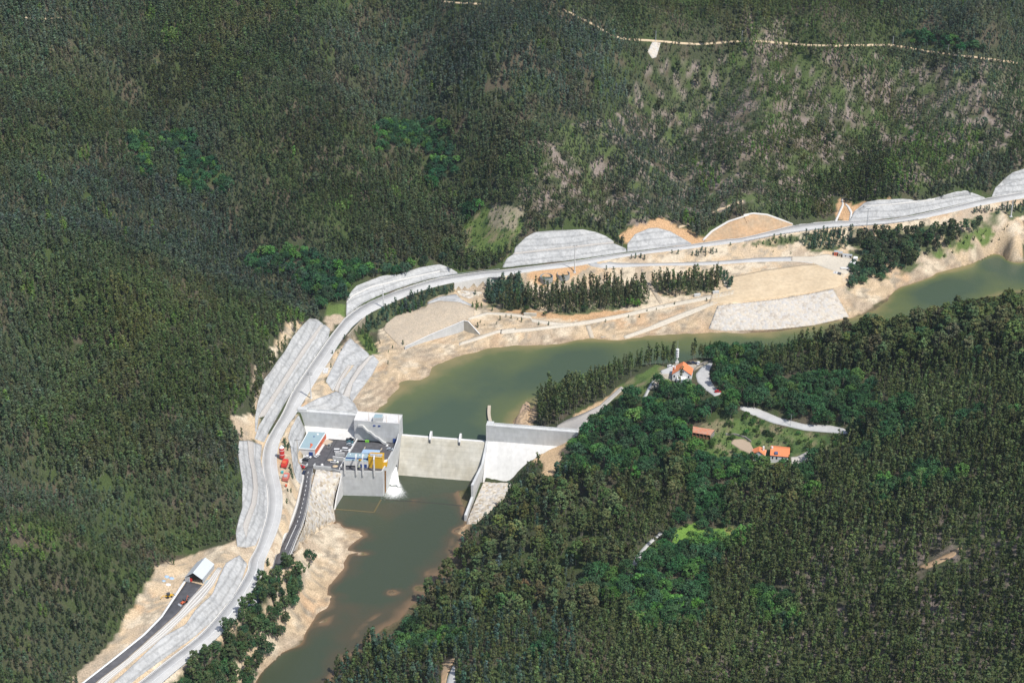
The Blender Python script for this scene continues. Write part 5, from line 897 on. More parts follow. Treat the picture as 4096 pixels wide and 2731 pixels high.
pole('power_pole', 'tall white pole standing beside the round water tanks', 'power pole', Z5, (702, 562), (704, 312), None, .5, 'concrete_pale', arms=1)
pole('power_pole', 'slim grey pole in front of the long right-hand cutting', 'power pole', Z6, (1112, 530), (1122, 362), None, .3, 'grey_metal', arms=1)
pole('power_pole', 'tall white pole beside the sandy bank near the right edge', 'power pole', Z6, (2249, 425), (2262, 305), None, .6, 'concrete_pale', arms=1)
pole('street_lamp', 'dark lamp post at the top end of the curved stone wall', 'street lamp', ZD, (1685, 600), (1710, 275), None, .16, 'darkmetal', arms=1)
pole('power_pole', 'slim pole beside the road above the garden terraces', 'power pole', Z7, (1690, 690), (1692, 600), None, .16, 'grey_metal', arms=1)
for i, (f, b, tp, lab) in enumerate(((ZM, (1500, 78), (1500, 38), 'leftmost small pole on the ridge track'), (ZM, (1777, 257), (1777, 195), 'second small pole from the left on the ridge track'), (ZM, (2054, 276), (2054, 208), 'tall thin pole directly above the pale scree patch'), (ZO, (455, 282), (455, 208), 'thin pole on the ridge track right of the scree patch'), (ZO, (1470, 302), (1472, 245), 'short pole where the ridge track bends down'), (ZO, (1842, 350), (1845, 302), 'rightmost short pole on the ridge track'))):
    pole('power_pole', lab, 'power pole', f, b, tp, None, .32, 'grey_metal', 1, 'poles along the ridge track')
for (b, tp, lab) in (((1072, 387), (1071, 292), 'thin mast on the block roof left of the hut'), ((1270, 402), (1268, 306), 'thin mast on the block roof right of the hut'), ((1414, 408), (1415, 312), 'thin mast at the right end of the block roof')):
    pole('lamp_mast', lab, 'lamp mast', Z1, b, tp, 13.12, .12, 'rust', 0, 'masts on the intake block')
# siren tower
b = at(ZD(612, 605), 31.5); t = thing('siren_mast', 'tall mast with four stacked white drums behind the white house', 'siren mast', b); q = ray(ZD(640, -60)); ht = HC + q[2] / q[1] * b[1] - b[2]; mb = MB(); mb.tube((0, 0, -.5), (0, 0, ht), .2, .06, 8); mb.build('mast', M['grey_metal'], t)
for y in (222, 295, 365, 435):
    q = ray(ZD(628, y)); z = HC + q[2] / q[1] * b[1] - b[2]; mb = MB(); mb.tube((0, 0, z - .5), (0, 0, z + .42), 1.05, 1.05, 14); mb.tube((0, 0, z - .62), (0, 0, z - .5), .8, 1.05, 14, 0); o = mb.build('drum', M['white'], t); mb = MB(); mb.tube((0, 0, z - .8), (0, 0, z - .62), .7, .7, 10); mb.build('ring', M['darkmetal'], o)
mb = MB(); mb.box(-.45, .45, -.45, .45, .4, 2.1); mb.build('cabinet', M['concrete_pale'], t); mb = MB(); mb.box(-1.1, 1.1, -1.0, 1.0, -1.5, .35); mb.build('footing', M['concrete'], t)

# red silo and plant by the road
b = at(ZH(599, 482), 12.7); t = thing('silo', 'tall red silo with white bands and pale domed top beside the road', 'silo', b); R_ = 1.6; H_ = 9.2; mb = MB(); mb.tube((0, 0, 1.3), (0, 0, H_ - 1.0), R_, R_, 18); mb.tube((0, 0, .3), (0, 0, 1.3), .5, R_, 18); mb.build('shell', M['red'], t)
mb = MB(); mb.tube((0, 0, H_ - 1.0), (0, 0, H_ - .2), R_, .9, 18); mb.tube((0, 0, H_ - .2), (0, 0, H_ + .5), .5, .4, 10); mb.build('top', M['white'], t)
for z in (3.4, 6.4): mb = MB(); mb.tube((0, 0, z), (0, 0, z + .35), R_ + .04, R_ + .04, 18); mb.build('band', M['white'], t)
for a in range(4): mb = MB(); x, y = 1.3 * math.cos(a * math.pi / 2 + .7), 1.3 * math.sin(a * math.pi / 2 + .7); mb.tube((x, y, -.4), (x, y, 1.8), .12, .12, 6); mb.build('leg', M['darkmetal'], t)
for lab, q0, sz, c1 in (('red hopper bin right below the silo', (627, 555), (3.4, 6.0, 2.4), 'red'), ('faded red and grey mixing unit at the end of the plant row', (640, 700), (3.4, 5.2, 2.6), 'fadedred')):
    b = at(ZH(*q0), 12.6); t = thing('hopper', lab, 'mixing plant', b, -.12); x, y, z = sz; mb = MB(); mb.prism([(-x / 2, -y / 2), (x / 2, -y / 2), (x / 2, y / 2), (-x / 2, y / 2)], .7, [z, z, z + .8, z + .8]); mb.build('bin', M[c1], t)
    mb = MB(); mb.prism([(-x * .3, -y * .35), (x * .3, -y * .35), (x * .3, y * .1), (-x * .3, y * .1)], z + .3, z + 1.0); mb.build('machinery', M['grey_metal' if c1 != 'red' else 'orange'], t)
    for sx in (-1, 1):
        for sy in (-1, 1): mb = MB(); mb.box(sx * x * .4 - .12, sx * x * .4 + .12, sy * y * .4 - .12, sy * y * .4 + .12, -.4, .7); mb.build('leg', M['darkmetal'], t)
crate('plastic_tank', 'turquoise plastic tank between the two red plant units', 'plastic tank', at(ZH(600, 632), 12.6), (1.4, 1.3, 1.3), .2, 'teal'); crate('orange_box', 'small orange box at the lower end of the plant row', 'box', at(ZH(640, 768), 12.6), (1.1, 1.1, 1.1), .3, 'orange'); crate('grey_skip', 'grey skip on the pale rubble left of the hopper', 'skip', at(ZH(590, 680), 12.5), (1.6, 2.6, .9), .1, 'concrete_stained')
t = thing('concrete_slab', 'square pale slab lying by the road above the stepped shotcrete', 'concrete slab', ground(Z3(1145, 815))); mb = RB_(t); mb.prism([tuple(ground(p)[:2]) for p in L(Z3, (1132, 785), (1182, 786), (1168, 840), (1113, 838))], 11.5, 13.6); mb.build('slab', M['concrete_pale']); mb = RB_(t); mb.prism(inset([tuple(ground(p)[:2]) for p in L(Z3, (1132, 785), (1182, 786), (1168, 840), (1113, 838))], .5), 13.6, 13.75); mb.build('lid', M['concrete'])

# water tanks
for lab, q in (('round open water tank, the left one of the pair', (438, 600)), ('round open water tank, the right one nearer the pole', (597, 575))):
    p = at(Z5(*q), 13.2); R_ = 4.7; t = thing('water_tank', lab, 'water tank', (p[0], p[1], 9.2)); n = 32; mb = MB(); ca_ = [(math.cos(2 * math.pi * i / n), math.sin(2 * math.pi * i / n)) for i in range(n)]
    V = [(x * r, y * r, z) for r, z in ((R_, -2), (R_, 4.2), (R_ - .25, 4.2), (R_ - .25, 1)) for x, y in ca_]; mb.add(V, [(j * n + i, j * n + (i + 1) % n, (j + 1) * n + (i + 1) % n, (j + 1) * n + i) for j in range(3) for i in range(n)]); mb.build('wall', M['tank'], t)
    mb = MB(); mb.add([(x * (R_ - .2), y * (R_ - .2), 2.3) for x, y in ca_], [tuple(range(n))]); mb.build('water', M['tankwater'], t)

# steel shed
z0 = float(ground(ZC(1000, 740))[2]) + .3; f0, f1 = at(ZC(742, 755), z0), at(ZC(1107, 800), z0); bk = at(ZC(1345, 500), z0); u = (f1 - f0); v = (bk - f1); t = thing('steel_shed', 'pale steel shed with open gable front on the bench above the road', 'shed', f0)
zt = lambda q, y0: HC + ray(ZC(*q))[2] / ray(ZC(*q))[1] * y0
ze = zt((1110, 702), f1[1]); zr_ = zt((920, 562), ((f0 + f1) / 2)[1]); mid = (f0 + f1) / 2
print('shed', z0, ze, zr_, np.linalg.norm(u), np.linalg.norm(v))
def P3(p, z): return (p[0], p[1], z)
mb = RB_(t); ov = .04
for s0, s1 in ((f0, mid), (mid, f1)):
    za, zb = (ze, zr_) if s0 is f0 else (zr_, ze); mb.add([P3(s0 - v * ov, za), P3(s1 - v * ov, zb), P3(s1 + v * (1 + ov), zb), P3(s0 + v * (1 + ov), za), P3(s0 - v * ov, za - .15), P3(s1 - v * ov, zb - .15), P3(s1 + v * (1 + ov), zb - .15), P3(s0 + v * (1 + ov), za - .15)], [(0, 1, 2, 3), (7, 6, 5, 4), (0, 4, 5, 1), (3, 2, 6, 7), (0, 3, 7, 4), (1, 5, 6, 2)])
mb.build('roof', M['sheet']); mb = RB_(t); box_between(mb, f1, f1 + v, .2, z0 - 2, ze - .16); box_between(mb, f0, f0 + v, .2, z0 - 2, ze - .16); box_between(mb, f0 + v, f1 + v, .2, z0 - 2, ze - .16); mb.build('wall', M['grey_metal'])
mb = RB_(t); mb.add([P3(f0 + v, ze - .16), P3(f1 + v, ze - .16), P3(mid + v, zr_ - .16)], [(0, 1, 2)]); mb.build('back_gable', M['grey_metal'])
mb = RB_(t)
for k in np.linspace(0, .24, 5): a = f0 + u * (k + .01); mb.box(a[0] - .12, a[0] + .12, a[1] - .15, a[1] + .15, z0, z0 + 3.4)
mb.build('grille', M['white']); mb = RB_(t); a = f0 + u * .26; box_between(mb, f0 - v * .01, a - v * .03, .1, z0, z0 + 1.6); mb.build('gate', M['grey_metal'])
crate('red_machine', 'red machine standing inside the shed front', 'machine', P3(f0 + u * .28 + v * .08, z0), (1.2, 1.0, 1.5), 0, 'red'); 
t = thing('drain_channel', 'dark blue-grey channel along the right side of the steel shed', 'drain channel', f1); mb = RB_(t); n_ = u / np.linalg.norm(u); box_between(mb, f1 + n_ * 1.3, f1 + v * 1.0 + n_ * 1.3, 1.5, z0 - 1, z0 + .1); mb.build('channel', M['roof_teal'])

# houses
def gable(t, a, b, c_, d_, zb, ze, zr, tile, over=.35, hip=0):
    """a,b = front left/right; c,d = back right/left; ridge runs front to back"""
    a, b, c_, d_ = [np.array(p[:2], float) for p in (a, b, c_, d_)]; mf = (a + b) / 2; mbk = (c_ + d_) / 2; mb = RB_(t); mb.prism([tuple(p) for p in (a, b, c_, d_)], zb, ze); w = mb.build('wall', M['render'])
    mb = RB_(t); mb.add([P3(a, ze), P3(b, ze), P3(mf, zr - .1), P3(d_, ze), P3(c_, ze), P3(mbk, zr - .1)], [(0, 1, 2), (4, 3, 5)]); mb.build('gable', M['render'])
    mb = RB_(t); ax = (mf - mbk) / np.linalg.norm(mf - mbk) * over; sd = (b - a) / np.linalg.norm(b - a) * over; dz = (zr - ze) / (np.linalg.norm(b - a) / 2) * over; hh = hip * (mbk - mf)
    for s0, s1, e0, e1 in ((a, d_, mf, mbk), (b, c_, mf, mbk)):
        s = -sd if s0 is a else sd; A, Dd, Mf, Mb = s0 + ax + s, s1 - ax + s, mf + ax + hh, mbk - ax; q = [P3(A, ze - dz), P3(Dd, ze - dz), P3(Mb, zr), P3(Mf, zr)]; mb.add(q + [(x, y, z - .22) for x, y, z in q], [(0, 1, 2, 3), (7, 6, 5, 4), (0, 4, 5, 1), (1, 5, 6, 2), (2, 6, 7, 3), (3, 7, 4, 0)])
    r = mb.build('roof', M[tile]); return w, r
zb = 29.0; a, b = at(ZD(470, 975), 35.6), at(ZD(1055, 1005), 35.6); c_, d_ = at(ZD(1112, 815), 35.6), at(ZD(500, 770), 35.6); zr_ = HC + ray(ZD(785, 797))[2] / ray(ZD(785, 797))[1] * ((a + b) / 2)[1]
t = thing('white_house', 'white house with a steep orange tiled roof on the hilltop', 'house', (*((a + b + c_ + d_) / 4)[:2], zb)); print('house ridge', zr_, np.linalg.norm(b - a), np.linalg.norm(c_ - b)); w, r = gable(t, a, b, c_, d_, zb - 3, 35.6, zr_, 'tile')
mf = (a + b) / 2; u = (b - a) / np.linalg.norm(b - a); n_ = np.array([u[1], -u[0], 0])
mb = RB_(t); q = [mf - u * 3 + n_ * .1, mf + u * 3 + n_ * .1, mf + u * 3 + n_ * 3.0, mf - u * 3 + n_ * 3.0]; mb.prism([tuple(p[:2]) for p in q], zb - 4, 33.6); pr = mb.build('porch', M['render']); mb = RB_(t); panel(mb, q[3] + u * .4, q[2] - u * .4, 31.6, 33.1, .12); mb.build('window', M['roof_teal'])
for k in (-4.7, 4.5): mb = RB_(t); panel(mb, mf + u * (k - .4) + n_ * .05, mf + u * (k + .4) + n_ * .05, 33.2, 34.6, .1); mb.build('window', M['glass'])
mb = RB_(t); panel(mb, mf - u * 1.3 + n_ * .1, mf + u * 1.3 + n_ * .1, 37.0, 38.0, .1); mb.build('gable_window', M['darkmetal']); mb = RB_(t); p = d_ * .6 + a * .4 + u * 1.2; mb.box(p[0] - .35, p[0] + .35, p[1] - .35, p[1] + .35, 35, 38.2); mb.build('chimney', M['render'])
# two-part tiled house
zb = 24.5; ze = 30.2; a, b = at(ZE(1040, 612), ze), at(ZE(1612, 668), ze); zr_ = 32.4; R0, R1 = at(ZE(1130, 398), zr_), at(ZE(1558, 398), zr_)
t = thing('tiled_house', 'white house with two orange tiled roofs below the garden road', 'house', (a[0], a[1], zb)); dy = ((R0 + R1) / 2 - (a + b) / 2)[:2]; d_ = a[:2] + dy * 2; c_ = b[:2] + dy * 2
gable(t, b[:2], c_, d_, a[:2], zb - 2, ze, zr_, 'tile')
a2, b2 = at(ZE(500, 560), ze - .6), at(ZE(850, 620), ze - .6); c2, d2 = at(ZE(900, 470), ze - .6), at(ZE(470, 440), ze - .6); gable(t, a2, b2, c2, d2, zb - 2, ze - .6, 31.8, 'tile')
for k in (.08, .3, .62, .82): mb = RB_(t); panel(mb, lerp2(a, b, k), lerp2(a, b, k + .08), 27.6, 29, .12); mb.build('window', M['glass'])
mb = RB_(t); box_between(mb, np.array(lerp2(a, b, .5)) - (0, 1.1), np.array(lerp2(a, b, .98)) - (0, 1.1), 2.0, 26.6, 26.9); box_between(mb, np.array(lerp2(a, b, .5)) - (0, 2.1), np.array(lerp2(a, b, .98)) - (0, 2.1), .12, 26.9, 27.8); mb.build('balcony', M['render'])
p = at(ZE(1215, 555), 31.3); mb = RB_(t); mb.prism([(p[0] - 1, p[1] - .8), (p[0] + 1, p[1] - .8), (p[0] + 1, p[1] + .8), (p[0] - 1, p[1] + .8)], 30.6, [31.2, 31.2, 31.9, 31.9]); mb.build('solar_panel', M['solar'])
for q in ((1090, 400), (820, 395)): p = at(ZE(*q), 32.3); mb = RB_(t); mb.box(p[0] - .5, p[0] + .5, p[1] - .5, p[1] + .5, 30.5, 33.2); mb.build('chimney', M['render'])
# long garden shed
ze = 30.4; a, b = at(Z7(922, 742), ze - .5), at(Z7(1062, 765), ze - .5); d_, c_ = at(Z7(925, 694), ze + .6), at(Z7(1094, 722), ze + .6); t = thing('garden_shed', 'long low shed with worn red tiles and open board front', 'shed', (a[0], a[1], 27)); mb = RB_(t); mb.add([P3(p, z) for p, z in ((a, ze - .5), (b, ze - .5), (c_, ze + .6), (d_, ze + .6))] + [P3(p, z - .2) for p, z in ((a, ze - .5), (b, ze - .5), (c_, ze + .6), (d_, ze + .6))], [(0, 1, 2, 3), (7, 6, 5, 4), (0, 4, 5, 1), (1, 5, 6, 2), (2, 6, 7, 3), (3, 7, 4, 0)]); mb.build('roof', M['tile_worn'])
mb = RB_(t); box_between(mb, d_, c_, .25, 25, ze + .35); box_between(mb, a, d_, .25, 25, ze - .8); box_between(mb, b, c_, .25, 25, ze - .8); mb.build('wall', M['stonewall'])
for k in np.linspace(0, 1, 6): p = a + (b - a) * k; mb = RB_(t); mb.box(p[0] - .12, p[0] + .12, p[1] - .12, p[1] + .12, 26, ze - .7); mb.build('post', M['wood'])
mb = RB_(t); box_between(mb, a + (0, .4, 0), b + (0, .4, 0), .1, 26, 27.8); mb.build('board_front', M['wood'])

# vehicles
CACHE = {}
def cm(key, fn):
    if key not in CACHE: CACHE[key] = fn()
    return CACHE[key]
def mesh_of(mb, name, mats):
    o = mb.build(name, mats); me_ = o.data; bpy.data.objects.remove(o); return me_
def profile(pts, w, taper=0, z=None):
    mb = MB(); n = len(pts); V = [(x, -w + (taper if zz > 1.0 else 0), zz) for x, zz in pts] + [(x, w - (taper if zz > 1.0 else 0), zz) for x, zz in pts]
    mb.add(V, [tuple(range(n)), tuple(range(2 * n - 1, n - 1, -1))] + [(i, i + n, (i + 1) % n + n, (i + 1) % n) for i in range(n)]); return mb
def vehicle(kind, color, label, p, rz, cat='car', group=None):
    t = thing({'pickup': 'parked_pickup', 'van': 'parked_van'}.get(kind, 'parked_car'), label, cat, p, math.radians(rz), group)
    Lh = 2.15 if kind != 'pickup' else 2.55
    if kind == 'car': bd = [(-2.1, .35), (2.1, .35), (2.15, .7), (1.2, .95), (-1.7, 1.0), (-2.15, .85)]; cb = [(-1.6, .98), (1.05, .93), (.35, 1.42), (-1.15, 1.45)]
    elif kind == 'van': bd = [(-2.3, .4), (2.3, .4), (2.35, .9), (1.7, 1.2), (-2.3, 1.2)]; cb = [(-2.3, 1.19), (1.7, 1.19), (1.1, 2.0), (-2.25, 2.05)]
    else: bd = [(-2.5, .45), (2.5, .45), (2.55, .9), (1.5, 1.1), (.9, 1.1), (-.4, 1.1), (-2.55, 1.1)]; cb = [(-.5, 1.09), (1.4, 1.09), (.8, 1.7), (-.35, 1.75)]
    body = cm((kind, color, 'b'), lambda: mesh_of(profile(bd, .88), 'body', M[color])); cab = cm((kind, 'c'), lambda: mesh_of(profile(cb, .8, .13), 'windows', M['glass']))
    rx = [q for q in cb if q[1] > 1.3]; x0, x1 = min(q[0] for q in rx), max(q[0] for q in rx); zt_ = max(q[1] for q in rx)
    def rf():
        mb = MB(); mb.box(x0 - .05, x1 + .05, -.68, .68, zt_ - .03, zt_ + .05); return mesh_of(mb, 'roof', M[color])
    roof = cm((kind, color, 'r'), rf)
    def wh():
        mb = MB(); mb.tube((0, -.1, 0), (0, .1, 0), .34, .34, 10); return mesh_of(mb, 'wheel', M['rubber'])
    def hl():
        mb = MB(); mb.box(-.04, .04, -.16, .16, -.08, .08); return mesh_of(mb, 'headlight', M['white'])
    for nm, me_, loc in (('body', body, (0, 0, 0)), ('windows', cab, (0, 0, 0)), ('roof', roof, (0, 0, 0))) + tuple(('wheel', cm('w', wh), (sx * Lh * .62, sy * .86, .34)) for sx in (-1, 1) for sy in (-1, 1)) + tuple(('headlight', cm('h', hl), (Lh, sy * .62, .68)) for sy in (-1, 1)):
        o = bpy.data.objects.new(nm, me_); COL.objects.link(o); o.parent = t; o.location = loc
    if kind == 'pickup':
        def bed(): mb = MB(); mb.box(-2.4, -.55, -.75, .75, 1.101, 1.12); return mesh_of(mb, 'load_bed', M['darkmetal'])
        o = bpy.data.objects.new('load_bed', cm('bed', bed)); COL.objects.link(o); o.parent = t
    return t
DK = -.955
for kd, col_, f, q, rz, lab in (('car', 'car_white', ZA, (565, 1020), -10, 'white car parked in front of the blue service door'), ('car', 'car_black', ZA, (490, 1105), -12, 'black car parked beside the white one at the left corner'), ('car', 'car_white', ZA, (850, 975), 58, 'white car parked along the orange wall end'), ('pickup', 'car_grey', ZA, (1228, 675), 80, 'beige grey pickup driving across the parking deck'),
        ('pickup', 'car_black', ZA, (1890, 470), -8, 'black and white pickup nearest the sloping concrete'), ('car', 'car_teal', ZA, (1885, 550), -6, 'dark teal car second in the row of three'), ('car', 'car_silver', ZA, (1885, 625), -8, 'silver car at the front of the row of three'), ('van', 'car_white', ZA, (1760, 800), -12, 'white van parked against the dividing wall'), ('van', 'car_white', ZA, (1500, 830), 0, 'white van half hidden behind the first screen wall'),
        ('pickup', 'car_white', ZA, (1400, 1180), -8, 'white pickup in front of the long screen wall'), ('car', 'car_silver', ZB, (2010, 510), -10, 'silver car parked by the river wall')):
    vehicle(kd, col_, lab, at(f(*q), DK), rz, {'car': 'car', 'van': 'van', 'pickup': 'pickup'}[kd])
vehicle('car', 'car_navy', 'dark blue car entering the top of the black ramp', at(ZA(438, 1500), -.9), 80); vehicle('car', 'car_red', 'red and white car outside the ramp gate', at(ZA(362, 1330), -1), -10)
vehicle('car', 'car_green', 'dark green car near the lower end of the black ramp', at(ZF(447, 480), 10.3), 60); vehicle('van', 'car_white', 'white van standing at the road junction', at(ZF(240, 838), 11.5), 40, 'van'); vehicle('car', 'car_white', 'white car just below the van at the junction', at(ZF(195, 880), 11.5), 30)
vehicle('car', 'car_navy', 'navy car half under the trees by the junction', at(ZF(350, 795), 11.3), 50); vehicle('van', 'car_white', 'white van under the trees beside the black ramp', at(ZF(535, 590), 10.4), 55, 'van'); vehicle('car', 'car_white', 'white car half hidden by trees below the main road', at(Z4(1535, 945), 11.7), 35)
vehicle('car', 'car_white', 'white car on the paved yard left of the hilltop house', ground(ZD(415, 765), 900), -5); vehicle('car', 'car_black', 'black car in the shade behind the hilltop house', ground(ZD(995, 670), 900), 0); vehicle('car', 'car_navy', 'navy car in the shade second behind the hilltop house', ground(ZD(1130, 665), 900), 0); vehicle('car', 'car_white', 'small white car at the bend of the curved stone wall', ground(ZD(1285, 665), 900), 80)
vehicle('car', 'car_red', 'red car on the road at the edge of the trees', ground(ZD(1900, 1560), 900), -10)
# backhoes
def backhoe(label, p, rz, colr, arm_up):
    t = thing('backhoe', label, 'backhoe', p, math.radians(rz)); profile([(-1.6, .7), (1.9, .7), (1.9, 1.2), (.6, 1.5), (-1.6, 1.5)], .6).build('body', M[colr], t); profile([(-1.1, 1.5), (.5, 1.5), (.4, 2.7), (-1.1, 2.7)], .68).build('cabin', M['glass'], t)
    mb = MB(); mb.box(-1.3, .6, -.8, .8, 2.7, 2.82); mb.build('cabin_roof', M['darkmetal'], t)
    for x, r in ((1.2, .45), (-1.0, .72)):
        for y in (-.85, .85): mb = MB(); mb.tube((x, y - .2, r), (x, y + .2, r), r, r, 12); mb.build('wheel', M['rubber'], t)
    mb = MB(); mb.tube((1.2, .6, 1.1), (3.0, .6, .7), .12, .12, 6); mb.tube((1.2, -.6, 1.1), (3.0, -.6, .7), .12, .12, 6); mb.build('loader_arm', M[colr], t); mb = MB(); mb.prism([(2.9, -1.2), (3.7, -1.2), (3.7, 1.2), (2.9, 1.2)], .15, [1.0, .5, .5, 1.0]); mb.build('front_bucket', M['grey_metal'], t)
    e = (-2.6, 0, 3.6) if arm_up else (-3.0, 0, 2.2); f_ = (-3.4, 0, 2.2) if arm_up else (-5.0, 0, .6); mb = MB(); mb.tube((-1.6, 0, 1.0), e, .2, .16, 6); mb.tube(e, f_, .15, .12, 6); mb.build('digger_arm', M[colr], t); mb = MB(); mb.box(f_[0] - .4, f_[0] + .3, -.3, .3, f_[2] - .5, f_[2] + .1); mb.build('rear_bucket', M['darkmetal'], t)
backhoe('orange backhoe loader on the fresh asphalt lane', ground(ZC(720, 1215)) + (0, 0, .35), 230, 'orange', True); backhoe('yellow backhoe digging on the sandy bank', ground(ZC(400, 1085)) + (0, 0, .1), 30, 'yellow', False)
for i, (q, r) in enumerate((((340, 655), 1.6), ((440, 690), 1.7), ((280, 745), 1.2), ((375, 820), 1.5))): heap('sheet_pile', ('pale blue sheets piled at the forest edge, topmost pile', 'pale blue sheets piled at the forest edge, right pile', 'small pale blue pile closest to the trees', 'blue and white pile alone on the sand')[i], 'debris pile', ground(ZC(*q)), r, .7, 'lightblue' if i != 3 else 'white', .8)
# boat ramp blocks, small culverts
for i, (q, lab) in enumerate((((1118, 1132), 'long pale block at the foot of the cliff'), ((1168, 1112), 'pale block second from the right by the ramp'), ((1208, 1104), 'pale block nearest the ramp'), ((1030, 1160), 'lone pale block standing in shallow water'), ((972, 1170), 'smallest pale block, mostly under water'))):
    p = at(Z5(*q), .6); crate('concrete_block', lab, 'concrete block', (p[0], p[1], -.6), (3.6, 2.4, 1.6), .3, 'concrete_beige')
for q, lab in (((1855, 788), 'small grey culvert head below the tree belt'), ((2030, 762), 'small grey culvert head near the sandy yard')): crate('culvert_head', lab, 'culvert', ground(Z5(*q)), (4.5, 1.5, 1.8), .2, 'concrete')
crate('culvert_head', 'long grey concrete culvert head beside the upper track', 'culvert', ground(Z8(2145, 690)), (9, 1.2, 2.2), -.1, 'concrete_stained')
patch('drain', 'stone drain chute running down between the two dark tree belts', L(Z5, (1325, 540), (1350, 640), (1420, 730), (1500, 860)), L(Z5, (1350, 540), (1385, 640), (1460, 720), (1535, 850)), 'spoil', (16, 2), .3)
patch('drain', 'pale stone drain chute beside the narrow tree row', L(Z5, (2062, 575), (2100, 660), (2140, 728)), L(Z5, (2085, 565), (2135, 650), (2178, 715)), 'track', (12, 2), .3)
patch('ramp_slab', 'pale concrete slab sloping into the reservoir', L(Z5, (805, 1065), (825, 1120), (845, 1182)), L(Z5, (850, 1062), (870, 1120), (888, 1180)), 'concrete_beige', (8, 2), .3)
# sandy yard site things
def cabin(label, p, rz, mt, sz=(6, 2.5, 2.6)):
    t = thing('site_cabin', label, 'site cabin', p, rz); x, y, z = sz; mb = MB(); mb.box(-x / 2, x / 2, -y / 2, y / 2, 0, z); mb.build('body', M[mt], t); mb = MB(); mb.box(-x / 2 - .08, x / 2 + .08, -y / 2 - .08, y / 2 + .08, z + .001, z + .15); mb.build('roof', M['grey_metal'], t)
    for k in (-.25, .2): mb = MB(); mb.box(x * k, x * k + .9, -y / 2 - .05, -y / 2 - .002, 1, 1.9); mb.build('window', M['glass'], t)
    mb = MB(); mb.box(x * .38 - .4, x * .38 + .4, -y / 2 - .06, -y / 2 - .002, .05, 2.05); mb.build('door', M['dark'], t); return t
cabin('orange site cabin, left one at the back of the yard', ground(ZG(870, 370)), -.2, 'orange', (3, 3, 3)); cabin('beige site cabin right of the orange one', ground(ZG(1020, 405)), -.2, 'concrete_beige', (3, 3, 3)); cabin('long pale site cabin against the bank', ground(ZG(1280, 450)), -.2, 'concrete_pale', (7, 2.6, 2))
def tent(label, p, rz, sx, sy):
    t = thing('white_tent', label, 'tent', p, rz); mb = MB(); mb.box(-sx, sx, -sy, sy, 0, 1.9); mb.build('side', M['white'], t); mb = MB(); mb.add([(-sx - .1, -sy - .1, 1.9), (sx + .1, -sy - .1, 1.9), (sx + .1, sy + .1, 1.9), (-sx - .1, sy + .1, 1.9), (-sx * .6, 0, 2.9), (sx * .6, 0, 2.9)], [(0, 1, 5, 4), (2, 3, 4, 5), (1, 2, 5), (3, 0, 4), (3, 2, 1, 0)]); mb.build('canopy', M['white'], t)
tent('larger white tent beside the trees on the yard', ground(ZG(1520, 740)), -.3, 3.0, 2.2); tent('smaller white tent under the trees on the yard', ground(ZG(1580, 545)), -.2, 1.6, 1.4)
t = thing('trailer', 'flat pale trailer parked near the white tent', 'trailer', ground(ZG(1180, 895)), -.12); mb = MB(); mb.box(-3, 3, -1.2, 1.2, .7, 1.1); mb.build('bed', M['concrete_pale'], t)
for x in (-2, -1.1, 2): 
    for y in (-1, 1): mb = MB(); mb.tube((x, y - .12, .35), (x, y + .12, .35), .35, .35, 10); mb.build('wheel', M['rubber'], t)
t = thing('precast_unit', 'pale concrete trough and dark panel lying on the yard', 'precast unit', ground(ZG(920, 1060)), -.35); mb = MB(); mb.box(-3, 0, -1.5, 1.5, -.3, .8); mb.build('trough', M['concrete_pale'], t); mb = MB(); mb.box(-2.2, -.9, -.5, .5, .801, .83); mb.build('opening', M['dark'], t); mb = MB(); mb.prism([(.1, -1.6), (2.6, -1.6), (2.6, 1.2), (.1, 1.2)], -.3, [.3, .3, .9, .9]); mb.build('panel', M['darkmetal'], t)
patch('rock_outcrop', 'orange rock outcrop at the water edge right of the guide wall', L(Z2, (1452, 388), (1485, 300), (1520, 230), (1560, 150), (1620, 90)), L(Z2, (1620, 420), (1600, 350), (1610, 260), (1640, 180), (1695, 70)), 'rock', (24, 12), .3, 2.2, 'stuff', ymin=900)
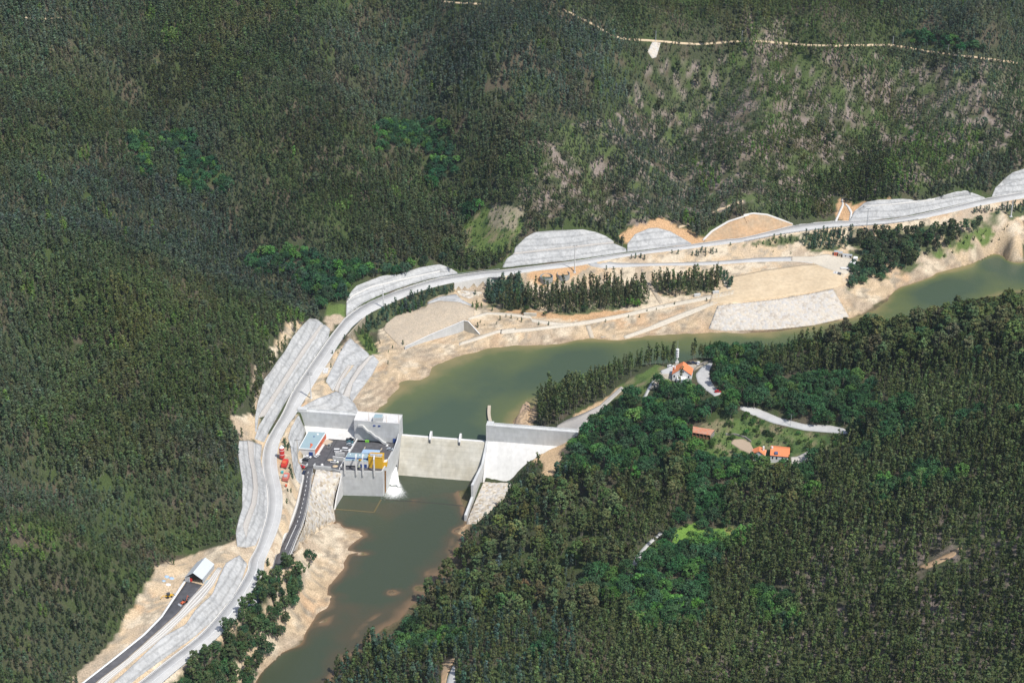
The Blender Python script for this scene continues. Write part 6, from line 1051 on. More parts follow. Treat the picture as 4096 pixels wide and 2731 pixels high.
# people in hi-vis on the deck
def person(label, p, rz, top='hivis'):
    me_ = bpy.data.meshes.new('person'); J = [(0, 0, .95), (0, 0, 1.2), (0, 0, 1.45), (0, 0, 1.55), (0, 0, 1.68), (0, .02, 1.78), (.18, 0, 1.42), (.26, .05, 1.15), (.24, .22, .98), (-.18, 0, 1.42), (-.27, 0, 1.15), (-.26, .1, .92), (.1, 0, .88), (.12, .04, .5), (.13, 0, .08), (.14, .16, .04), (-.1, 0, .88), (-.13, -.03, .5), (-.14, -.06, .08), (-.14, .1, .04)]
    E_ = [(0, 1), (1, 2), (2, 3), (3, 4), (4, 5), (2, 6), (6, 7), (7, 8), (2, 9), (9, 10), (10, 11), (0, 12), (12, 13), (13, 14), (14, 15), (0, 16), (16, 17), (17, 18), (18, 19)]; R_ = [.15, .15, .17, .06, .1, .09, .07, .05, .04, .07, .05, .04, .09, .07, .05, .04, .09, .07, .05, .04]
    me_.from_pydata(J, E_, []); o = bpy.data.objects.new('person', me_); COL.objects.link(o); sk = o.modifiers.new('skin', 'SKIN')
    if not me_.skin_vertices: 
        bm = bmesh.new(); bm.from_mesh(me_); bm.verts.layers.skin.verify(); bm.to_mesh(me_); bm.free()
    for i, r in enumerate(R_): me_.skin_vertices[0].data[i].radius = (r, r)
    me_.skin_vertices[0].data[0].use_root = True; ss = o.modifiers.new('sub', 'SUBSURF'); ss.levels = 1; ss.render_levels = 1
    me_.materials.append(M['skin']); o.location = tuple(p); o.rotation_euler = (0, 0, rz); tag(o, label, 'person')
    mb = MB(); mb.tube((0, 0, .95), (0, 0, 1.5), .21, .24, 10); mb.build('vest', M[top], o); mb = MB(); mb.tube((0, .01, 1.76), (0, .01, 1.9), .13, .07, 10); mb.build('helmet', M['white'], o)
    for s in (1, -1): mb = MB(); mb.tube((s * .125, .02, .12), (s * .09, 0, .96), .08, .12, 8); mb.build('trouser_leg', M['blue'], o)
    return o
person('person in yellow-green vest left of the blue workshop doors', at(ZB(915, 1160), DK), .4); person('person in yellow-green vest right of the first, by the workshop doors', at(ZB(960, 1150), DK), 2.4); person('person in yellow-green vest beside the white pickup', at(ZA(1482, 1225), DK), 1.2)
patch('ploughed_plot', 'oval ploughed plot beside the tiled house', L(Z7, (1222, 828), (1300, 880), (1370, 910), (1392, 895)), L(Z7, (1240, 800), (1310, 796), (1370, 825), (1395, 870)), 'soil', (16, 8), .3, ymin=900)
patch('house_drive', 'pale drive curving to the tiled house', L(Z7, (1700, 995), (1780, 975), (1825, 950), (1840, 930)), L(Z7, (1690, 938), (1740, 935), (1800, 905), (1850, 870)), 'bench', (14, 5), .3, ymin=900)
# ------------------------------------------------------------ trees: prototypes
def leaves(cent, size, nrm, r, droop=0, asp=1.6):
    """one quad per row of cent, facing roughly along nrm"""
    n = len(cent); nv = nrm + r.normal(0, .55, (n, 3)); nv /= np.linalg.norm(nv, axis=1)[:, None]
    a = r.normal(0, 1, (n, 3)); a[:, 2] -= droop; u = np.cross(nv, a); u /= np.linalg.norm(u, axis=1)[:, None] + 1e-9; w = np.cross(nv, u)
    su = (size * r.uniform(.6, 1.3, n))[:, None]; sw = su * asp * (.6 if droop else .7)
    return np.stack([cent - u * su - w * sw * .6, cent + u * su * .7 - w * sw, cent + u * su + w * sw * .6, cent - u * su * .6 + w * sw], 1).reshape(-1, 3)
def crown(kind, seed, rich=1.0):
    r = np.random.default_rng(seed); cs = []; ns = []; sz = []; tn = []
    if kind == 'euc':
        h = 11; m = int(13 * rich)
        for i in range(m):
            t = .30 + .70 * (i + r.uniform(0, 1)) / m; R = 1.45 * (1.05 - abs(t - .55) * 1.3) ; ang = r.uniform(0, 6.28); rr = R * r.uniform(.1, .75); c0 = np.array([rr * math.cos(ang), rr * math.sin(ang), h * t]); k = 8
            d = r.normal(0, 1, (k, 3)); d /= np.linalg.norm(d, axis=1)[:, None]; cs.append(c0 + d * [.6, .6, .7]); ns.append(d + [0, 0, .5]); sz.append(np.full(k, .38)); tn.append(np.tile(r.uniform(.78, 1.22) * np.array([1 + r.uniform(-.1, .2), 1, 1 + r.uniform(-.15, .15)]), (k, 1)))
        dr, asp = 1.2, 1.5
    elif kind == 'tall':
        h = 17; m = int(34 * rich)
        for i in range(m):
            t = .35 + .65 * r.uniform(0, 1) ** .8; R = 4.0 * math.sqrt(max(.05, 1 - ((t - .68) / .36) ** 2)); ang = r.uniform(0, 6.28); rr = R * r.uniform(.3, 1); c0 = np.array([rr * math.cos(ang), rr * math.sin(ang), h * t]); k = 20
            d = r.normal(0, 1, (k, 3)); d /= np.linalg.norm(d, axis=1)[:, None]; cs.append(c0 + d * r.uniform(.7, 1.15, (k, 1)) * [.95, .95, .8]); ns.append(d + [0, 0, .5]); sz.append(np.full(k, .44)); tn.append(np.tile(r.uniform(.75, 1.25) * np.array([1 + r.uniform(-.1, .25), 1, 1]), (k, 1)))
        dr, asp = 1.0, 1.5
    elif kind == 'broad':
        h = 9; m = int(24 * rich)
        for i in range(m):
            el = math.asin(r.uniform(-.15, 1)); ang = r.uniform(0, 6.28); rad = r.uniform(.75, 1.05); c0 = np.array([3.5 * rad * math.cos(el) * math.cos(ang), 3.5 * rad * math.cos(el) * math.sin(ang), 4.6 + 3.6 * rad * math.sin(el)]); k = 26; q = r.uniform(.9, 1.6)
            d = r.normal(0, 1, (k, 3)); d[:, 2] += .3; d /= np.linalg.norm(d, axis=1)[:, None]; cs.append(c0 + d * q * r.uniform(.7, 1.05, (k, 1))); ns.append(d * 1.2 + [0, 0, .3]); sz.append(np.full(k, .33)); tn.append(np.tile(r.uniform(.72, 1.3) * np.array([1 + r.uniform(-.1, .2), 1, 1]), (k, 1)))
        dr, asp = 0, 1.2
    elif kind == 'young':
        h = 5; m = int(12 * rich)
        for i in range(m):
            t = .12 + .85 * (i + r.uniform(0, 1)) / m; R = 1.25 * (1.1 - t * .85); ang = r.uniform(0, 6.28); rr = R * r.uniform(.1, .8); c0 = np.array([rr * math.cos(ang), rr * math.sin(ang), h * t]); k = 9
            d = r.normal(0, 1, (k, 3)); d /= np.linalg.norm(d, axis=1)[:, None]; cs.append(c0 + d * [.5, .5, .45]); ns.append(d + [0, 0, .4]); sz.append(np.full(k, .24)); tn.append(np.tile(np.full(3, r.uniform(.7, 1.3)), (k, 1)))
        dr, asp = .5, 1.4
    elif kind == 'cone':
        h = 8; m = 26
        for i in range(m):
            t = i / m; ang = r.uniform(0, 6.28); R = 1.9 * (1 - t) + .1; c0 = np.array([R * .7 * math.cos(ang), R * .7 * math.sin(ang), .3 + h * t]); k = 16; d = r.normal(0, 1, (k, 3)); d /= np.linalg.norm(d, axis=1)[:, None]; cs.append(c0 + d * .5); ns.append(d + [0, 0, .3]); sz.append(np.full(k, .22)); tn.append(np.tile(np.full(3, r.uniform(.8, 1.2)), (k, 1)))
        dr, asp = .4, 1.3
    cs = np.concatenate(cs); ns = np.concatenate(ns); sz = np.concatenate(sz); tn = np.concatenate(tn)
    return leaves(cs, sz, ns, r, dr, asp), np.repeat(tn, 4, axis=0), h
def trunk(kind, seed):
    r = np.random.default_rng(seed + 99); mb = MB(); P = dict(euc=(9.5, .13), tall=(14, .32), broad=(5.5, .3), young=(3.5, .08), cone=(7, .15))[kind]; h, w = P; lean = r.normal(0, .025, 2) * h
    k1 = (lean[0] * .4, lean[1] * .4, h * .5); k2 = (lean[0], lean[1], h); mb.tube((0, 0, -.8), k1, w, w * .75, 5, 0, False); mb.tube(k1, k2, w * .75, w * .2, 5, 0, False)
    for i in range(dict(euc=2, tall=7, broad=6, young=1, cone=0)[kind]):
        a = r.uniform(0, 6.28); z = h * r.uniform(.35, .8); l = dict(euc=1.0, tall=3.0, broad=2.8, young=.6)[kind]; mb.tube((lean[0] * z / h * .8, lean[1] * z / h * .8, z), (l * math.cos(a), l * math.sin(a), z + l * .9), w * .45, w * .15, 4, 0, False)
    return mb
def proto_mesh(name, kind, seed, rich, mode):
    """mode: crown, trunk or both in one mesh"""
    V, T, h = crown(kind, seed, rich); tb = trunk(kind, seed); nq = len(V) // 4
    F_ = np.arange(len(V)).reshape(-1, 4).tolist() if mode != 'trunk' else []; v = V.tolist() if mode != 'trunk' else []; mi = [0] * len(F_); tint = T.tolist() if mode != 'trunk' else []
    if mode != 'crown': o = len(v); v += tb.v; F_ += [tuple(i + o for i in f) for f in tb.f]; mi += [1] * len(tb.f); tint += [[1, 1, 1]] * len(tb.v)
    me_ = bpy.data.meshes.new(name); me_.from_pydata(v, [], F_); me_.materials.append(M['leaf_inst' if mode == 'both' else 'leaf_obj']); me_.materials.append(M['pale_bark' if kind in ('euc', 'tall') else 'bark']); me_.polygons.foreach_set('material_index', mi)
    c_ = me_.color_attributes.new('spray', 'FLOAT_COLOR', 'POINT'); c_.data.foreach_set('color', np.concatenate([np.array(tint), np.ones((len(tint), 1))], 1).ravel().astype(np.float32)); me_.update(); return me_
HGT = dict(euc=11, tall=17, broad=9.3, young=5, cone=8.5)
SIZ = dict(euc=1.7, tall=4.5, broad=4.5, young=1.4, cone=2)

# ------------------------------------------------------------ where trees grow
rt = np.random.default_rng(11)
ROADPX = [tuple(proj(*p)) for p in MA[::3]] + [tuple(proj(*p)) for p in MB_[::3]][::-1]; ACCPX = [tuple(proj(*p)) for p in (AA - (AB - AA) * .3)[::3]] + [tuple(proj(*p)) for p in (AB + (AB - AA) * .2)[::3]][::-1]; SIDEPX = [tuple(proj(*p)) for p in SA[::3]] + [tuple(proj(*p)) for p in SB[::3]][::-1]
WATERPX = [L(D, (862, 945), (900, 900), (940, 872), (1060, 806), (1400, 775), (1640, 765), (1930, 742), (1800, 757), (1700, 768), (1620, 775), (1540, 790), (1460, 800), (1380, 822), (1330, 838), (1250, 885), (1215, 925), (1190, 975), (1120, 975), (930, 1000)),
           L(Z6, (700, 1330), (1000, 1300), (1250, 1260), (1400, 1210), (1480, 1110), (1560, 1060), (1620, 990), (1720, 960), (1830, 880), (1880, 830), (1960, 800), (2100, 830), (2200, 870), (2300, 930), (2400, 930), (2400, 740), (1850, 800), (1400, 970), (1000, 1220), (700, 1290)),
           L(D, (775, 1190), (780, 1210), (812, 1220), (812, 1250), (765, 1345), (760, 1395), (700, 1460), (640, 1505), (585, 1568), (560, 1600), (680, 1600), (720, 1530), (800, 1465), (850, 1400), (915, 1375), (965, 1335), (990, 1290), (1045, 1240), (1070, 1200), (1085, 1110), (1000, 1100), (900, 1140))]
DAMPX = [L(Z2, (1180, 370), (2060, 450), (2010, 560), (1940, 600), (1830, 640), (1650, 745), (1640, 780), (1590, 740), (1560, 830), (1500, 880), (1420, 960), (1400, 1010), (1330, 1150), (1180, 1280), (1040, 1370), (960, 1400), (900, 1200)), L(Z1, (220, 280), (1460, 300), (1480, 1260), (660, 1568), (220, 900))]
HOUSEPX = [L(ZE, (420, 340), (1620, 340), (1640, 690), (1430, 700), (1430, 880), (1040, 900), (1000, 640), (860, 640), (700, 720), (420, 560))]
CLEAR = HOUSEPX + KEEP + [ROADPX, ACCPX, SIDEPX] + WATERPX + DAMPX
CLEAR_B = SANDR + YARDR + [GREENR[0]] + [L(D, (1560, 825), (1640, 830), (1650, 905), (1600, 900), (1545, 880)), L(Z7, (1380, 850), (1690, 860), (1690, 990), (1380, 960)), L(Z7, (910, 690), (1110, 710), (1110, 785), (910, 770)), L(Z7, (1650, 180), (1850, 190), (1830, 250), (1700, 240))]
def tree_points(x0, x1, y0, y1, sp, r=rt):
    X, Y = np.meshgrid(np.arange(x0, x1, sp), np.arange(y0, y1, sp)); X = X + np.where(np.arange(X.shape[0]) % 2, .5, 0)[:, None] * sp; X = X.ravel() + r.uniform(-.42, .42, X.size) * sp; Y = Y.ravel() + r.uniform(-.42, .42, Y.size) * sp; return X, Y
def anyp(u, v, polys_):
    q = np.zeros(u.shape, bool)
    for p in polys_: q |= inpoly(u, v, p)
    return q
def frame(u, v, m=560): return (u > -m) & (u < 4096 + m) & (v > -60) & (v < 2731 + 330)
def off_dam(X, Y):
    t_ = (X + 132.4) * -.146 + (Y - 1048.6) * -.989; s_ = (X + 132.4) * .989 + (Y - 1048.6) * -.146; return ~((t_ > -14) & (t_ < 60) & (s_ > 0) & (s_ < 122) | (t_ > -3) & (t_ < 12) & (s_ >= 122) & (s_ < 178))
TREES = dict(euc=[], tall=[], broad=[], young=[])
def put(kind, X, Y, sc, tint, region):
    k = off_dam(X, Y); n = len(X); sc = np.broadcast_to(sc, n)[k].copy(); tint = np.broadcast_to(tint, (n, 3))[k].copy(); X, Y = X[k], Y[k]
    TREES[kind].append((X, Y, hz(X, Y), sc, tint, np.full(len(X), region)))
def tints(n, base, var=.16, hue=.08, r=rt): return np.array(base) * (1 + r.normal(0, var, (n, 1))).clip(.5, 1.7) * (1 + r.normal(0, hue, (n, 3))).clip(.7, 1.4)
def clear_of(X, Y, hgt, extra=()):
    Z = hz(X, Y); u, v = proj(X, Y, Z); r_ = ~anyp(u, v, CLEAR + TRK + CLEAR_B + list(extra))
    for k in (.35, .65, .95): r_ &= ~anyp(*proj(X, Y, Z + hgt * k), CLEAR + list(extra))
    return r_
BRO_L = [L(ZL, (1080, 880), (1300, 860), (1330, 1000), (1560, 1150), (1560, 1280), (1180, 1270), (1200, 1100), (1240, 1060), (1050, 960)), L(ZL, (830, 880), (1020, 880), (1040, 1180), (940, 1160), (880, 1000)), L(ZM, (150, 800), (640, 780), (740, 1100), (560, 1250), (500, 1160), (540, 1010), (400, 940), (180, 1000)),
         L(ZN, (1650, 200), (2000, 100), (2100, 150), (2352, 330), (2352, 480), (2200, 560), (2060, 430), (1900, 290), (1700, 290)), L(Z8, (0, 150), (300, 100), (700, 120), (1250, 60), (1220, 180), (850, 240), (480, 330), (290, 470), (200, 680), (0, 640)), L(ZO, (1500, 170), (1750, 190), (2050, 250), (2080, 310), (1800, 300), (1560, 240)), L(ZM, (740, 1350), (950, 1340), (980, 1440), (850, 1480), (760, 1470))]
BRIGHT_L = [L(ZN, (1650, 700), (1950, 780), (1820, 880), (1730, 780)), L(ZN, (1560, 1150), (1730, 1080), (1700, 1280), (1540, 1280)), L(ZL, (1100, 230), (1250, 190), (1200, 370), (1050, 340)), L(ZO, (370, 330), (560, 290), (800, 700), (760, 950), (620, 1000), (560, 650)), L(ZO, (1550, 860), (2050, 880), (2080, 1050), (1700, 1320), (1450, 1300), (1400, 1150)), L(ZO, (400, 900), (700, 1000), (650, 1120), (450, 1080)), L(Z3, (700, 150), (830, 200), (720, 520), (560, 630), (480, 400)), L(ZO, (1250, 740), (1400, 760), (1380, 900), (1280, 900)), L(ZI, (0, 480), (350, 560), (300, 700), (0, 900)), L(ZO, (150, 1100), (300, 1250), (200, 1300), (50, 1030))]
NO_L = SANDL[5:] + GREENL[:2] + [L(D, (1420, 540), (1450, 520), (1520, 500), (1620, 550), (1600, 570), (1440, 560)), L(D, (1925, 455), (1960, 470), (2050, 455), (1990, 480), (1950, 510), (1920, 500)), L(Z3, (1130, 200), (1380, 140), (1390, 220), (1240, 320), (1160, 260), (1060, 200))]
# the hillside behind: dense young eucalyptus
X, Y = tree_points(-430, 560, 640, 1900, 2.8)
d, s, q, z = near_line(X, Y, mc); m = (s > 0) & (d > 8); X, Y = X[m], Y[m]; u, v = proj(X, Y, hz(X, Y)); m = frame(u, v, 520); X, Y, u, v = X[m], Y[m], u[m], v[m]
uj, vj = u + fbm(X, Y, 20, 5) * 60 , v + fbm(X, Y, 20, 6) * 40; uk, vk = u + fbm(X, Y, 70, 15) * 420, v + fbm(X, Y, 70, 16) * 300
isb = anyp(uj, vj - 30, BRO_L) & ~anyp(uj, vj, NO_L); spz = anyp(uk, vk - 20, SPARSE); gaps = fbm(X, Y, 9, 33, 3)
keep = ~isb & ~anyp(uj, vj, NO_L) & ~(spz & ((gaps > .10) & (rt.random(len(X)) < .50))) & (gaps < .50) & (rt.random(len(X)) > .06)
X, Y, u, v, uj, vj, gaps, spz = [a[keep] for a in (X, Y, u, v, uj, vj, gaps, spz)]
sc = (.82 + .3 * fbm(X, Y, 45, 41) + rt.normal(0, .13, len(X))).clip(.45, 1.4) * np.where(spz, .72, 1) * np.where(v > 1900, .72, 1) * np.where((v < 500) & (u > 1600), .85, 1)
ok = clear_of(X, Y, 11 * sc); X, Y, u, v, uj, vj, sc, spz = [a[ok] for a in (X, Y, u, v, uj, vj, sc, spz)]
tn = tints(len(X), (.093, .136, .071), .17, .06); br = anyp(uj, vj, BRIGHT_L) & (rt.random(len(X)) < .65); big = fbm(X, Y, 90, 55); tn = tn * (1 + .5 * big[:, None]); tn[:, 2] *= 1 + .9 * np.clip(fbm(X, Y, 120, 57), -.3, .4); br |= (fbm(X, Y, 22, 58) > .55)
tn[br] = tints(int(br.sum()), (.115, .195, .055), .2, .08); ol = (fbm(X, Y, 30, 59) > .25) & ~br; tn[ol] = tn[ol] * [1.15, .97, .85]; tn[spz & ~br] = tn[spz & ~br] * [1.0, .95, .95]
put('euc', X, Y, sc, tn, 'hill'); NHILL = len(X)
k = rt.random(len(X)) < .012; put('tall', X[k], Y[k], rt.uniform(.4, .75, int(k.sum())), tints(int(k.sum()), (.095, .13, .07), .2), 'hill')
k = (rt.random(len(X)) < np.where(spz, .16, .05)); put('young', X[k] + 1.3, Y[k] + .6, rt.uniform(.4, 1.0, int(k.sum())), tints(int(k.sum()), (.11, .17, .06), .3), 'fill')
# broadleaved gullies on that hillside
X, Y = tree_points(-430, 560, 640, 1900, 4.4); d, s, q, z = near_line(X, Y, mc); u, v = proj(X, Y, hz(X, Y)); m = (s > 0) & (d > 9) & frame(u, v, 0) & anyp(u, v - 30, BRO_L) & ~anyp(u, v, NO_L); X, Y = X[m], Y[m]; sc = rt.uniform(.55, 1.05, len(X)); ok = clear_of(X, Y, 9 * sc); X, Y, sc = X[ok], Y[ok], sc[ok]
tn = tints(len(X), (.05, .12, .058), .2, .1); b = rt.random(len(X)) < .2; tn[b] = tints(int(b.sum()), (.10, .215, .06), .18); put('broad', X, Y, sc, tn, 'gully')
# left bank belts below the road
def belt(kind, poly, sp, lo, hi, base, region, sure=True, dens=1.0):
    P = [at(p, 8) for p in poly]; X, Y = tree_points(min(p[0] for p in P) - 15, max(p[0] for p in P) + 15, min(p[1] for p in P) - 30, max(p[1] for p in P) + 30, sp); u, v = proj(X, Y, hz(X, Y)); m = inpoly(u, v, poly) & (rt.random(len(X)) < dens)
    d, s, q, z = near_line(X, Y, mc); m &= (s < 0) & (d > 6.5) if region != 'gully' else True; X, Y = X[m], Y[m]; put(kind, X, Y, rt.uniform(lo, hi, len(X)), tints(len(X), base, .18, .08), region)
DK_E = (.098, .125, .060); BLU = (.075, .130, .088); BRG = (.09, .17, .05)
belt('euc', T1P, 3.2, .6, 1.35, DK_E, 'belt'); belt('euc', T2P, 3.2, .6, 1.4, DK_E, 'belt')
belt('broad', L(Z5, (700, 800), (1340, 780), (1380, 880), (900, 925), (700, 960)), 8, .4, .6, (.05, .11, .045), 'belt', dens=.6); belt('broad', L(Z5, (1200, 820), (1310, 820), (1310, 890), (1200, 900)), 7, .6, .8, (.12, .25, .05), 'belt')
belt('young', L(Z5, (2040, 560), (2080, 540), (2190, 690), (2150, 715)), 3.2, 1.0, 1.8, BLU, 'shrub'); belt('young', L(Z5, (0, 640), (200, 620), (240, 720), (60, 800), (0, 800)), 4, 1, 1.9, BLU, 'shrub')
belt('young', L(Z8, (640, 600), (900, 490), (1080, 440), (1340, 400), (1350, 440), (1080, 500), (1060, 600), (760, 690), (640, 760), (560, 830), (430, 860), (430, 720)), 3.3, .8, 1.5, BLU, 'shrub'); belt('young', L(Z8, (700, 600), (1050, 560), (1040, 620), (760, 690)), 3.5, .6, 1.2, (.07, .13, .04), 'shrub')
belt('young', L(Z8, (340, 890), (440, 860), (570, 1090), (450, 1070)), 3.2, .5, 1.0, (.07, .13, .045), 'shrub'); belt('young', L(Z8, (1680, 400), (1840, 330), (2040, 280), (2100, 600), (1700, 570)), 3.4, 1, 1.9, BLU, 'shrub'); belt('broad', L(Z8, (1840, 560), (2100, 560), (2352, 640), (2352, 690), (1900, 650)), 6, .35, .6, (.06, .10, .04), 'belt')
belt('young', L(Z8, (1530, 580), (1640, 560), (1650, 620), (1560, 640)), 3, .6, .9, BRG, 'shrub'); belt('young', L(Z5, (1170, 425), (1400, 400), (1400, 450), (1200, 460)), 3.2, .6, 1.0, BLU, 'shrub'); belt('young', L(Z5, (1780, 395), (1900, 345), (2050, 380), (2000, 410), (1800, 420)), 3.2, .6, 1.0, BLU, 'shrub')
belt('young', L(Z5, (1500, 385), (1680, 375), (1680, 390), (1500, 400)), 3.2, .5, .8, BLU, 'shrub'); belt('young', L(Z5, (1000, 525), (1180, 510), (1180, 530), (1000, 545)), 5, .5, .9, BLU, 'shrub')
belt('tall', L(Z6, (1060, 620), (1200, 570), (1400, 570), (1700, 530), (2050, 520), (1900, 600), (1600, 740), (1400, 850), (1200, 920), (1060, 900)), 5.2, .45, .8, (.075, .115, .06), 'belt'); belt('broad', L(Z6, (990, 800), (1400, 780), (1560, 740), (1400, 870), (1150, 950), (940, 1010)), 5, .5, .85, (.06, .125, .065), 'belt')
belt('young', L(Z6, (640, 560), (1040, 510), (1000, 640), (950, 690), (680, 700), (600, 640)), 3.0, .6, 1.3, BLU, 'shrub'); belt('young', L(Z6, (640, 570), (1030, 520), (990, 640), (680, 690)), 2.6, .4, .9, (.06, .11, .06), 'shrub'); belt('young', L(Z6, (150, 640), (540, 575), (610, 640), (350, 655)), 3.0, .5, .9, (.075, .14, .05), 'shrub'); belt('young', L(Z6, (1920, 400), (2352, 320), (2352, 400), (2200, 410), (2050, 420)), 3.2, .7, 1.3, BLU, 'shrub')
belt('young', L(Z6, (0, 650), (80, 640), (90, 675), (0, 680)), 3, .6, .9, BLU, 'shrub'); belt('young', L(Z6, (1700, 680), (2050, 520), (2100, 600), (1700, 760)), 4.2, .4, .9, (.08, .14, .05), 'shrub', dens=.6)
belt('young', L(ZH, (600, 280), (660, 265), (690, 470), (720, 700), (690, 700), (650, 500)), 2.6, .7, 1.1, (.05, .10, .055), 'shrub'); belt('young', L(ZH, (650, 800), (715, 800), (705, 870), (650, 860)), 2.6, .6, .9, (.06, .12, .05), 'shrub'); belt('young', L(ZH, (625, 890), (690, 900), (685, 980), (655, 980)), 2.6, .6, .9, (.06, .12, .05), 'shrub')
belt('tall', L(Z8, (1690, 420), (1840, 350), (2040, 300), (2100, 600), (1720, 580)), 6, .3, .55, BLU, 'belt'); belt('broad', L(Z6, (1100, 640), (1700, 560), (1700, 640), (1400, 760), (1100, 800)), 5, .45, .8, (.06, .125, .065), 'belt', dens=.8); belt('euc', L(Z5, (0, 640), (150, 560), (240, 700), (60, 820), (0, 820)), 4, .6, .9, DK_E, 'belt'); belt('young', L(Z8, (430, 860), (560, 850), (780, 1010), (780, 1100), (600, 1090)), 5, .3, .6, (.08, .13, .05), 'shrub', dens=.5)
belt('young', L(Z8, (1650, 690), (2352, 740), (2352, 800), (1650, 860)), 9, .25, .6, (.08, .13, .05), 'shrub', dens=.5); belt('young', L(Z6, (0, 630), (600, 560), (1040, 500), (1040, 700), (600, 740), (0, 740)), 8, .25, .6, (.08, .13, .05), 'shrub', dens=.5); belt('young', L(Z5, (1250, 900), (2050, 810), (1500, 1000), (900, 1060)), 8, .25, .6, (.08, .13, .05), 'shrub', dens=.35)
belt('young', L(Z6, (2050, 540), (2300, 470), (2300, 560), (2100, 640)), 5, .25, .7, (.08, .13, .05), 'shrub', dens=.6); belt('young', L(ZH, (585, 930), (640, 900), (600, 1200), (500, 1480), (480, 1400), (560, 1200)), 3.5, .2, .55, (.09, .14, .05), 'shrub', dens=.5); belt('young', L(Z3, (1130, 740), (1330, 520), (1350, 560), (1160, 900)), 4, .2, .5, (.09, .14, .05), 'shrub', dens=.5)
T12 = L(D, (560, 1410), (585, 1380), (620, 1345), (660, 1300), (690, 1320), (695, 1345), (670, 1400), (655, 1445), (630, 1490), (600, 1530), (570, 1600), (480, 1680), (380, 1680), (420, 1580), (470, 1510), (520, 1450))
belt('tall', T12, 4.9, .55, .85, (.08, .125, .055), 'riverside'); belt('broad', T12, 5.0, .55, .95, (.055, .12, .055), 'riverside', dens=1)
belt('young', T1P, 3.4, .3, .8, (.065, .12, .05), 'fill'); belt('young', T2P, 3.4, .3, .8, (.065, .12, .05), 'fill')
# right bank
X, Y = tree_points(-130, 520, 600, 1180, 3.9); m = right_bank(X, Y); X, Y = X[m], Y[m]; Z = hz(X, Y); u, v = proj(X, Y, Z); m = frame(u, v) & (Z > -18) & (Z > np.where(Y > 1040, 1, -18)); X, Y, u, v = X[m], Y[m], u[m], v[m]
BRO_R = [L(Z7, (-100, 700), (300, 480), (560, 470), (760, 340), (930, 330), (1100, 450), (1280, 480), (1300, 660), (900, 700), (850, 800), (800, 950), (700, 1050), (100, 1070), (-100, 1000)), L(Z7, (1060, 190), (1700, 260), (1900, 240), (2352, 280), (2352, 750), (2150, 740), (1600, 640), (1300, 540), (1100, 460)),
         L(ZJ, (1520, 820), (1850, 760), (2000, 640), (2352, 420), (2352, 1200), (1950, 1200), (1800, 1000), (1520, 960)), L(ZK, (0, 520), (280, 580), (470, 640), (220, 900), (220, 1180), (0, 1200)), L(ZK, (420, 990), (720, 990), (740, 1260), (520, 1200)), L(ZK, (760, 300), (880, 300), (860, 420), (770, 440)), L(ZK, (1180, 0), (1500, 0), (1300, 110), (1200, 90))]
OPEN_R = [GREENR[1], GREENR[2], GREENR[3]]
patchy = lambda X, Y, u, v: (fbm(X, Y, 38, 120, 2) > np.where((u > 2500) & (v > 2000), .52, .20)) & ~((u < 2560) & (v < 1560))
isb = anyp(u, v - 35, BRO_R) | patchy(X, Y, u, v); opn = anyp(u, v, OPEN_R); spz = anyp(u, v - 10, SPARSE)
ok = clear_of(X, Y, 13 * np.ones(len(X))) & ~opn; rnd = rt.random(len(X)); e = ok & ~isb & ~(spz & (rnd < .16))
left = (u < 2500) & (v > 1950) & (v < 2500); tl = e & ((left & (rnd < .2)) | (anyp(u, v, [L(ZK, (-200, 230), (760, 240), (760, 560), (350, 560), (-200, 520))]) & (rnd < .22)) | ((u > 3300) & (v < 1500) & (rnd < .22)))
e &= ~tl & ~(left & (rnd < .72)); sz = (1.12 + .25 * fbm(X, Y, 40, 44) + rt.normal(0, .12, len(X))).clip(.6, 1.6); shore = (hz(X, Y) < 25) & (v > 1900) & (u < 2300)
tn = tints(len(X), (.092, .127, .051), .17, .06); tn = tn * (1 + .35 * fbm(X, Y, 70, 56))[:, None]; bl = shore & (rt.random(len(X)) < .4); tn[bl] = tints(int(bl.sum()), BLU, .15); reg = np.where(u > 2600, 'corner', np.where(v < 1560, 'ridge', 'slope'))
for rg in ('corner', 'ridge', 'slope'):
    k = e & (reg == rg); put('euc', X[k], Y[k], sz[k] * (.85 if rg == 'ridge' else 1), tn[k], rg)
k = tl; put('tall', X[k], Y[k], rt.uniform(.6, 1.05, int(k.sum())) * np.where((u[k] > 3300) & (v[k] < 1500), 1.3, 1), tints(int(k.sum()), (.106, .143, .060), .22, .1), 'tall'); 
X, Y = tree_points(-130, 520, 600, 1180, 6.3); m = right_bank(X, Y); X, Y = X[m], Y[m]; Z = hz(X, Y); u, v = proj(X, Y, Z); m = frame(u, v) & (Z > -16) & (anyp(u, v - 35, BRO_R) | patchy(X, Y, u, v)) & ~anyp(u, v, OPEN_R); X, Y, u, v = X[m], Y[m], u[m], v[m]; sc = rt.uniform(.72, 1.3, len(X)); ok = clear_of(X, Y, 9 * sc); X, Y, u, v, sc = [a[ok] for a in (X, Y, u, v, sc)]
tn = tints(len(X), (.05, .115, .05), .18, .08); inb = anyp(u, v - 35, BRO_R); reg = np.where(~inb, 'mixed', np.where(v > 1950, 'hollow', np.where(u < 2860, 'housewood', 'roadwood'))); b = (rt.random(len(X)) < np.where(reg == 'hollow', .30, .12)); tn[b] = tints(int(b.sum()), (.095, .205, .055), .18)
for rg in ('hollow', 'housewood', 'roadwood', 'mixed'): k = reg == rg; put('broad', X[k], Y[k], sc[k], tn[k], rg)
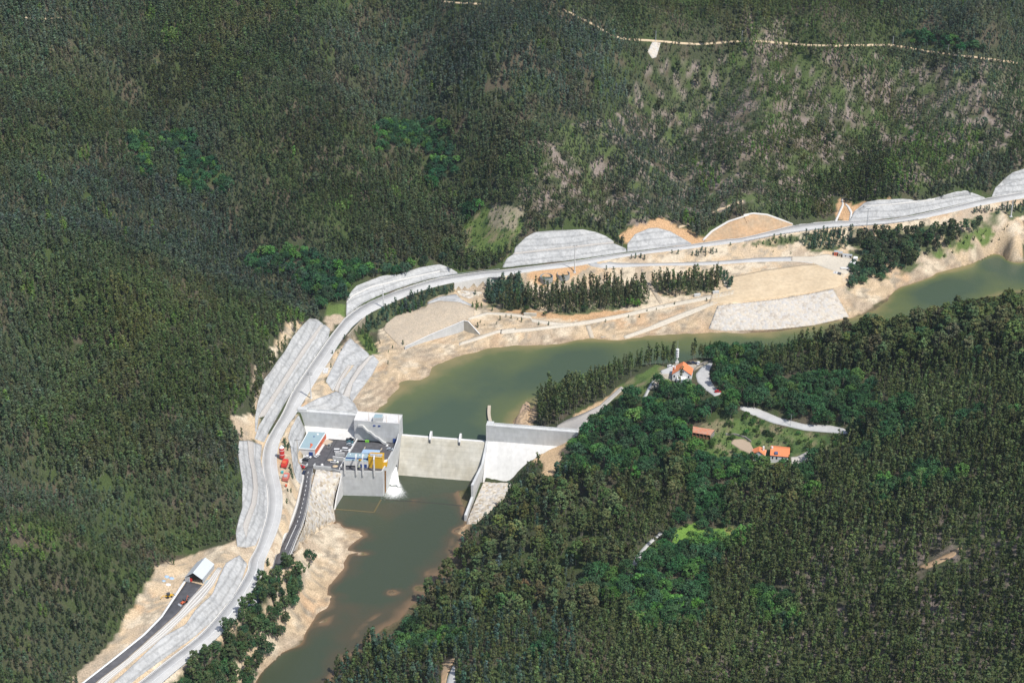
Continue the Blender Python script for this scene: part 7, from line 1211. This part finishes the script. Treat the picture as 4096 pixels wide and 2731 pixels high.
# low growth hiding bare strips next to kept-clear views, and the gardens
X, Y = tree_points(-130, 520, 640, 1180, 2.6); m = right_bank(X, Y); X, Y = X[m], Y[m]; Z = hz(X, Y); u, v = proj(X, Y, Z); u2, v2 = proj(X, Y, Z + 10); m = frame(u, v, 0) & (Z > -17) & (Z > np.where(Y > 1040, 2, -17)) & anyp(u2, v2, CLEAR + OPEN_R) & clear_of(X, Y, np.full(len(X), 2.2)) & ~anyp(u, v, OPEN_R) & (rt.random(len(X)) < .75); X, Y = X[m], Y[m]
put('young', X, Y, rt.uniform(.35, .75, len(X)), tints(len(X), (.055, .10, .045), .25), 'fill')
gx, gy = tree_points(90, 260, 900, 1040, 4.6); u, v = proj(gx, gy, hz(gx, gy)); m = inpoly(u, v, GREENR[1]) & clear_of(gx, gy, np.full(len(gx), 3.0)) & (rt.random(len(gx)) < .62); put('broad', gx[m], gy[m], rt.uniform(.2, .55, int(m.sum())), tints(int(m.sum()), (.07, .14, .04), .25, .12), 'garden')
gx, gy = tree_points(90, 260, 900, 1040, 2.6); u, v = proj(gx, gy, hz(gx, gy)); m = inpoly(u, v, GREENR[1]) & clear_of(gx, gy, np.full(len(gx), 1.5)) & (fbm(gx, gy, 9, 90) > .02); put('young', gx[m], gy[m], rt.uniform(.2, .5, int(m.sum())), tints(int(m.sum()), (.075, .13, .045), .3, .12), 'fill')
gx, gy = tree_points(60, 260, 800, 960, 5); u, v = proj(gx, gy, hz(gx, gy)); m = anyp(u, v, GREENR[2:]) & (rt.random(len(gx)) < .2); put('broad', gx[m], gy[m], rt.uniform(.2, .4, int(m.sum())), tints(int(m.sum()), (.07, .14, .04), .25), 'garden')
gx, gy = tree_points(-80, 60, 1100, 1500, 3.0); u, v = proj(gx, gy, hz(gx, gy)); m = inpoly(u, v, GREENL[0]) & (rt.random(len(gx)) < .8); put('young', gx[m], gy[m], rt.uniform(.2, .7, int(m.sum())), tints(int(m.sum()), (.09, .16, .05), .25), 'fill')

# ------------------------------------------------------------ the largest stand as single trees, the rest as forest
CAT = {'eucalyptus': ('euc', 'tall'), 'broadleaf': ('broad',), 'shrub': ('young',)}
TXT = {('eucalyptus', 'corner'): ('slender dark eucalyptus in the dense stand filling the lower right corner', 'eucalyptus trees of the lower right stand'), ('eucalyptus', 'slope'): ('dark olive eucalyptus on the slope between the river and the green hollow', 'eucalyptus trees on the river slope'),
       ('eucalyptus', 'ridge'): ('dark eucalyptus on the ridge between the reservoir and the white house', 'eucalyptus trees on the reservoir ridge'), ('eucalyptus', 'tall'): ('tall spreading olive-brown eucalyptus rising above the wood right of the river', 'tall spreading eucalyptus trees'), ('eucalyptus', 'belt'): ('eucalyptus in a belt between the road and the sandy reservoir shore', 'eucalyptus belts by the reservoir'),
       ('eucalyptus', 'riverside'): ('olive green tree in the riverside clump below the main road bend', 'riverside trees below the road bend'), ('eucalyptus', 'hill'): ('small eucalyptus on the big hillside behind the road', 'hillside eucalyptus'), ('broadleaf', 'hollow'): ('rounded green broadleaf tree in the hollow beside the forest road', 'broadleaf trees of the hollow'),
       ('broadleaf', 'housewood'): ('rounded dark green broadleaf tree in the wood between dam and white house', 'broadleaf wood below the white house'), ('broadleaf', 'roadwood'): ('rounded dark green broadleaf tree behind the road above the gardens', 'broadleaf trees behind the garden road'), ('broadleaf', 'mixed'): ('rounded green broadleaf tree standing among the eucalyptus right of the river', 'broadleaf trees among the eucalyptus'), ('broadleaf', 'garden'): ('small rounded green fruit tree or bush on the garden terraces', 'garden trees and bushes'),
       ('broadleaf', 'riverside'): ('rounded green broadleaf tree in the riverside clump below the road bend', 'riverside broadleaf trees'), ('broadleaf', 'belt'): ('low rounded green tree at the edge of the reservoir belts', 'low trees by the reservoir'), ('broadleaf', 'gully'): ('dark green broadleaf tree in a gully of the big hillside', 'gully trees'),
       ('shrub', 'shrub'): ('young blue-green shrub growing on the bank beside the valley road', 'young shrubs along the valley road'), ('shrub', 'fill'): ('low green shrub at the edge of a clearing', 'low shrubs at clearing edges')}
PM = {}
def pmesh(kind, k, mode):
    key = (kind, k, mode)
    if key not in PM: PM[key] = proto_mesh({'crown': 'crown', 'trunk': 'trunk', 'both': 'tree_form'}[mode], kind, 10 * k + {'euc': 1, 'tall': 2, 'broad': 3, 'young': 4, 'cone': 5}[kind], 1.0 if kind in ('euc',) and mode == 'both' else 1.25, mode)
    return PM[key]
def single(kind, x, y, z, sc, tint, label, cat, group=None, k=None, name=None):
    k = random.randrange(5) if k is None else k; t = thing(name or {'euc': 'eucalyptus_tree', 'tall': 'eucalyptus_tree', 'broad': 'broadleaf_tree', 'young': 'shrub', 'cone': 'conifer_tree'}[kind], label, cat, (x, y, z), random.uniform(0, 6.28), group); wd = random.uniform(.7, 1.05) if kind == 'euc' else random.uniform(.9, 1.1); t.scale = (sc * wd, sc * wd * random.uniform(.9, 1.1), sc)
    for nm in ('crown', 'trunk'): o = bpy.data.objects.new(nm if kind != 'young' or nm == 'crown' else 'stem', pmesh(kind, k, nm)); COL.objects.link(o); o.parent = t; o.color = (*tint, 1)
    return t
def forest(name, label, kind, X, Y, Z, sc, tint, nvar=5):
    n = len(X)
    if n == 0: return
    pc = bpy.data.collections.new(kind + ' forms')
    for k in range(nvar): pc.objects.link(bpy.data.objects.new('tree_form', pmesh(kind, k, 'both')))
    me_ = bpy.data.meshes.new(name); me_.vertices.add(n); me_.vertices.foreach_set('co', np.stack([X, Y, Z], 1).ravel()); r = np.random.default_rng(n)
    wd = r.uniform(.85, 1.35, n) * (1 if 'hill' in name else .82) if kind == 'euc' else r.uniform(.85, 1.2, n); me_.attributes.new('size', 'FLOAT_VECTOR', 'POINT').data.foreach_set('vector', np.stack([sc * wd, sc * wd, sc * r.uniform(.75, 1.1, n) * (1 if kind != 'euc' or 'hill' in name else 1.15)], 1).ravel().astype(np.float32)); me_.attributes.new('form', 'INT', 'POINT').data.foreach_set('value', r.integers(0, nvar, n).astype(np.int32))
    rot = np.stack([r.normal(-.03, .05, n), r.normal(.06, .05, n), r.uniform(0, 6.28, n)], 1); me_.attributes.new('turn', 'FLOAT_VECTOR', 'POINT').data.foreach_set('vector', rot.ravel().astype(np.float32))
    me_.attributes.new('tint', 'FLOAT_COLOR', 'POINT').data.foreach_set('color', np.concatenate([tint, np.ones((n, 1))], 1).ravel().astype(np.float32))
    o = bpy.data.objects.new(name, me_); COL.objects.link(o); tag(o, label, kind='stuff'); g = bpy.data.node_groups.new(name, 'GeometryNodeTree'); g.interface.new_socket('Geometry', in_out='INPUT', socket_type='NodeSocketGeometry'); g.interface.new_socket('Geometry', in_out='OUTPUT', socket_type='NodeSocketGeometry')
    N = g.nodes.new; gi, go, ci, ip, mp = N('NodeGroupInput'), N('NodeGroupOutput'), N('GeometryNodeCollectionInfo'), N('GeometryNodeInstanceOnPoints'), N('GeometryNodeMeshToPoints')
    ci.inputs[0].default_value = pc; ci.inputs[1].default_value = True; ci.inputs[2].default_value = True; ip.inputs['Pick Instance'].default_value = True
    def na(nm, ty): a = N('GeometryNodeInputNamedAttribute'); a.data_type = ty; a.inputs[0].default_value = nm; return a.outputs[0]
    e2r = N('FunctionNodeEulerToRotation'); lk = g.links.new; lk(gi.outputs[0], mp.inputs[0]); lk(mp.outputs[0], ip.inputs['Points']); lk(ci.outputs[0], ip.inputs['Instance']); lk(na('form', 'INT'), ip.inputs['Instance Index']); lk(na('turn', 'FLOAT_VECTOR'), e2r.inputs[0]); lk(e2r.outputs[0], ip.inputs['Rotation']); lk(na('size', 'FLOAT_VECTOR'), ip.inputs['Scale']); lk(ip.outputs[0], go.inputs[0])
    md = o.modifiers.new('trees', 'NODES'); md.node_group = g; return o
camp = np.array([0, 0, HC]); singles = 0
for cat, kinds in CAT.items():
    rows = []
    for kd in kinds:
        if TREES[kd]: 
            A = [np.concatenate([t[i] for t in TREES[kd]]) for i in range(6)]; rows.append((kd, A))
    cand = []
    for ri, (kd, A) in enumerate(rows):
        dist = np.sqrt(A[0] ** 2 + A[1] ** 2 + (A[2] - HC) ** 2); px = HGT[kd] * A[3] / dist * (1.3 if kd == 'tall' else 1); u, v = proj(A[0], A[1], A[2] + HGT[kd] * A[3] * .7); inn = (u > 0) & (u < 4096) & (v > 10) & (v < 2721) & (A[5] != 'fill'); id_ = np.where(inn)[0]; cand += [(-px[i], ri, int(i)) for i in id_[np.argsort(-px[id_])[:900]]]
    cand.sort(); taken = [set() for _ in rows]; cnt = 0
    for _, ri, i in cand:
        if cnt >= 295: break
        kd, A = rows[ri]; x, y, z = A[0][i], A[1][i], A[2][i] + HGT[kd] * A[3][i] * .8; pp = proj(x, y, z); gq = ground(pp)
        if gq[1] < y - 4: continue
        lb, gr = TXT[(cat, str(A[5][i]))]; single(kd, x, y, A[2][i] - .1, float(A[3][i]), A[4][i], lb, {'eucalyptus': 'eucalyptus tree', 'broadleaf': 'broadleaf tree', 'shrub': 'shrub'}[cat], gr); taken[ri].add(i); cnt += 1
    singles += cnt
    for ri, (kd, A) in enumerate(rows):
        m = np.ones(len(A[0]), bool); m[list(taken[ri])] = False; X, Y, Z, sc, tn, rg = [a[m] for a in A]
        if kd == 'euc':
            h_ = rg == 'hill'; forest('hillside_forest', 'dense grey-green eucalyptus forest covering the big hillside', kd, X[h_], Y[h_], Z[h_], sc[h_], tn[h_]); h_ = ~h_; forest('eucalyptus_forest', 'dark eucalyptus forest on the near side of the valley', kd, X[h_], Y[h_], Z[h_], sc[h_], tn[h_])
        else: forest({'tall': 'tall_woodland', 'broad': 'broadleaf_woodland', 'young': 'undergrowth'}[kd], {'tall': 'spreading olive eucalyptus woodland', 'broad': 'dark green broadleaf woodland in gullies and hollows', 'young': 'low green undergrowth and young shrubs'}[kd], kd, X, Y, Z, sc, tn)
# trees that stand alone
def lone(kind, f, q, sc, tint, label, cat='broadleaf tree', k=1, name=None): p = ground(f(*q)); single(kind, p[0], p[1], p[2] - .1, sc, tint, label, cat, None, k, name)
lone('broad', D, (712, 1293), 1.0, (.045, .10, .05), 'round dark tree standing alone on the sandy river bank'); lone('young', ZF, (1120, 280), .8, (.07, .14, .04), 'low bright bush at the foot of the lone bank tree', 'shrub')
lone('young', ZF, (480, 250), 1.2, (.06, .11, .045), 'green bush between the main road and the black ramp', 'shrub', 2); lone('young', ZF, (340, 480), 1.7, (.05, .10, .07), 'tall narrow blue-green bush at the tip of the road island', 'shrub', 3); lone('tall', ZF, (848, 300), .6, (.08, .09, .05), 'thin sparse tree with a bare stem beside the ramp', 'eucalyptus tree', 2); lone('broad', ZF, (720, 290), .45, (.06, .11, .045), 'small round tree touching the edge of the black ramp', 'broadleaf tree', 3)
lone('broad', ZD, (45, 1140), .42, (.05, .11, .03), 'small round tree on the yard left of the white house'); lone('young', ZD, (85, 1190), .4, (.08, .15, .04), 'small bright bush beside the little yard tree', 'shrub', 0); lone('cone', ZE, (2230, 690), .75, (.04, .09, .035), 'small dark conical conifer at the end of the house drive', 'conifer', 0)
lone('tall', Z7, (2290, 800), 1.25, (.045, .06, .03), 'large dark spreading conifer at the end of the garden road', 'conifer', 4, 'conifer_tree')
for q, s_, lab in (((1595, 810), .9, 'dark green bush below the pale return wall'), ((1830, 735), .8, 'round green bush left of the pair beneath the upper track'), ((1892, 700), .5, 'small round bush between two larger ones beneath the upper track'), ((1945, 715), .6, 'round bush right of centre beneath the upper track'), ((2055, 755), .9, 'largest round bush beneath the upper track'), ((2235, 785), .6, 'narrow bush near the track fork'), ((2340, 785), .6, 'bush closest to the track fork'), ((1625, 760), .5, 'pale bush above the return wall corner'), ((1750, 640), .8, 'green bush below the rocky bank'), ((815, 990), .8, 'round bush at the left end of the long retaining wall'), ((660, 1190), .6, 'pale bush on the shore above the sandy point'), ((1570, 470), .9, 'blue-green bush standing on the rock fill'), ((1275, 465), .8, 'dark bush above the grey apron'), ((205, 930), .8, 'blue-green bush at the lower end of the block wall'), ((78, 1085), .6, 'dark bush beside the road above the stepped shotcrete, upper one'), ((65, 1230), .6, 'dark bush beside the road above the stepped shotcrete, lower one')):
    lone('young', Z8, q, s_, (.055, .11, .05), lab, 'shrub', random.randrange(5))
print('trees', NHILL, singles)
# ------------------------------------------------------------ thin summer haze
hb = MB(); hb.box(-1000, 1200, -40, 2600, -26, 652); hm = bpy.data.materials.new('haze_air'); hm.use_nodes = True; n = hm.node_tree; n.nodes.clear(); ou = n.nodes.new('ShaderNodeOutputMaterial'); pv = n.nodes.new('ShaderNodeVolumePrincipled')
pv.inputs['Color'].default_value = (.72, .84, 1, 1); pv.inputs['Density'].default_value = 2.8e-5; pv.inputs['Anisotropy'].default_value = .2; n.links.new(pv.outputs[0], ou.inputs['Volume'])
tag(hb.build('haze', hm), 'thin pale blue summer haze filling the valley', kind='stuff')
